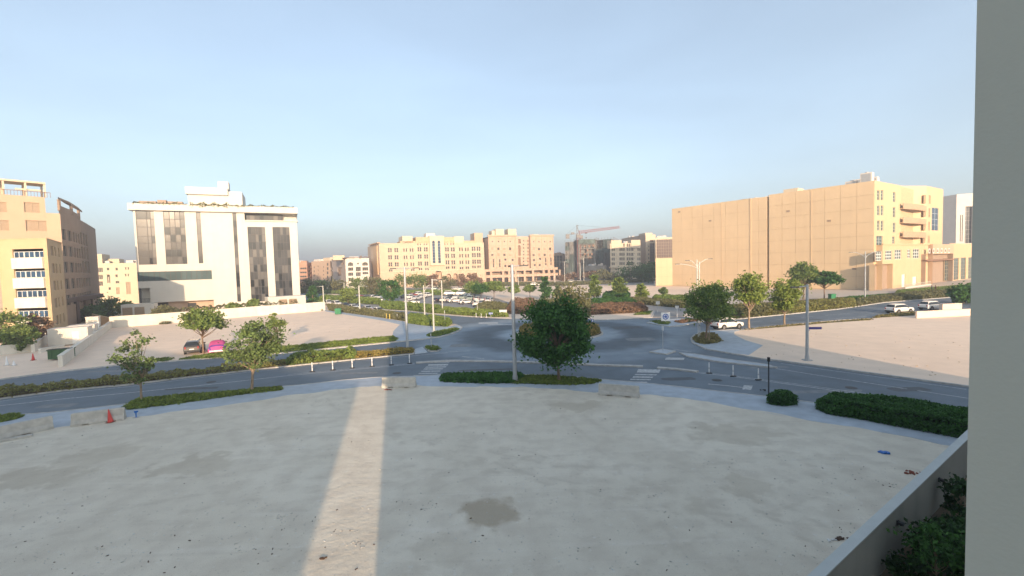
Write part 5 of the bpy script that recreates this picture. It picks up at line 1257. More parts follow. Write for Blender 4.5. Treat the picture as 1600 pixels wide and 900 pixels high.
# ---- tower crane
def crane():
    P = D_(905, 292); b = empty('tower_crane', (P.x, P.y, 0), 0, 'red lattice tower crane with long jib above the building site', 'crane')
    F = Fac(P, P + Vector((1, 0))); z = lambda x, y: F.uv(x, y)
    top = z(905, 372)[1]; s = 1.0; zc = z(905, 365)[1]; ap = z(901, 352)[1]
    m = MB()
    for x, y in ((-s, -s), (s, -s), (s, s), (-s, s)): m.tube((x, y, 0), (x, y, top), .16, n=5)
    n = 18
    for i in range(n):
        a, c = top * i / n, top * (i + 1) / n
        for (x0, y0, x1, y1) in ((-s, -s, s, -s), (s, -s, s, s), (s, s, -s, s), (-s, s, -s, -s)):
            m.tube((x0, y0, a), (x1, y1, c), .09, n=4); m.tube((x0, y0, c), (x1, y1, c), .09, n=4)
    m.build('mast', M['crane'], b)
    c = MB(); c.box(-1.3, 1.3, -1.3, 1.3, top, zc - .5); c.box(1.3, 2.8, -.9, .9, top - .5, top + 1.6); c.build('cab', M['crane_g'], b)
    tip = Vector((z(975, 353)[0], 12, z(975, 354)[1])); tail = Vector((z(884, 366)[0], -3, z(884, 367)[1])); hub = Vector((0, 0, zc))
    j = MB(); ns = 22; d = (tip - hub); side = Vector((-d.y, d.x, 0)).normalized() * .9
    for o1 in (side, -side, Vector((0, 0, 1.7))): j.tube(hub + o1, tip + o1 * .5, .13, n=4)
    for i in range(ns):
        p, q = hub.lerp(tip, i / ns), hub.lerp(tip, (i + .5) / ns); r = hub.lerp(tip, (i + 1) / ns)
        for s_ in (side, -side): j.tube(p + s_, q + Vector((0, 0, 1.7)), .07, n=4); j.tube(q + Vector((0, 0, 1.7)), r + s_, .07, n=4)
    j.build('jib', M['crane'], b)
    k = MB(); k.tube(hub + side, tail + side, .15, n=4); k.tube(hub - side, tail - side, .15, n=4); k.cbox(tail.x + .8, tail.y, tail.z - 1.2, 2.2, 1.6, 2.8); k.cbox(tail.x + 4, tail.y, tail.z + .6, 2, 1.4, 1.2); k.build('counter_jib', M['crane_g'], b)
    h = MB(); apx = Vector((z(901, 352)[0], 0, ap))
    for x in (-.8, .8): h.tube((x, 0, zc - .5), apx, .2, n=5)
    h.tube(apx, apx + Vector((1.2, 0, -.4)), .25, n=5); h.build('apex', M['crane_g'], b)
    c = MB(); c.tube(apx, hub.lerp(tip, .62) + Vector((0, 0, 1.7)), .05, n=4); c.tube(apx, tail, .05, n=4)
    tr = hub.lerp(tip, .18); c.tube(tr, tr - Vector((0, 0, 3)), .05, n=4); c.cbox(tr.x, tr.y, tr.z - .3, 1.5, 1, .6); c.cbox(tr.x, tr.y, tr.z - 3.3, .6, .5, .9); c.build('stay_cable', M['dark_metal'], b)
crane()

# ---- own building (behind the camera) and the neighbour that shades the lot
def own_building():
    e = Vector((.83, .558)).normalized(); n = Vector((e.y, -e.x))       # n points away from the street
    A = Vector((-.15, -.1)) + n * 2.6 - e * 1.83; B = A + e * 44; h = 14.9
    root = empty('home_building', (A.x, A.y, 0), 0, 'grey rendered building whose wall edge fills the right margin of the view', 'building')
    w = MB(); w.prism([Vector((0, 0)), n * 16, e * 44.3 + n * 16, e * 44.3], 0, h); w.build('wall', M['own'], root)
    # balcony slab and fin wall whose face we see
    d = ray(1517, 450); d = Vector((d.x, d.y)).normalized(); Ep = d * 1.35
    fn = MB(); nrm = Vector((d.y, -d.x)).normalized(); pts = [Ep - A, Ep + nrm * 2.8 - A, Ep + nrm * 2.8 + d * .25 - A, Ep + d * .25 - A]
    fn.prism(pts, 6.0, h); fn.build('fin_wall', M['own'], root)
    sl_ = MB(); sl_.prism([e * .2, e * 2.8, e * 2.8 - n * 2.65, e * .2 - n * 2.65], 8.75, 8.95, bottom=True); sl_.build('balcony_slab', M['own'], root)
    q = Vector((1.6, -20)); e2 = Vector((-.85, .52)).normalized(); n2 = Vector((-e2.y, e2.x)) ; n2 = n2 if n2.y < 0 else -n2
    r2 = empty('neighbour_building', (q.x, q.y, 0), 0, 'rendered neighbour building shading the left half of the lot', 'building')
    w = MB(); w.prism([Vector((0, 0)), e2 * 75, e2 * 75 + n2 * 16, n2 * 16], 0, 12.4); w.build('wall', M['cream'], r2)
    return A, e, n
own_building()
#PART3
# ================================================================ VEGETATION
TREES = 'young street trees'
def T(px, py, h, cw, z0, style, lm, label, z=.1, **k): p = G(px, py); return tree(p.x, p.y, h, cw, z0, style, lm, label, base=z, **k)
T(874, 597.5, 7.3, 5.6, 1.45, 'box', 'leaf_dark', 'dense dark green tree on the near verge beside the tall lamp post', n=16500, ls=.18, seed=3, nclu=72, crf=.26, bark='bark', tr=.15, lean=(-.25, 0))
T(893, 522, 7.0, 6.4, 1.5, 'round', 'leaf_olive', 'dusty olive tree on the roundabout island behind the dense dark tree', n=4500, ls=.26, seed=5, nclu=44, crf=.32)
T(222, 628, 6.2, 3.5, 1.4, 'round', 'leaf_grey', 'sparse thin tree at the left end of the near grass strip', n=1700, ls=.15, seed=7, nclu=30, crf=.20, tr=.10, bark='bark_p')
T(393, 613, 6.3, 4.6, 2.0, 'round', 'leaf_grey', 'leaning young tree at the right end of the near grass strip', n=4600, ls=.17, seed=8, nclu=34, crf=.26, bark='bark_p', lean=(.5, .5), tr=.14)
T(318, 553, 6.2, 5.8, 1.9, 'umbrella', 'leaf_mid', 'spreading tree standing between the grey car and the pink covered car', n=4200, ls=.22, seed=9, nclu=40, crf=.27, tr=.14)
T(434, 541, 4.6, 2.6, 2.0, 'umbrella', 'leaf_yellow', 'small yellowish tree behind the leaning young tree', n=1200, ls=.2, seed=10, nclu=16)
T(1103, 531, 7.6, 6.6, 1.7, 'round', 'leaf_mid', 'wide feathery tree on the pavement corner right of the roundabout', n=9000, ls=.19, seed=11, nclu=60, crf=.25, tr=.15, lean=(.4, 0))
T(1108, 534, 4.6, 2.6, 2.4, 'umbrella', 'leaf_mid', 'smaller slim tree beside the wide feathery corner tree', n=1200, ls=.2, seed=12, nclu=14, tr=.08, bark='bark_p')
T(1170.5, 514, 8.0, 5.0, 3.4, 'round', 'leaf_yellow', 'tree with bare lower branches right of the white car by the road bend', n=4200, ls=.24, seed=13, nclu=38, crf=.30, bark='bark_p')
T(1226, 508, 7.4, 4.7, 2.1, 'round', 'leaf_yellow', 'light green tree left of the lamp post with the purple street sign', n=4800, ls=.24, seed=14, nclu=40, crf=.30, bark='bark_p')
T(1255, 468.5, 9.2, 6.4, 2.4, 'round', 'leaf_mid', 'taller of two trees in front of the tan hall', n=3600, ls=.34, seed=15, nclu=38, crf=.28)
T(1288, 468.5, 7.4, 6.2, 2.2, 'umbrella', 'leaf_dark', 'darker rounded tree of the pair in front of the tan hall', n=3800, ls=.34, seed=16, nclu=34, crf=.30)
# park and car park trees
for i, (px, py, h, cw, z0, st, lm, lab) in enumerate([
    (929, 467, 6.4, 4.0, .8, 'tier', 'leaf_mid', 'dark conical tree left of the bushy green one in the park'),
    (967, 468, 5.6, 5.2, .9, 'tier', 'leaf_mid', 'broad layered tree in the middle of the park'),
    (1001, 469, 3.9, 3.4, 1.2, 'tier', 'leaf_yellow', 'small layered tree against the sandy plot'),
    (1037, 466, 2.8, 2.0, 1.2, 'round', 'leaf_grey', 'tiny bare looking sapling against the sandy plot'),
    (871, 466, 3.4, 2.4, 1.0, 'tier', 'leaf_grey', 'small grey sapling behind the dense dark tree'),
    (852, 468, 6.3, 3.6, .8, 'tier', 'leaf_dark', 'narrow dark tree rising above the left shoulder of the dense dark tree'),
    (828, 465, 4.2, 4.0, 1.0, 'umbrella', 'leaf_mid', 'flat topped small tree just right of the tall lamp post'),
    (803, 467, 4.2, 3.2, .9, 'umbrella', 'leaf_mid', 'small tree hidden partly by the tall lamp post'),
    (772, 468, 6.0, 6.6, .9, 'umbrella', 'leaf_mid', 'wide green tree at the right end of the car park'),
    (752, 469, 5.4, 5.4, .9, 'umbrella', 'leaf_dark', 'dark green tree next to the wide one at the car park end'),
    (738, 462, 5.4, 5.8, .7, 'round', 'leaf_mid', 'bushy tree behind the right hand parked cars'),
    (696, 455, 6.5, 8.0, .8, 'round', 'leaf_olive', 'olive tree in front of the big entrance arch'),
    (720, 452, 7, 9.0, .8, 'round', 'leaf_brown', 'brownish bare tree before the arcade, right of the entrance'),
    (742, 451, 7, 9.0, .8, 'round', 'leaf_brown', 'brownish bare tree before the last arches'),
    (676, 452, 7, 8.0, .8, 'round', 'leaf_brown', 'brownish tree left of the big entrance arch'),
    (655, 455, 8, 9.0, .8, 'round', 'leaf_mid', 'green tree before the third and fourth arches'),
    (630, 455, 8, 10., .8, 'round', 'leaf_mid', 'broad green tree before the second arch'),
    (610, 474, 7.6, 5.6, .8, 'round', 'leaf_dark', 'large dark tree beside the row of parked cars'),
    (586, 462, 7.6, 8, .8, 'round', 'leaf_olive', 'olive tree before the left corner of the arcaded building'),
    (563, 458, 7.5, 9, .8, 'round', 'leaf_mid', 'green tree before the arched brown balconies'),
    (544, 474, 5.0, 4.6, .9, 'round', 'leaf_yellow', 'yellow green tree by the road behind the sandy lot'),
    (527, 458, 6, 8, .7, 'round', 'leaf_olive', 'dull green tree before the mauve building'),
    (503, 458, 6, 8, .7, 'round', 'leaf_mid', 'green tree before the pale pink building'),
    (489, 476, 5.6, 3.4, .9, 'tier', 'leaf_dark', 'dark tree just right of the office block wall'),
    (478, 462, 7, 7, .8, 'round', 'leaf_olive', 'olive tree before the salmon building'),
    (506, 477, 2.8, 2.2, .8, 'round', 'leaf_mid', 'small round tree by the green bin'),
    (985, 441, 10.5, 13, 1, 'round', 'leaf_dark', 'big dark tree below the cream arched building'),
    (1006, 441, 10, 13, 1, 'round', 'leaf_dark', 'big dark tree in the middle of the group left of the tan hall'),
    (1020, 442, 10.5, 12, 1, 'round', 'leaf_dark', 'big dark tree touching the low annex of the tan hall'),
    (940, 441, 6, 9, 1, 'round', 'leaf_olive', 'olive tree right of the crane base'),
    (926, 440, 6, 9, 1, 'round', 'leaf_brown', 'brown leafless tree near the crane base'),
    (893, 440, 5, 8, .8, 'round', 'leaf_brown', 'brown tree between the colonnade and the building site'),
    (957, 441, 5, 8, .8, 'round', 'leaf_olive', 'low green tree before the netted tower'),
    (880, 441, 4, 7, .8, 'round', 'leaf_brown', 'low brown tree at the end of the colonnade'),
    (10, 549, 5.4, 5.2, .3, 'round', 'leaf_mid', 'rounded green bushy tree behind the low cream wall at left edge'),
    (34, 552, 4.0, 3.0, .3, 'round', 'leaf_mid', 'smaller green bush right of the rounded bushy tree at left edge'),
    (62, 541, 4.8, 3.4, 1.2, 'round', 'leaf_brown', 'bare brown sapling in front of the ochre block'),
    (170, 497, 4.8, 6, .3, 'round', 'leaf_dark', 'dark bushy tree behind the white boundary wall left part'),
    (143, 503, 3.4, 5, .3, 'round', 'leaf_dark', 'low dark bush below the brown building canopy'),
    (196, 497, 4.2, 4, .8, 'round', 'leaf_mid', 'slim tree by the office block porch'),
    (365, 494, 3.4, 3.0, .6, 'round', 'leaf_mid', 'small tree in the planter at the middle of the office block'),
    (396, 491, 3.8, 2.6, .6, 'round', 'leaf_mid', 'small tree in the planter before the tall glass strip'),
    (258, 500, 3.2, 3.0, .6, 'round', 'leaf_olive', 'small olive shrub in the shaded recess of the office block'),
    (1506, 474, 3.6, 5.4, .2, 'round', 'leaf_dark', 'dark bush by the road next to the grey wall edge'),
]):
    d = G(px, py).length
    T(px, py, h, cw, z0, st, lm, lab, n=int(2600 if d < 150 else 1500), ls=.26 if d < 130 else .42 if d < 220 else .6, seed=40 + i, nclu=26 if d < 200 else 20, crf=.36 if lm != 'leaf_brown' else .26, group=None)
# hedges
def HP(pts, h, lm, label, **k): return hedge(GL(pts), h, lm, label, **k)
HP([(1277, 642), (1300, 633), (1370, 637), (1440, 648), (1512, 658), (1640, 676), (1660, 716), (1512, 690), (1470, 682), (1400, 669), (1340, 657), (1295, 650)], .85, 'leaf_dark', 'long thick dark green hedge on the near pavement at right', den=420, ls=.11, seed=2, rough=.14, z=.1)
HP([(1202, 634), (1205, 627), (1225, 625), (1240, 629), (1243, 635), (1222, 637)], .78, 'leaf_dark', 'single low round bush beside the dark sign post', den=520, ls=.11, seed=3, cat='bush', name='bush', rough=.2)
rim = circ(ISR - .5, 20); hedge(rim, 1.1, 'leaf_orange', 'round yellow and brown hedge filling the roundabout island', cat='hedge', den=60, ls=.22, seed=4, core='core_b', z=.14)
HP(MED_S[1:7] + [(402, 578), (452, 572.5), (556, 562), (556, 556), (450, 566.5), (380, 573.5)] + MED_N[1:6][::-1], .36, 'leaf_hedge', 'long low dusty hedge along the left median', den=60, ls=.15, seed=5, core='core_b', rough=.6)
HP([(450, 573), (555, 562), (555, 555.5), (452, 566)], .95, 'leaf_mid', 'taller tufty green shrubs at the middle of the left median', den=70, ls=.2, seed=6)
HP([(556, 562), (610, 556.5), (645, 553), (646, 548.5), (630, 548.8), (556, 556)], .4, 'leaf_orange', 'low orange and green planting at the lamp end of the left median', den=80, ls=.14, seed=7, core='core_b')
HP([(636, 506), (667, 510), (699, 511.5), (706, 507), (695, 503.5), (672, 500), (640, 495.8)], .95, 'leaf_mid', 'dark hedge on the pavement left of the roundabout', den=60, ls=.2, seed=8)
HP([(515, 486), (580, 494.5), (636, 503), (638, 496), (602, 490.5), (560, 485), (512, 478.5)], .75, 'leaf_olive', 'low hedge between the sandy lot and the parked cars', den=40, ls=.24, seed=9)
HP([(594, 482.8), (640, 485.5), (678, 489.5), (690, 489), (690, 484.5), (640, 479), (596, 476)], 1.1, 'leaf_mid', 'hedge along the far side of the road before the car park', den=40, ls=.24, seed=10)
HP([(682, 490), (730, 494), (772, 496.2), (794, 496), (790, 490.5), (742, 487.5), (692, 484)], .7, 'leaf_yellow', 'low yellow green hedge before the white kiosk', den=45, ls=.22, seed=11)
HP([(742, 487), (790, 490), (797, 482), (770, 476), (748, 479)], .9, 'leaf_olive', 'olive shrub bed behind the yellow green hedge', den=36, ls=.25, seed=12)
HP([(792, 491), (830, 492), (836, 476), (800, 474)], 1.4, 'leaf_brown', 'reddish brown shrub bed beside the tall lamp post', den=34, ls=.26, seed=13, core='core_b')
HP([(838, 492), (922, 492.5), (924, 476), (840, 475)], 1.2, 'leaf_olive', 'olive shrub bed behind the dense dark tree', den=30, ls=.26, seed=14, core='core_b')
HP([(922, 493), (996, 489.5), (1012, 487), (1002, 479), (926, 481.5)], 1.0, 'leaf_brown', 'brown shrub bed beyond the roundabout at the park corner', den=40, ls=.24, seed=15, core='core_b')
HP([(924, 481), (996, 478), (984, 472), (924, 473)], 1.1, 'leaf_dark', 'dark green hedge behind the brown shrub bed', den=36, ls=.26, seed=16)
HP([(942, 470), (982, 470.5), (984, 464), (944, 464)], 1.6, 'leaf_dark', 'big dark shrub mass left of the layered tree', den=30, ls=.3, seed=17, cat='shrub', name='shrub')
HP([(974, 473), (1060, 481), (1110, 484), (1112, 478), (1060, 474), (978, 469)], .9, 'leaf_olive', 'long brownish hedge behind the side road', den=36, ls=.26, seed=18, core='core_b')
HP([(1020, 473), (1064, 476), (1108, 478), (1108, 470), (1060, 468), (1022, 467)], 1.1, 'leaf_mid', 'green hedge in front of the sandy plot', den=34, ls=.28, seed=19)
HP([(1110, 497), (1155, 498.3), (1236, 491), (1236, 481), (1160, 485), (1112, 486)], 1.2, 'leaf_olive', 'olive hedge behind the white car at the bend', den=50, ls=.24, seed=20, core='core_b')
HP([(1200, 494.3), (1310, 483), (1336, 480), (1334, 474.5), (1300, 476.5), (1200, 485)], 1.25, 'leaf_hedge', 'yellow and rust coloured hedge along the right hand road', den=55, ls=.24, seed=21, core='core_b')
HP([(1338, 479.5), (1382, 472.5), (1430, 469), (1511, 462.5), (1600, 455), (1600, 450), (1511, 456), (1430, 461), (1338, 473)], .9, 'leaf_olive', 'low dull hedge continuing right past the lamp with two curved arms', den=34, ls=.28, seed=22, core='core_b')
HP([(1400, 460), (1511, 450.5), (1600, 445), (1600, 442), (1511, 447), (1402, 456)], .4, 'leaf_mid', 'thin strip of planting before the civic building', den=20, ls=.3, seed=23)
HP([(1318, 470.5), (1390, 464), (1390, 461.5), (1318, 467)], .35, 'leaf_dark', 'short clipped planting on the forecourt of the tan hall', den=24, ls=.3, seed=24)
HP([(470, 458), (560, 460), (640, 462), (700, 461), (750, 460), (750, 457), (640, 457.5), (560, 455.5), (470, 453.5)], 1.0, 'leaf_mid', 'long green planting strip at the back of the car park', den=14, ls=.45, seed=25)
HP([(500, 470), (552, 474), (594, 476), (594, 471), (552, 468), (505, 465)], 1.0, 'leaf_mid', 'planting strip between the two car park aisles at left', den=20, ls=.36, seed=26)
HP([(235, 503.5), (300, 498.5), (470, 484), (470, 482), (300, 496), (235, 501)], .9 + 1.4, 'leaf_olive', 'trimmed planting just behind the long white boundary wall', den=14, ls=.3, seed=27)
HP([(700, 447), (880, 446.5), (1020, 440), (1020, 438), (880, 443.5), (700, 444)], .9, 'leaf_olive', 'far low hedge along the road before the stone colonnade', den=9, ls=.5, seed=28)
# grass
grass(GL([(200, 642.5), (197, 638), (215, 627), (270, 621), (333, 617), (402, 610.5), (438, 607.5), (441, 611.5), (400, 616), (370, 619.5), (320, 627), (270, 634)]), 'bright green grass and weeds around the two near young trees', den=260, h=.2, seed=1)
grass(GL([(-60, 661), (0, 653.5), (22, 650.5), (36, 654), (10, 661), (-60, 670)]), 'green weeds behind the jersey barrier at left edge', den=200, h=.2, seed=2)
grass(GL([(693, 598), (692, 589), (720, 587.6), (778, 586.8), (812, 587.5), (815, 593), (800, 600), (760, 600.5)]), 'low green ground cover at the foot of the tall lamp post', den=420, h=.3, lm='leaf_dark', seed=31)
grass(GL([(800, 601), (812, 589), (860, 589.3), (900, 592.5), (941, 597), (925, 602), (880, 603.5), (840, 602)]), 'patchy grass around the dense dark tree', den=200, h=.16, lm='grass', seed=4, turf='soil')
grass(GL([(282, 563.4), (300, 559), (350, 552), (420, 546), (480, 539.5), (560, 531.5), (614, 526.5), (620, 530), (618, 534), (540, 541.5), (450, 551), (370, 558.5)]), 'long grass strip along the sandy lot at left', den=80, h=.22, seed=5, z=.11)
grass(GL([(230, 567.5), (234, 563.5), (262, 560.5), (268, 562.5), (262, 565.5)]), 'short grass patch near the grey car', den=80, h=.2, seed=6, z=.11)
grass(GL([(669, 527), (668, 524), (684, 518.5), (712, 513.5), (716, 515), (714, 517.5), (700, 523), (682, 527)]), 'grass on the rounded pavement corner left of the roundabout', den=80, h=.2, seed=7, z=.13)
grass(GL([(665, 543.4), (672, 541.8), (681, 541.8), (687, 546.5), (683, 549), (672, 549)]), 'grass on the small triangular island', den=120, h=.18, seed=8, z=.135)
grass(GL([(1083, 530), (1090, 525), (1098, 521.5), (1115, 522), (1128, 534), (1115, 538), (1101, 539.5), (1087, 536.5)]), 'dry grass patch under the corner trees', den=110, h=.18, lm='grass_dry', turf='turf_dry', seed=9, z=.13)
grass(GL([(1017, 503), (1030, 502), (1046, 504.5), (1043, 508.5), (1030, 507.5)]), 'grass on the tip of the traffic island at right', den=50, h=.2, seed=10, z=.13)
grass(GL([(1054, 504), (1075, 500.5), (1094, 500.5), (1090, 503), (1065, 506)]), 'brown planting on the traffic island at right', den=50, h=.3, lm='leaf_brown', turf='soil', seed=11, z=.13)
grass(GL([(1150, 517.5), (1225, 509.5), (1310, 502.5), (1365, 498.5), (1360, 501), (1300, 505), (1220, 512)]), 'thin dry grass between road and sandy lot at right', den=30, h=.2, lm='grass_dry', turf='turf_dry', seed=12, z=.1)
grass(GL([(998, 489.5), (1018, 487), (1014, 492.5), (990, 493)]), 'bright grass tongue at the side road corner', den=50, h=.2, seed=13, z=.12)
grass(GL([(1364, 498), (1432, 493), (1430, 488.5), (1400, 491), (1370, 495)]), 'weedy ground beside the two parked white cars', den=40, h=.25, lm='grass_dry', turf='turf_dry', seed=14, z=.11)
grass(GL([(835, 492), (920, 493), (920, 496), (835, 495.5)]), 'green edge along the far kerb behind the tree', den=40, h=.2, seed=15, z=.12)
for i, (x, y, w_) in enumerate(((203, 508, 1.4), (252, 507, 1.8), (176, 511.5, 1.2), (498, 486, 1.2), (300, 503.5, .9))):
    p = G(x, y); hedge([Vector((p.x - w_, p.y - .4)), Vector((p.x + w_, p.y - .5)), Vector((p.x + w_, p.y + .4)), Vector((p.x - w_, p.y + .4))], .5, 'leaf_olive', ['scrubby weeds at the foot of the white boundary wall, second clump from left', 'tallest weed clump at the foot of the white boundary wall', 'leftmost weed clump at the foot of the white boundary wall', 'weed clump at the right end of the white boundary wall', 'tiny weed clump at the middle of the white boundary wall'][i], cat='weeds', name='weed_clump', den=40, ls=.2, seed=60 + i)

# ================================================================ GARDEN, BOUNDARY WALL AT LOWER RIGHT
ZW = 2.0
a0, a1 = G(1150, 1003, ZW), G(1503, 680, ZW); b0 = G(1288, 900, ZW); e = (a1 - a0).normalized(); n = Vector((e.y, -e.x)); th = abs((b0 - a0).dot(n))
a2 = a1 + e * 12; th = min(.45, th)
root = empty('garden_wall', (a1.x, a1.y, 0), 0, 'pale rendered garden wall with flat top running to the grey wall edge', 'wall')
mb = MB(); mb.prism([p - a1 for p in (a0, a2, a2 + n * th, a0 + n * th)], -.2, ZW - .05); mb.build('wall', mat('garden_wall_render', (.42, .41, .38), .9, .05, 1, .15, 20, streak=.12), root)
mb = MB(); mb.prism([p - a1 for p in (a0 - n * .02, a2 - n * .02, a2 + n * (th + .02), a0 + n * (th + .02))], ZW - .05, ZW); mb.build('coping', mat('coping_paint', (.52, .55, .54), .8, .04, 2), root)
mb = MB(); mb.prism([a0 + n * th, a2 + n * th, a2 + n * 22, a0 + n * 22], -.1, .25); tag(mb.build('garden_soil', M['soil']), kind='structure')
for i, (px, py) in enumerate(((1466, 749), (1401, 816))):
    d = ray(px, py); pw = a0 + n * th; t = (pw.x * n.x + pw.y * n.y) / (d.x * n.x + d.y * n.y); p = Vector((0, 0, EYE)) + d * t
    m = MB(); m.cbox(0, 0, 0, .10, .05, .16); m.cbox(0, -.09, .02, .16, .16, .05); m.lathe([(.06, -.05), (.07, 0), (.05, .05)], 10, 0, (0, -.10, 0)); m.cbox(.10, -.06, -.03, .08, .08, .08)
    tag(m.build('wall_lamp', M['dark_metal'], None, (p.x + n.x * .03, p.y + n.y * .03, p.z), math.atan2(e.y, e.x)), ['small black lamp fixed on the garden wall, farther one', 'small black lamp fixed on the garden wall, nearer one'][i], 'wall lamp', 'black garden wall lamps')
def gp(px, py, z=.25): return G(px, py, z)
for i, (px, py, h, cw, z0, lm, lab, k) in enumerate((
    (1462, 925, 2.0, 1.7, .7, 'leaf_dark', 'small garden tree with bent pale trunk below the garden wall', 900),
    (1500, 815, 1.6, 1.5, .2, 'leaf_garden', 'dark shrub against the far end of the garden wall', 900),
    (1492, 905, 1.7, 2.1, .1, 'leaf_garden', 'big dark shrub at the bottom right of the garden', 2200),
    (1512, 870, 1.3, 1.5, .1, 'leaf_garden', 'dark shrub touching the grey wall edge', 1300),
    (1460, 838, .6, .7, .05, 'leaf_garden', 'small dark ball shrub on bare soil near the garden wall', 400),
    (1418, 915, .9, 1.2, .1, 'leaf_garden', 'low leafy plant at the bottom of the garden wall', 700))):
    p = gp(px, py); tree(p.x, p.y, h, cw, z0, 'round', lm, lab, n=k, ls=.10, seed=90 + i, nclu=16, crf=.34, bark='bark_p', tr=.035, base=.25, name='garden_plant' if i else 'tree')

# ================================================================ LAMPS, SIGNS, POSTS
def lamp(px, py, h, label, arms, group='street lamps', r=.13, mt='galv', head=1.0, style='flat', z=.1, drop=0.0):
    p = G(px, py); root = empty('street_lamp', (p.x, p.y, z), 0, label, 'street lamp', group)
    m = MB(); m.tube((0, 0, 0), (0, 0, h), r, r * .72, 10); m.build('pole', M[mt], root, smooth=False)
    b = MB(); b.cbox(0, 0, .02, .7, .7, .08); b.tube((0, 0, .05), (0, 0, .5), r * 1.35, r * 1.2, 10)
    for sx in (-.25, .25):
        for sy in (-.25, .25): b.tube((sx, sy, .05), (sx, sy, .14), .03, n=5)
    b.build('base_plate', M[mt], root)
    for (ax, ay, L_, up) in arms:
        d = Vector((ax, ay, 0)).normalized(); a = MB(); hh = h - .15 - drop
        if style == 'flat': a.tube((0, 0, hh), d * L_ + Vector((0, 0, hh + up)), .06, .05, 6); e_ = d * L_ + Vector((0, 0, hh + up))
        else:
            pts = [Vector((0, 0, hh - 1.3)) + d * (L_ * t) + Vector((0, 0, (1.3 + up) * math.sin(t * math.pi / 2) ** .8)) for t in [i / 6 for i in range(7)]]
            a.path(pts, .055, 6); e_ = pts[-1]
        a.build('arm', M[mt], root)
        hd = MB(); rz = math.atan2(d.y, d.x); Mx = Matrix.Translation(e_ + d * .3 * head) @ Matrix.Rotation(rz, 4, 'Z')
        hd.box(-.38 * head, .38 * head, -.16 * head, .16 * head, -.05, .07, 0, Mx); hd.box(-.25 * head, .3 * head, -.12 * head, .12 * head, -.09, -.05, 1, Mx)
        hd.build('lamp_head', [M['dark_metal'], M['lampglass']], root)
    return root
lamp(805, 597.5, 10.5, 'tall thick lamp post in front of the roundabout by the dense dark tree', [(1, .1, .75, 0), (-.2, 1, .5, 0)], r=.19, z=.12)
lamp(637, 548.5, 10.6, 'tall lamp post with arms both ways at the tip of the left median', [(1, .1, 1.1, 0), (-1, -.1, 1.1, 0), (.2, 1, .4, 0)], r=.17, mt='galv')
lamp(678, 518.5, 8.6, 'pale lamp post on the rounded pavement corner left of the roundabout', [(1, -.2, 1.0, 0)], r=.14, mt='pole_w')
lamp(664, 501, 7.0, 'pale lamp post with one curved arm in the hedge left of the roundabout', [(1, 0, 1.4, .2)], r=.14, mt='pole_w', style='curve')
lamp(562.5, 488.5, 6.6, 'pale lamp post by the cars parked along the sandy lot', [(1, -.1, 1.7, 0)], r=.17, mt='pole_w')
lamp(506, 478.5, 6.0, 'pale lamp post near the green bin beside the office block wall', [(-1, 0, 1.2, 0)], r=.17, mt='pole_w')
lamp(538.5, 466, 5.8, 'short pale lamp post in the car park strip at left', [(-1, 0, 1.2, .2)], r=.17, mt='pole_w')
lamp(691.5, 487, 7.6, 'pale lamp post behind the far kerb by the car park', [(-1, 0, 1.4, 0)], r=.16, mt='pole_w')
lamp(602, 460, 6.4, 'short pale lamp post before the left corner of the arcaded building', [(-1, 0, 1.4, .3)], r=.18, mt='pole_w', style='curve')
lamp(1089.5, 493, 10.6, 'lamp post with two curved arms rising behind the wide feathery tree', [(-1, 0, 1.5, .0), (1, .1, 2.4, .2)], r=.15, style='curve', mt='pole_w')
lamp(1093.2, 496, 10.2, 'second lamp post right beside the one behind the wide feathery tree', [(-1, .1, 3.6, -.2)], r=.13, style='curve', mt='pole_w')
lamp(1351.5, 469.5, 11.4, 'lamp post with two curved arms before the tan hall corner', [(-1, .1, 2.9, .1), (1, -.1, 2.6, .1)], r=.14, style='curve')
L_ = lamp(1261, 564.5, 7.7, 'lamp post carrying a purple street sign at right', [(-1, 0, 1.0, -.1)], r=.16, z=.1, mt='galv')
sg = MB(); sg.box(0.12, 1.35, -.02, .02, 0, .24); sg.build('street_sign', M['purple'], L_, (0, 0, 3.15), R(-8)); sg = MB(); sg.box(.12, .6, -.02, .02, 0, .2); sg.build('street_sign', M['purple'], L_, (0, 0, 2.93), R(40))
for i, (x, y, h, lab) in enumerate(((882.5, 443.5, 12, 'far lamp post with a flat T head before the building site'), (907, 441, 11, 'far thin lamp post just right of the crane mast'), (912.5, 442, 13.5, 'taller far lamp post right of the crane mast'), (958, 438.5, 8, 'far thin pole before the cream arched building'), (944, 439, 9, 'far pole with a small head left of the cream arched building'), (867, 446, 6, 'far short pole before the end of the colonnade'), (810, 447, 7, 'far pole before the middle of the colonnade'), (1032, 466, 0, ''))):
    if h: lamp(x, y, h, lab, [(-1, 0, 1.6, 0), (1, 0, 1.6, 0)] if i in (0,) else [(-1, 0, 1.4, 0)], r=.17, mt='pole_w', head=1.6, z=0)
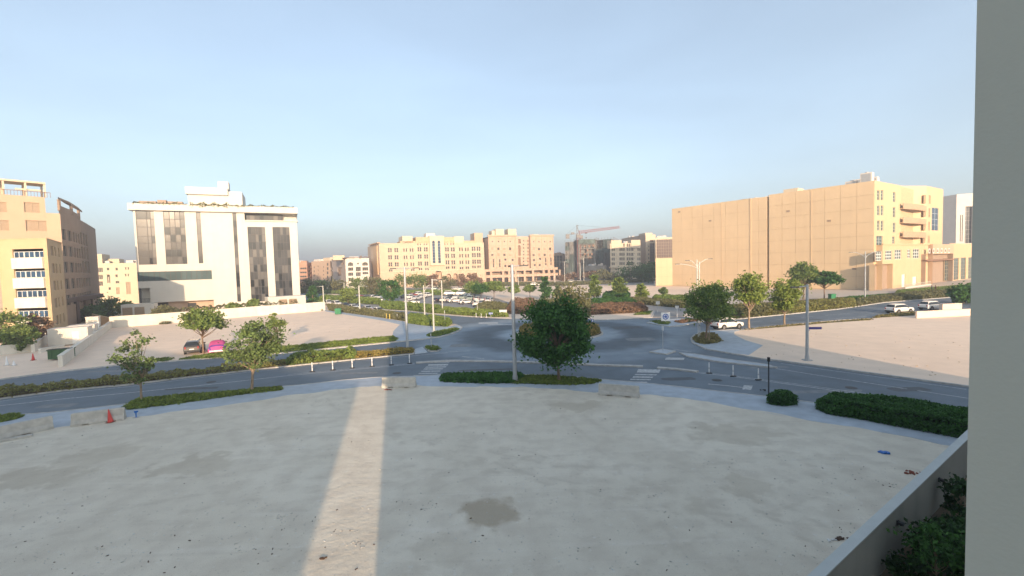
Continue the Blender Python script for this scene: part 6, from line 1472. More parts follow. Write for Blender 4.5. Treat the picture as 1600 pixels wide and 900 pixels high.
# flexible lane posts
PG = 'white flexible lane posts'
ords = ['leftmost', 'second from left', 'third from left', 'fourth from left', 'fifth from left', 'rightmost']
def lanepost():
    r = empty('lane_post', (0, 0, 0), 0, 'white flexible lane post', 'bollard', PG)
    a = MB(); a.cbox(0, 0, .03, .5, .22, .07); a.lathe([(.13, .0), (.12, .08), (.05, .1)], 8); a.build('base', M['plastic'], r)
    b = MB(); b.tube((0, 0, .08), (0, 0, 1.0), .06, .05, 8); b.build('post', M['signwhite'], r)
    c = MB(); c.tube((0, 0, .45), (0, 0, .55), .064, n=8); c.build('band', M['galv'], r); return r
pr = None
for i, (x, y) in enumerate(((488, 581), (520, 578.5), (550.5, 575.5), (581.5, 572.8), (611.5, 570.5), (640, 568.2))):
    o = pr if False else (lanepost() if pr is None else copy_tree(pr)); pr = pr or o; p = G(x, y); o.location = (p.x, p.y, .008); o['label'] = f'{ords[i]} of the six white lane posts in front of the left median'
for i, (x, y) in enumerate(((1108, 583.5), (1145.5, 588.3), (1185, 594))):
    o = copy_tree(pr); p = G(x, y); o.location = (p.x, p.y, .008); o['label'] = ['left', 'middle', 'right'][i] + ' of the three white lane posts on the right hand road'
for i, (x, y) in enumerate(((744, 497.5), (752, 498), (760, 498.3), (489, 0))):
    if y: o = copy_tree(pr); p = G(x, y); o.location = (p.x, p.y, .1); o['label'] = ['left', 'middle', 'right'][i] + ' of three small posts at the far kerb before the yellow green hedge'
def sign(px, py, h, label, kind, r=.04, z=.12, rz=0, mt='galv', size=.35):
    p = G(px, py); root = empty('road_sign', (p.x, p.y, z), rz, label, 'road sign')
    a = MB(); a.tube((0, 0, -.02), (0, 0, h), r, r, 8); a.build('pole', M[mt], root)
    b = MB(); s = size
    if kind == 'tri_back':
        b.poly([(-s, -.03, h), (s, -.03, h), (0, -.03, h - s * 1.7)][::-1]); b.poly([(-s, -.05, h), (s, -.05, h), (0, -.05, h - s * 1.7)]); b.build('sign_plate', M['galv'], root)
        c = MB(); c.poly([(-s * .9, -.055, h - .04), (s * .9, -.055, h - .04), (0, -.055, h - s * 1.58)][::-1]); c.build('sign_face', M['signred'], root)
        c = MB(); c.poly([(-s * .55, -.06, h - .14), (s * .55, -.06, h - .14), (0, -.06, h - s * 1.2)][::-1]); c.build('sign_face', M['signwhite'], root)
    elif kind == 'round':
        b.box(-s * 1.25, s * 1.25, -.04, -.02, h - 2.2 * s, h + .15 * s); b.build('sign_plate', M['signwhite'], root)
        c = MB(); c.poly([(s * .85 * math.cos(t), -.045, h - s + s * .85 * math.sin(t)) for t in [2 * math.pi * i / 20 for i in range(20)]]); c.build('sign_face', M['blue'], root)
        c = MB()
        for a_ in (90, 210, 330):      # three circulating arrows
            for q in range(4):
                t0, t1 = R(a_ + q * 20 - 30), R(a_ + (q + 1) * 20 - 30); r0, r1 = s * .42, s * .58
                c.poly([(r0 * math.cos(t0), -.05, h - s + r0 * math.sin(t0)), (r1 * math.cos(t0), -.05, h - s + r1 * math.sin(t0)), (r1 * math.cos(t1), -.05, h - s + r1 * math.sin(t1)), (r0 * math.cos(t1), -.05, h - s + r0 * math.sin(t1))])
            t0, t1 = R(a_ + 50), R(a_ + 85); c.poly([(s * .3 * math.cos(t0), -.05, h - s + s * .3 * math.sin(t0)), (s * .7 * math.cos(t0), -.05, h - s + s * .7 * math.sin(t0)), (s * .5 * math.cos(t1), -.05, h - s + s * .5 * math.sin(t1))])
        c.build('arrow_symbol', M['signwhite'], root)
    elif kind == 'chev':
        b.box(-s, s, -.04, -.02, h - s * .9, h); b.build('sign_plate', M['blue'], root)
        c = MB()
        for i in (-1, 0, 1):
            x = i * s * .6
            c.poly([(x - .12 * s, -.045, h - .1 * s), (x + .1 * s, -.045, h - .1 * s), (x + .28 * s, -.045, h - .45 * s), (x + .05 * s, -.045, h - .45 * s)][::-1]); c.poly([(x - .12 * s, -.045, h - .8 * s), (x + .1 * s, -.045, h - .8 * s), (x + .28 * s, -.045, h - .45 * s), (x + .05 * s, -.045, h - .45 * s)])
        c.build('chevron', M['signwhite'], root)
    elif kind == 'side': b.box(-.02, .02, -s, s, h - 2 * s, h); b.build('sign_plate', M['signwhite'], root)
    elif kind == 'box': b.cbox(0, 0, h - .15, .16, .15, .32); b.build('sign_box', M['plastic'], root)
    elif kind == 'small': b.box(-s, s, -.03, -.01, h - s * 1.6, h); b.build('sign_plate', M['galv'], root)
    return root
sign(1035.8, 549.3, 2.9, 'thin sign post with a small pale sign on the white triangular island', 'side', size=.26, z=.12)
sign(1040, 506, 1.7, 'blue round roundabout sign on a white board on the far traffic island', 'round', size=.6, r=.05)
sign(1091, 529, 3.0, 'give way sign seen below the wide feathery tree', 'tri_back', size=.42, z=.13, mt='signwhite')
sign(1093.5, 528, 2.9, 'bare pale post just right of the give way sign', 'none', z=.13, mt='signwhite')
sign(922, 519, 1.9, 'blue board with white chevrons on the roundabout island', 'chev', size=.55, z=.14)
sign(767, 498.5, 1.2, 'small blue keep left sign tilted at the far kerb', 'chev', size=.42)
sign(1201, 618.5, 2.85, 'dark sign post with a black box on top beside the single round bush', 'box', r=.05, mt='mullion')
sign(695.5, 509.5, 2.7, 'thin grey sign post in front of the dark hedge left of the roundabout', 'side', size=.22)
sign(674, 545, 1.9, 'thin sign post on the small grassy triangular island', 'side', size=.16)
sign(1028, 490, 2.4, 'small grey sign facing the side road', 'small', size=.4)
sign(1058, 497, 2.2, 'low white post sign at the mouth of the side road', 'small', size=.35, mt='signwhite')
sign(746, 491, 3.2, 'thin sign post before the white car near the yellow green hedge', 'small', size=.3, mt='signwhite')
p = G(786, 494.5); t = empty('utility_cabinet', (p.x, p.y, .1), R(4), 'white utility cabinet behind the far kerb', 'cabinet')
m = MB(); m.box(-.75, .75, -.4, .4, .1, 1.25); m.build('cabinet_body', M['signwhite'], t); m = MB(); m.box(-.85, .85, -.5, .5, 0, .1); m.box(-.8, .8, -.45, .45, 1.26, 1.32); m.build('plinth', M['concrete'], t)
m = MB(); m.box(-.7, -.02, -.42, -.405, .15, 1.2); m.box(.02, .7, -.42, -.405, .15, 1.2); m.build('door', M['frame_w'], t)
for i, (x, y) in enumerate(((604, 498.5), (609, 499.5), (621, 500))):
    p = G(x, y); m = MB(); m.tube((0, 0, 0), (0, 0, .9), .09, .09, 8); m.lathe([(.14, .9), (.12, 1.05), (.02, 1.1)], 8); tag(m.build('marker_post', mat('marker_yellow%d' % i, (.55, .42, .10), .6) if i < 2 else M['galv'], None, (p.x, p.y, .1)), ['yellow marker post in the hedge, left one of the pair', 'yellow marker post in the hedge, right one of the pair', 'grey marker post right of the two yellow ones'][i], 'post')

# ================================================================ VEHICLES
def car_parts(kind):
    suv = kind == 'suv'; L_ = 4.75 if suv else 4.6; hx = L_ / 2; top = 1.72 if suv else 1.44; belt = 1.06 if suv else .93
    if suv: st = [(hx, .62, .78), (hx - .06, .90, .90), (hx - .45, .98, .93), (1.15, 1.09, .93), (.45, 1.62, .70), (.1, top, .68), (-1.2, top - .01, .67), (-1.85, 1.62, .66), (-2.2, 1.12, .84), (-hx + .02, 1.0, .84), (-hx, .55, .80)]
    else: st = [(hx, .55, .78), (hx - .08, .74, .88), (hx - .5, .84, .9), (.95, .95, .9), (.2, 1.38, .62), (-.1, top, .6), (-.9, top - .02, .6), (-1.25, 1.33, .62), (-1.8, 1.0, .86), (-hx + .05, .92, .84), (-hx, .55, .8)]
    hw = .93 if suv else .89
    b = MB(); rings = []
    for i, (x, zt, wt) in enumerate(st):
        endc = .86 if i in (0, len(st) - 1) else .95 if i in (1, len(st) - 2) else 1
        w = hw * endc; zb = .34 if 0 < i < len(st) - 1 else .42; zbt = min(belt, zt - .04)
        half = [(w * .9, zb), (w, zb + .16), (w * 1.01, zb + (zbt - zb) * .62), (w * .965, zbt)]
        if zt > belt + .05: half += [(wt * .985 + .03, zt - .10), (wt * .86, zt)]
        else: half += [(w * .93, zt - .012), (w * .7, zt)]
        ring = [(x, y, z) for y, z in half] + [(x, -y, z) for y, z in half[::-1]]
        rings.append(ring)
    n = len(rings[0]); k = len(b.v)
    for r in rings: b.v += r
    for i in range(len(rings) - 1):
        for j in range(n):
            q = (j + 1) % n; b.f.append((k + i * n + j, k + i * n + q, k + (i + 1) * n + q, k + (i + 1) * n + j)[::-1]); b.m.append(0)
    b.f.append(tuple(k + j for j in range(n))); b.m.append(0); b.f.append(tuple(k + (len(rings) - 1) * n + j for j in range(n))[::-1]); b.m.append(0)
    body = b.mesh('body', M['car_white'])
    # glazing, slightly proud
    c0, c1 = 3, 8; out = []
    def P(i, j, s=1, o=.012): x, y, z = rings[i][j]; return Vector((x, s * (y + o), z))
    for s in (1, -1):
        g = MB()
        for i in range(c0, c1):
            lo0, lo1 = P(i, 3, s), P(i + 1, 3, s); hi0, hi1 = P(i, 4, s), P(i + 1, 4, s)
            if i == c0: hi0 = lo0.lerp(hi1, .12)
            if i == c1 - 1: hi1 = lo1.lerp(hi0, .12)
            f = lambda a, b_, t: a.lerp(b_, t)
            g.quad(f(lo0, hi0, .08), f(lo1, hi1, .08), f(lo1, hi1, .92), f(lo0, hi0, .92))
        out.append(g.mesh('side_window', M['carglass']))
    def cross(i0, i1):
        g = MB(); a, b_ = rings[i0], rings[i1]; nv = Vector((0, 0, .014)) + Vector(((.012 if i0 < i1 else -.012) * (1 if i0 < 5 else 1), 0, 0))
        w0 = .88 * a[3][1]; w1 = .92 * b_[4][1]; z0 = max(a[3][2], a[5][2]) ; p = Vector((a[0][0], 0, z0)); q = Vector((b_[0][0], 0, b_[5][2]))
        s = 1 if a[0][0] > b_[0][0] else -1
        p0 = p.lerp(q, .08); q0 = p.lerp(q, .92); off = Vector((.014 * s, 0, .014))
        g.quad(p0 + off + Vector((0, w0, 0)), p0 + off - Vector((0, w0, 0)), q0 + off - Vector((0, w1 * .92, 0)), q0 + off + Vector((0, w1 * .92, 0))); return g
    out.append(cross(3, 4).mesh('windscreen', M['carglass'])); out.append(cross(8, 7).mesh('rear_window', M['carglass']))
    return body, out, L_, hw
def wheel_meshes():
    t = MB(); t.lathe([(.20, -.11), (.33, -.115), (.36, -.08), (.36, .08), (.33, .115), (.20, .11)], 20); t.f.append(tuple(range(20))[::-1]); t.m.append(0)
    r = MB(); r.lathe([(.23, .10), (.23, .122), (.17, .118), (.05, .126), (.03, .13)], 20)
    for i in range(5):
        a = 2 * math.pi * i / 5; r.cbox(.12 * math.cos(a), .12 * math.sin(a), .122, .2, .05, .02, rz=a)
    return t.mesh('tyre', M['tyre']), r.mesh('rim', M['rim'])
TY, RI = wheel_meshes(); CK = {k: car_parts(k) for k in ('suv', 'sedan')}
_lm = {}
def make_car(kind, paint, x, y, rz, label, group=None, full=True, z=.012, name='parked_car', cat='car'):
    body, gl, L_, hw = CK[kind]; root = empty(name, (x, y, z), rz, label, cat, group)
    o = link('body', body, root); o.material_slots[0].link = 'OBJECT'; o.material_slots[0].material = M['car_' + paint]
    for m in gl: link(m.name.split('.')[0], m, root)
    for sx in (1.42, -1.42):
        for s in (1, -1):
            w = link('wheel', TY, root, (sx, s * (hw - .09), .36)); w.rotation_euler = (R(-90 * s), 0, 0); link('rim', RI, w)
            if 'arch' not in _lm:
                a = MB(); a.lathe([(.44, -.02), (.44, .02)], 20); _lm['arch'] = a.mesh('wheel_arch', M['plastic'])
            if full: q = link('wheel_arch', _lm['arch'], root, (sx, s * (hw - .002), .40)); q.rotation_euler = (R(90), 0, 0)
    if full:
        for nm, mt, X, Z, w, h, yy in (('headlight', 'lampglass', L_ / 2 - .03, .72, .3, .14, .62), ('tail_light', 'tail', -L_ / 2 + .0, .92, .16, .28, .70)):
            if nm not in _lm: a = MB(); a.cbox(0, 0, 0, .08, w, h); _lm[nm] = a.mesh(nm, M[mt])
            for s in (1, -1): link(nm, _lm[nm], root, (X, s * yy, Z))
        if 'bump' not in _lm:
            a = MB(); a.box(-.06, .06, -.8, .8, -.11, .11); _lm['bump'] = a.mesh('bumper', M['plastic']); a = MB(); a.box(-.02, .02, -.26, .26, -.06, .06); _lm['plate'] = a.mesh('number_plate', M['signwhite'])
            a = MB(); a.cbox(0, 0, 0, .12, .2, .13); _lm['mir'] = a.mesh('door_mirror', M['plastic']); a = MB(); a.box(-1.0, .9, -.02, .02, 0, .04); _lm['rail'] = a.mesh('roof_rail', M['rim'])
            a = MB()
            for xx in (-1.0, 0.02, 1.02): a.box(xx - .008, xx + .008, -.003, .003, -.42, .22)
            for xx in (-.6, .35): a.box(xx - .1, xx + .1, -.006, .012, .06, .09)
            _lm['seam'] = a.mesh('door_seam', M['plastic'])
        for X in (L_ / 2 - .02, -L_ / 2 + .02): link('bumper', _lm['bump'], root, (X, 0, .46))
        link('number_plate', _lm['plate'], root, (-L_ / 2 - .03, 0, .72 if kind == 'suv' else .6)); link('number_plate', _lm['plate'], root, (L_ / 2 + .05, 0, .5))
        for s in (1, -1):
            link('door_mirror', _lm['mir'], root, (.75, s * (hw + .1), 1.08 if kind == 'suv' else .98)); link('door_seam', _lm['seam'], root, (0, s * (hw * 1.012), .84))
            if kind == 'suv': link('roof_rail', _lm['rail'], root, (-.3, s * .6, 1.715))
    return root
def along(a, b): v = G(*b) - G(*a); return math.atan2(v.y, v.x)
p = G(1136, 513.5); make_car('suv', 'white', p.x, p.y, along((1120, 512), (1225, 503)), 'white SUV on the road just right of the corner trees', name='parked_car')
p = G(1405, 489); make_car('suv', 'white', p.x, p.y, along((1310, 492), (1511, 478)), 'white SUV farther right, left of a second pale car on the road')
p = G(1456, 484); make_car('suv', 'white', p.x, p.y, along((1310, 492), (1511, 478)), 'white SUV farthest right, beside the grey wall edge')
p = G(305, 551); make_car('suv', 'grey', p.x, p.y, math.atan2(.9, -.45), 'dark grey SUV seen from behind on the sandy lot', z=.1)
# covered car
p = G(341, 549.5); t = empty('covered_car', (p.x, p.y, .1), math.atan2(.9, -.5), 'car under a pink and purple cover beside the dark grey SUV', 'covered car')
st = [(2.25, .55), (2.1, .85), (1.2, 1.0), (.5, 1.42), (-.3, 1.56), (-1.1, 1.5), (-1.8, 1.12), (-2.2, .95), (-2.32, .5)]; b = MB(); rnd = random.Random(3); n = 13
for i, (x, zt) in enumerate(st):
    for j in range(n):
        a = math.pi * j / (n - 1); c = math.copysign(abs(math.cos(a)) ** .55, math.cos(a)); s = math.sin(a) ** .6
        b.v.append((x + rnd.uniform(-.03, .03), c * (.98 if 0 < i < 8 else .8) * (1 + rnd.uniform(-.03, .03)), .22 + (zt - .22) * s + rnd.uniform(-.03, .03)))
for i in range(len(st) - 1):
    for j in range(n - 1): b.f.append((i * n + j, (i + 1) * n + j, (i + 1) * n + j + 1, i * n + j + 1)); b.m.append(1 if (i >= 6 and (j in (2, 3, 9, 10)) or (i in (4, 5) and j > 9) or i in (6,) and 3 < j < 9) else 0)
b.f += [tuple(range(n)), tuple((len(st) - 1) * n + j for j in range(n))[::-1]]; b.m += [0, 0]
b.build('cover', [M['pinkc'], M['purplec']], t, smooth=True)
for sx in (1.4, -1.4):
    for s in (1, -1): w = link('wheel', TY, t, (sx, s * .8, .36)); w.rotation_euler = (R(-90 * s), 0, 0); link('rim', RI, w)
m = MB(); m.box(-2.34, -2.2, -.8, .8, .25, .45); m.build('bumper', M['signwhite'], t)
# cars of the car park and along the far road
rowdir = along((560, 484), (700, 497))
def cars(lst, group):
    for (px, py, kind, paint, hd, lab) in lst:
        p = G(px, py); make_car(kind, paint, p.x, p.y, hd, lab, group, full=p.y < 140, z=.01)
d0 = along((602, 490), (540, 482))
cars([(592, 489, 'sedan', 'white', d0 + math.pi, 'nearest white car of the row parked along the far side of the sandy lot'), (574, 486, 'sedan', 'silver', d0 + math.pi, 'second car of the row parked along the far side of the sandy lot'), (552.5, 483.5, 'sedan', 'white', d0 + math.pi, 'third car of that row, partly behind the pale lamp post'),
      (540, 481, 'sedan', 'black', d0 + math.pi, 'dark car at the far end of the row along the sandy lot'), (526, 478.5, 'suv', 'white', d0 + math.pi, 'white car near the green bin on the far road'), (513, 477, 'suv', 'white', d0 + math.pi, 'white car on the far road just right of the office block wall')], 'cars parked along the far road')
a1_ = 1.35
cars([(643, 475.5, 'sedan', 'white', .3, 'white car at the left front of the car park'), (684, 472, 'sedan', 'black', 1.3, 'dark car left of the white pair in the middle of the car park'), (696, 472, 'suv', 'white', 1.3, 'left one of the white pair in the middle of the car park'), (711, 472.8, 'sedan', 'white', .5, 'right one of the white pair in the middle of the car park'),
      (728, 475, 'sedan', 'white', .6, 'white car right of the middle pair in the car park'), (748, 478.5, 'suv', 'white', 1.3, 'white car facing the yellow green hedge'), (757, 471, 'sedan', 'silver', a1_, 'silver car near the right end of the car park'), (747, 470, 'sedan', 'silver', a1_, 'silver car second from the right end of the car park'), (737, 469.5, 'suv', 'sage', a1_, 'sage green car third from the right end of the car park'),
      (725, 468, 'suv', 'sage', a1_, 'sage green car behind the right white car of the middle pair'), (714, 467, 'sedan', 'silver', a1_, 'silver car behind the middle pair'), (703, 466, 'sedan', 'grey', a1_, 'grey car behind the middle pair at left'),
      (765, 472.5, 'sedan', 'silver', a1_, 'last silver car at the right end of the car park')], 'cars in the front of the car park')
cars([(651, 468.5, 'sedan', 'silver', 1.2, 'silver car in the second row behind the white front car'), (642, 467, 'suv', 'white', 1.2, 'white SUV in the second row at left'), (634, 466, 'sedan', 'black', 1.2, 'black car in the second row at left'), (660, 466, 'sedan', 'silver', 1.2, 'silver car near the middle of the second row'), (645, 463.5, 'sedan', 'red', 1.2, 'dark red car at the back of the left car park'), (655, 462, 'suv', 'white', 1.2, 'white SUV at the back of the left car park'), (668, 464, 'suv', 'white', 1.2, 'white SUV right of the silver second row car'),
      (566, 467.5, 'sedan', 'red', .2, 'red car in the left aisle of the car park'), (575, 468, 'sedan', 'black', .2, 'black car next to the red one in the left aisle'), (584, 468, 'suv', 'white', 1.2, 'white SUV next to the black one in the left aisle'), (592, 467, 'sedan', 'blue', .2, 'dark blue car in the left aisle'), (597, 471, 'sedan', 'white', .3, 'white car by the large dark tree'),
      (592, 458, 'suv', 'white', .3, 'white car before the olive tree at the arcade corner'), (703, 461, 'suv', 'white', .2, 'white van like car in the back row right of the arch'), (722, 461, 'suv', 'white', .2, 'white SUV in the back row'), (735, 462, 'sedan', 'silver', 1.2, 'silver car in the back row'), (728, 464.5, 'sedan', 'white', 1.2, 'white car one row before the back'), (682, 453.5, 'suv', 'white', .1, 'white car parked right under the entrance arch'), (690, 455.5, 'sedan', 'white', .1, 'white car just right of the entrance arch'), (716, 454, 'sedan', 'white', .1, 'white car before the right arches'), (757, 454, 'suv', 'white', .1, 'white car before the last arch'),
      (481, 458, 'suv', 'white', .2, 'white car just right of the office block corner'), (512, 456, 'suv', 'white', .2, 'white car before the pale pink building'), (526, 457, 'sedan', 'white', .2, 'white car before the mauve building'), (836, 446.5, 'suv', 'white', .05, 'white car before the colonnade'), (848, 446.5, 'sedan', 'white', .05, 'low white car right of the other one before the colonnade'), (771, 449, 'suv', 'white', .05, 'white car at the left end of the colonnade'), (1008, 438.8, 'suv', 'white', .1, 'small white car far off left of the tan hall'),
      (893, 442, 'suv', 'white', .05, 'white car before the building site'), (905, 442.3, 'sedan', 'white', .05, 'low white car before the building site')], 'cars at the back of the car park')

# ================================================================ NEAR OBJECTS
BG = 'concrete jersey barriers'
def barrier_mesh(L_):
    prof = [(-.30, 0), (-.30, .16), (-.17, .38), (-.11, .88), (.11, .88), (.17, .38), (.30, .16), (.30, 0)]
    b = MB(); xs = [-L_ / 2, -L_ / 2 + .06, -L_ * .30, -L_ * .30 + .02, -L_ * .16, -L_ * .16 + .02, L_ * .16, L_ * .16 + .02, L_ * .30, L_ * .30 + .02, L_ / 2 - .06, L_ / 2]; n = len(prof); rnd = random.Random(2)
    for i, x in enumerate(xs):
        notch = 4 > i > 2 or False
        up = .09 if i in (3, 4, 7, 8) else 0; ec = .03 if i in (0, 11) else 0
        for j, (y, z) in enumerate(prof): b.v.append((x + rnd.uniform(-.006, .006), y * (1 - ec * 2), (z if z > .01 else up) - (ec if z > .5 else 0)))
    for i in range(len(xs) - 1):
        for j in range(n):
            q = (j + 1) % n; b.f.append((i * n + j, (i + 1) * n + j, (i + 1) * n + q, i * n + q)); b.m.append(0)
    b.f += [tuple(range(n)), tuple((len(xs) - 1) * n + j for j in range(n))[::-1]]; b.m += [0, 0]
    return b
bm_ = barrier_mesh(3.1)
def barrier(pa, pb, label):
    a, b = G(*pa), G(*pb); c = (a + b) / 2; L_ = (b - a).length; o = barrier_mesh(L_).build('jersey_barrier', M['concrete'], None, (c.x, c.y, .105), math.atan2((b - a).y, (b - a).x)); tag(o, label, 'barrier', BG)
barrier((-120, 717), (83, 671), 'concrete barrier at the left edge, next to the concrete slab')
barrier((113, 668), (196, 657), 'concrete barrier behind the red traffic cone')
barrier((598, 607), (650, 606.5), 'concrete barrier standing half in the sunlit strip')
barrier((936, 618), (999, 623), 'concrete barrier at right of the dense dark tree')
def cone(px, py, label, h=.75, mt='cone', z=.105, tilt=0):
    p = G(px, py, z); r = empty('traffic_cone', (p.x, p.y, z), 0, label, 'traffic cone', 'traffic cones'); r.rotation_euler = (0, R(tilt), 0)
    m = MB(); m.cbox(0, 0, .025, .42, .42, .05); m.build('base', M['rust' if mt == 'cone' else 'concrete'], r)
    m = MB(); m.lathe([(.17, .05), (.03, h)], 16); m.build('cone', M[mt], r); m = MB(); m.lathe([(.112, h * .45), (.088, h * .62)], 16); m.build('sleeve', M['cone' if mt == 'cone' else 'signwhite'], r)
cone(173, 660, 'faded red traffic cone leaning by the concrete barrier', .95, tilt=-6)
cone(52, 563, 'red traffic cone by the low cream wall', .9, z=.09); cone(11, 571, 'larger white traffic cone at left of the forecourt', 1.1, 'signwhite', z=.09); cone(22, 571, 'smaller white traffic cone beside the larger one', .6, 'signwhite', z=.09)
# blue-topped marker
p = G(213, 655); t = empty('water_valve', (p.x, p.y, .11), 0, 'small blue stand near the left end of the grass strip', 'valve marker')
m = MB(); m.tube((0, 0, 0), (0, 0, .42), .04, n=8); m.cbox(.02, 0, .45, .2, .14, .12); m.build('stem', M['litter_b'], t); m = MB(); m.cbox(0, 0, .02, .34, .26, .05); m.build('foot', M['galv'], t)
# fallen slab and dirt at left
p = G(6, 692); m = MB(); m.cbox(0, 0, .07, 2.6, .45, .14); m.cbox(-.4, .1, .16, 1.4, .2, .06); tag(m.build('concrete_slab', M['concrete'], None, (p.x, p.y, .1), R(38)), 'flat broken concrete slab lying before the left barrier', 'slab')
def rubble(px, py, r, mt, label, n=24, s=.09, seed=1, z=.105, cat='debris'):
    rnd = random.Random(seed); m = MB()
    for i in range(n):
        a = rnd.uniform(0, 6.28); d = r * rnd.random() ** .7; sz = s * rnd.uniform(.4, 1.4); m.cbox(d * math.cos(a), d * math.sin(a) * .5, sz * .3, sz * rnd.uniform(.8, 2.4), sz, sz * .7, 0, rnd.uniform(0, 3), rnd.uniform(-.4, .4))
    p = G(px, py); tag(m.build('debris', M[mt], None, (p.x, p.y, z)), label, cat)
rubble(35, 680, .55, 'soil', 'heap of brown dirt beside the concrete slab', 46, .14, 1)
rubble(607, 611, .35, 'rust', 'rusty scraps under the sunlit barrier', 16, .08, 2)
rubble(1425, 742, .45, 'rust', 'reddish twigs and scraps by the garden wall', 22, .06, 3)
rubble(1380, 711, .28, 'litter_b', 'crumpled blue plastic litter on the lot', 12, .1, 4)
rubble(137, 662, .3, 'wood', 'dark scrap lying in front of the second barrier', 10, .1, 5)
rubble(505, 877, .12, 'wood', 'small dark wooden scraps in the sunlit strip', 6, .05, 6)
rubble(1193, 612, .25, 'plastic', 'dark base blocks at the foot of the dark sign post', 5, .12, 8)
rubble(434, 607, .3, 'wood', 'dry brush at the end of the near grass strip', 30, .12, 9)
rubble(1312, 846, .3, 'wood', 'loose sticks lying by the garden wall', 9, .07, 10); rubble(1301, 850, .2, 'litter_w', 'white scraps lying by the garden wall', 6, .06, 11)
rnd = random.Random(12); m = MB()
cl_ = [(rnd.uniform(-20, 1400), 620 + 280 * rnd.random(), rnd.uniform(8, 50)) for _ in range(60)]
for i in range(1300):     # scattered stones and chips over the near lot
    px, py = rnd.uniform(-20, 1400), 620 + 290 * rnd.random() ** 1.1
    if i > 420: c_ = rnd.choice(cl_); px = c_[0] + rnd.gauss(0, c_[2]); py = c_[1] + rnd.gauss(0, c_[2] * .35)
    if py < 612: continue
    if py < 660 and px < 420 or (px > 1150 and py < 700) or px - 1265 > (900 - py) * 1.0: continue
    p = G(px, py); s = rnd.uniform(.008, .034); m.cbox(p.x, p.y, .105 + s * .3, s * rnd.uniform(1, 3.2), s, s * .8, rnd.choice((0, 1, 2, 2, 2, 2)), rnd.uniform(0, 3), rnd.uniform(-.3, .3))
tag(m.build('gravel', [M['wood'], M['litter_w'], M['concrete']]), 'scattered stones, chips and twigs on the pale near lot', kind='stuff')
m = MB()
for i in range(240):
    side = rnd.random() < .6
    px, py = (rnd.uniform(160, 600), rnd.uniform(505, 545)) if side else (rnd.uniform(1180, 1500), rnd.uniform(512, 590))
    if side and py > 560 - px * .07: continue
    if not side and (py > 560 + (px - 1190) * .12 or py < 518 - (px - 1150) * .05): continue
    p = G(px, py); s = rnd.uniform(.03, .08); m.cbox(p.x, p.y, .09 + s * .3, s * 2, s, s * .8, rnd.choice((0, 1, 1)), rnd.uniform(0, 3))
tag(m.build('gravel', [M['tan_d'], M['tan_l']]), 'stones scattered on the sunlit sandy lots', kind='stuff')
# skip, cabins, bins
p = G(97, 562); t = empty('skip_bin', (p.x, p.y, .1), R(25), 'green waste skip beside the end of the pale low wall', 'skip')
m = MB(); m.prism([(-1.1, -.7), (1.1, -.7), (1.1, .7), (-1.1, .7)], .15, 1.25)
for x in (-.75, 0, .75): m.box(x - .05, x + .05, -.78, -.7, .15, 1.25)
m.box(-1.2, 1.2, -.8, .8, 1.25, 1.33); m.build('skip_body', mat('skip_green', (.05, .12, .05), .7, .15, 3), t)
m = MB(); m.box(-1.15, 1.15, -.72, .0, 1.34, 1.40); m.build('lid', M['plastic'], t)
for i, (px, py, L_, w_, h_, rz, lab) in enumerate(((112, 539, 4.6, 2.6, 2.6, 30, 'white site cabin in front of the ochre block'), (131, 531, 3.4, 2.4, 2.4, 32, 'second white site cabin, right of the first'), (147, 521, 1.8, 1.4, 3.0, 30, 'narrow white site booth behind the low wall'))):
    p = G(px, py); t = empty('site_cabin', (p.x, p.y, .09), R(rz), lab, 'site cabin', 'white site cabins'); m = MB(); m.box(-L_ / 2, L_ / 2, -w_ / 2, w_ / 2, .15, h_)
    for k_ in range(int(L_ / .3)): x = -L_ / 2 + .15 + k_ * .3; m.box(x, x + .12, -w_ / 2 - .03, -w_ / 2, .2, h_ - .1)
    m.build('cabin_wall', M['white_low'], t); m = MB(); m.box(-L_ / 2 - .05, L_ / 2 + .05, -w_ / 2 - .06, w_ / 2 + .05, h_, h_ + .1); m.build('roof', M['offwhite'], t)
    m = MB(); m.box(L_ * .1, L_ * .1 + .8, -w_ / 2 - .05, -w_ / 2 - .03, .2, 2.1); m.build('door', M['frame_w'], t)
p = G(144, 527); m = MB(); m.box(-1, 1, -.5, .5, 0, .9); m.box(-1.05, 1.05, -.55, .55, .9, .98); tag(m.build('red_crate', M['cone'], None, (p.x, p.y, .09), R(30)), 'red container box beside the second site cabin', 'container')
for px, py, h_, lab, cat in ((528.5, 492, 1.5, 'green waste bin on the sandy lot corner', 'bin'), (1300, 469, 1.5, 'green bin on the forecourt near the rounded tree', 'bin')):
    p = G(px, py); t = empty('waste_bin', (p.x, p.y, .1), R(10), lab, cat); m = MB(); m.prism([(-.65, -.45), (.65, -.45), (.65, .45), (-.65, .45)], .12, h_ * .8); m.box(-.72, .72, -.5, .5, h_ * .8, h_ * .88); m.build('bin_body', M['bin'], t)
    m = MB(); m.box(-.7, .7, -.48, .48, h_ * .88, h_ * .96); m.build('lid', M['bin'], t)
# low ruined wall by the far right cars
p0, p1 = G(1431, 498), G(1545, 492); low_wall([p0, p1], 1.1, 'sand', 'low sand coloured wall below the two parked white cars', t=.3)
for i, (a, b, h_) in enumerate((((1470, 487), (1500, 485.5), 1.3),)): low_wall([G(*a), G(*b)], h_, 'sand', 'broken sand coloured wall stub beside the grey wall edge', t=.6)
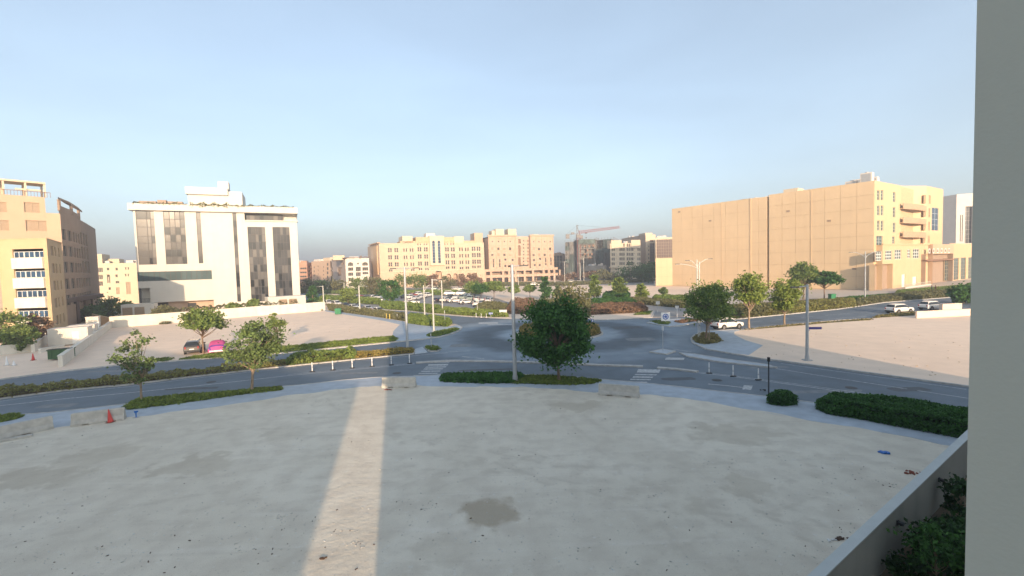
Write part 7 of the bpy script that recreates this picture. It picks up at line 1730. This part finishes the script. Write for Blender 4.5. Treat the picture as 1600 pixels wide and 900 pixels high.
# ---- two pedestrians far right
def person(px, py, rz, label, top, legs, ph):
    p = G(px, py); root = empty('person', (p.x, p.y, .08), rz, label, 'person', None)
    V = [(0, 0, .95), (0, 0, 1.15), (0, 0, 1.38), (0, 0, 1.50), (0, .01, 1.62), (0, .02, 1.74)]; Rr = [(.15, .11), (.14, .10), (.17, .10), (.055, .055), (.085, .095), (.06, .07)]
    Ed = [(0, 1), (1, 2), (2, 3), (3, 4), (4, 5)]
    for s in (1, -1):
        i = len(V); f = .22 * s * ph
        V += [(s * .10, 0, .88), (s * .10, f * .5 + .04, .48), (s * .10, f, .08), (s * .10, f + .16, .04)]; Rr += [(.095, .1), (.06, .065), (.04, .045), (.04, .03)]; Ed += [(0, i), (i, i + 1), (i + 1, i + 2), (i + 2, i + 3)]
        i = len(V); V += [(s * .20, 0, 1.40), (s * .24, -f * .3, 1.12), (s * .23, -f * .8 + .06, .88), (s * .23, -f * .9 + .08, .80)]; Rr += [(.055, .055), (.042, .042), (.032, .032), (.04, .022)]; Ed += [(2, i), (i, i + 1), (i + 1, i + 2), (i + 2, i + 3)]
    me = bpy.data.meshes.new('body'); me.from_pydata(V, Ed, []); o = link('body', me, root); md = o.modifiers.new('skin', 'SKIN'); md.use_smooth_shade = True
    for i, r in enumerate(Rr): me.skin_vertices[0].data[i].radius = r
    me.skin_vertices[0].data[0].use_root = True; o.modifiers.new('sub', 'SUBSURF').levels = 1; me.materials.append(M[top])
    h = MB(); h.lathe([(.09, 0), (.10, .06), (.08, .13), (.02, .16)], 10, 0, (0, -.0, 1.66)); h.build('hair', M['plastic'], root, smooth=True)
    f_ = MB(); f_.lathe([(.03, 0), (.065, .05), (.07, .12), (.05, .17)], 10, 0, (0, .035, 1.54)); f_.build('face', M['skin'], root, smooth=True)
person(1455.8, 456.2, 1.2, 'person in dark clothes walking on the far pavement, left of the two', 'cloth_d', 'cloth_d', 1)
person(1461.5, 456, 1.2, 'person in maroon top walking on the far pavement, right of the two', 'cloth_r', 'cloth_d', -1)
# ---------------------------------------------------------------- haze
mb = MB(); mb.box(-2300, 2300, -500, 3100, -1.2, 75)
hz = bpy.data.materials.new('haze'); hz.use_nodes = True; hn = hz.node_tree; hn.nodes.remove(hn.nodes['Principled BSDF'])
pv = hn.nodes.new('ShaderNodeVolumePrincipled'); pv.inputs['Density'].default_value = .0010; pv.inputs['Color'].default_value = (.93, .95, 1, 1); pv.inputs['Anisotropy'].default_value = .3
hn.links.new(pv.outputs[0], hn.nodes['Material Output'].inputs['Volume'])
tag(mb.build('haze', hz), kind='stuff')
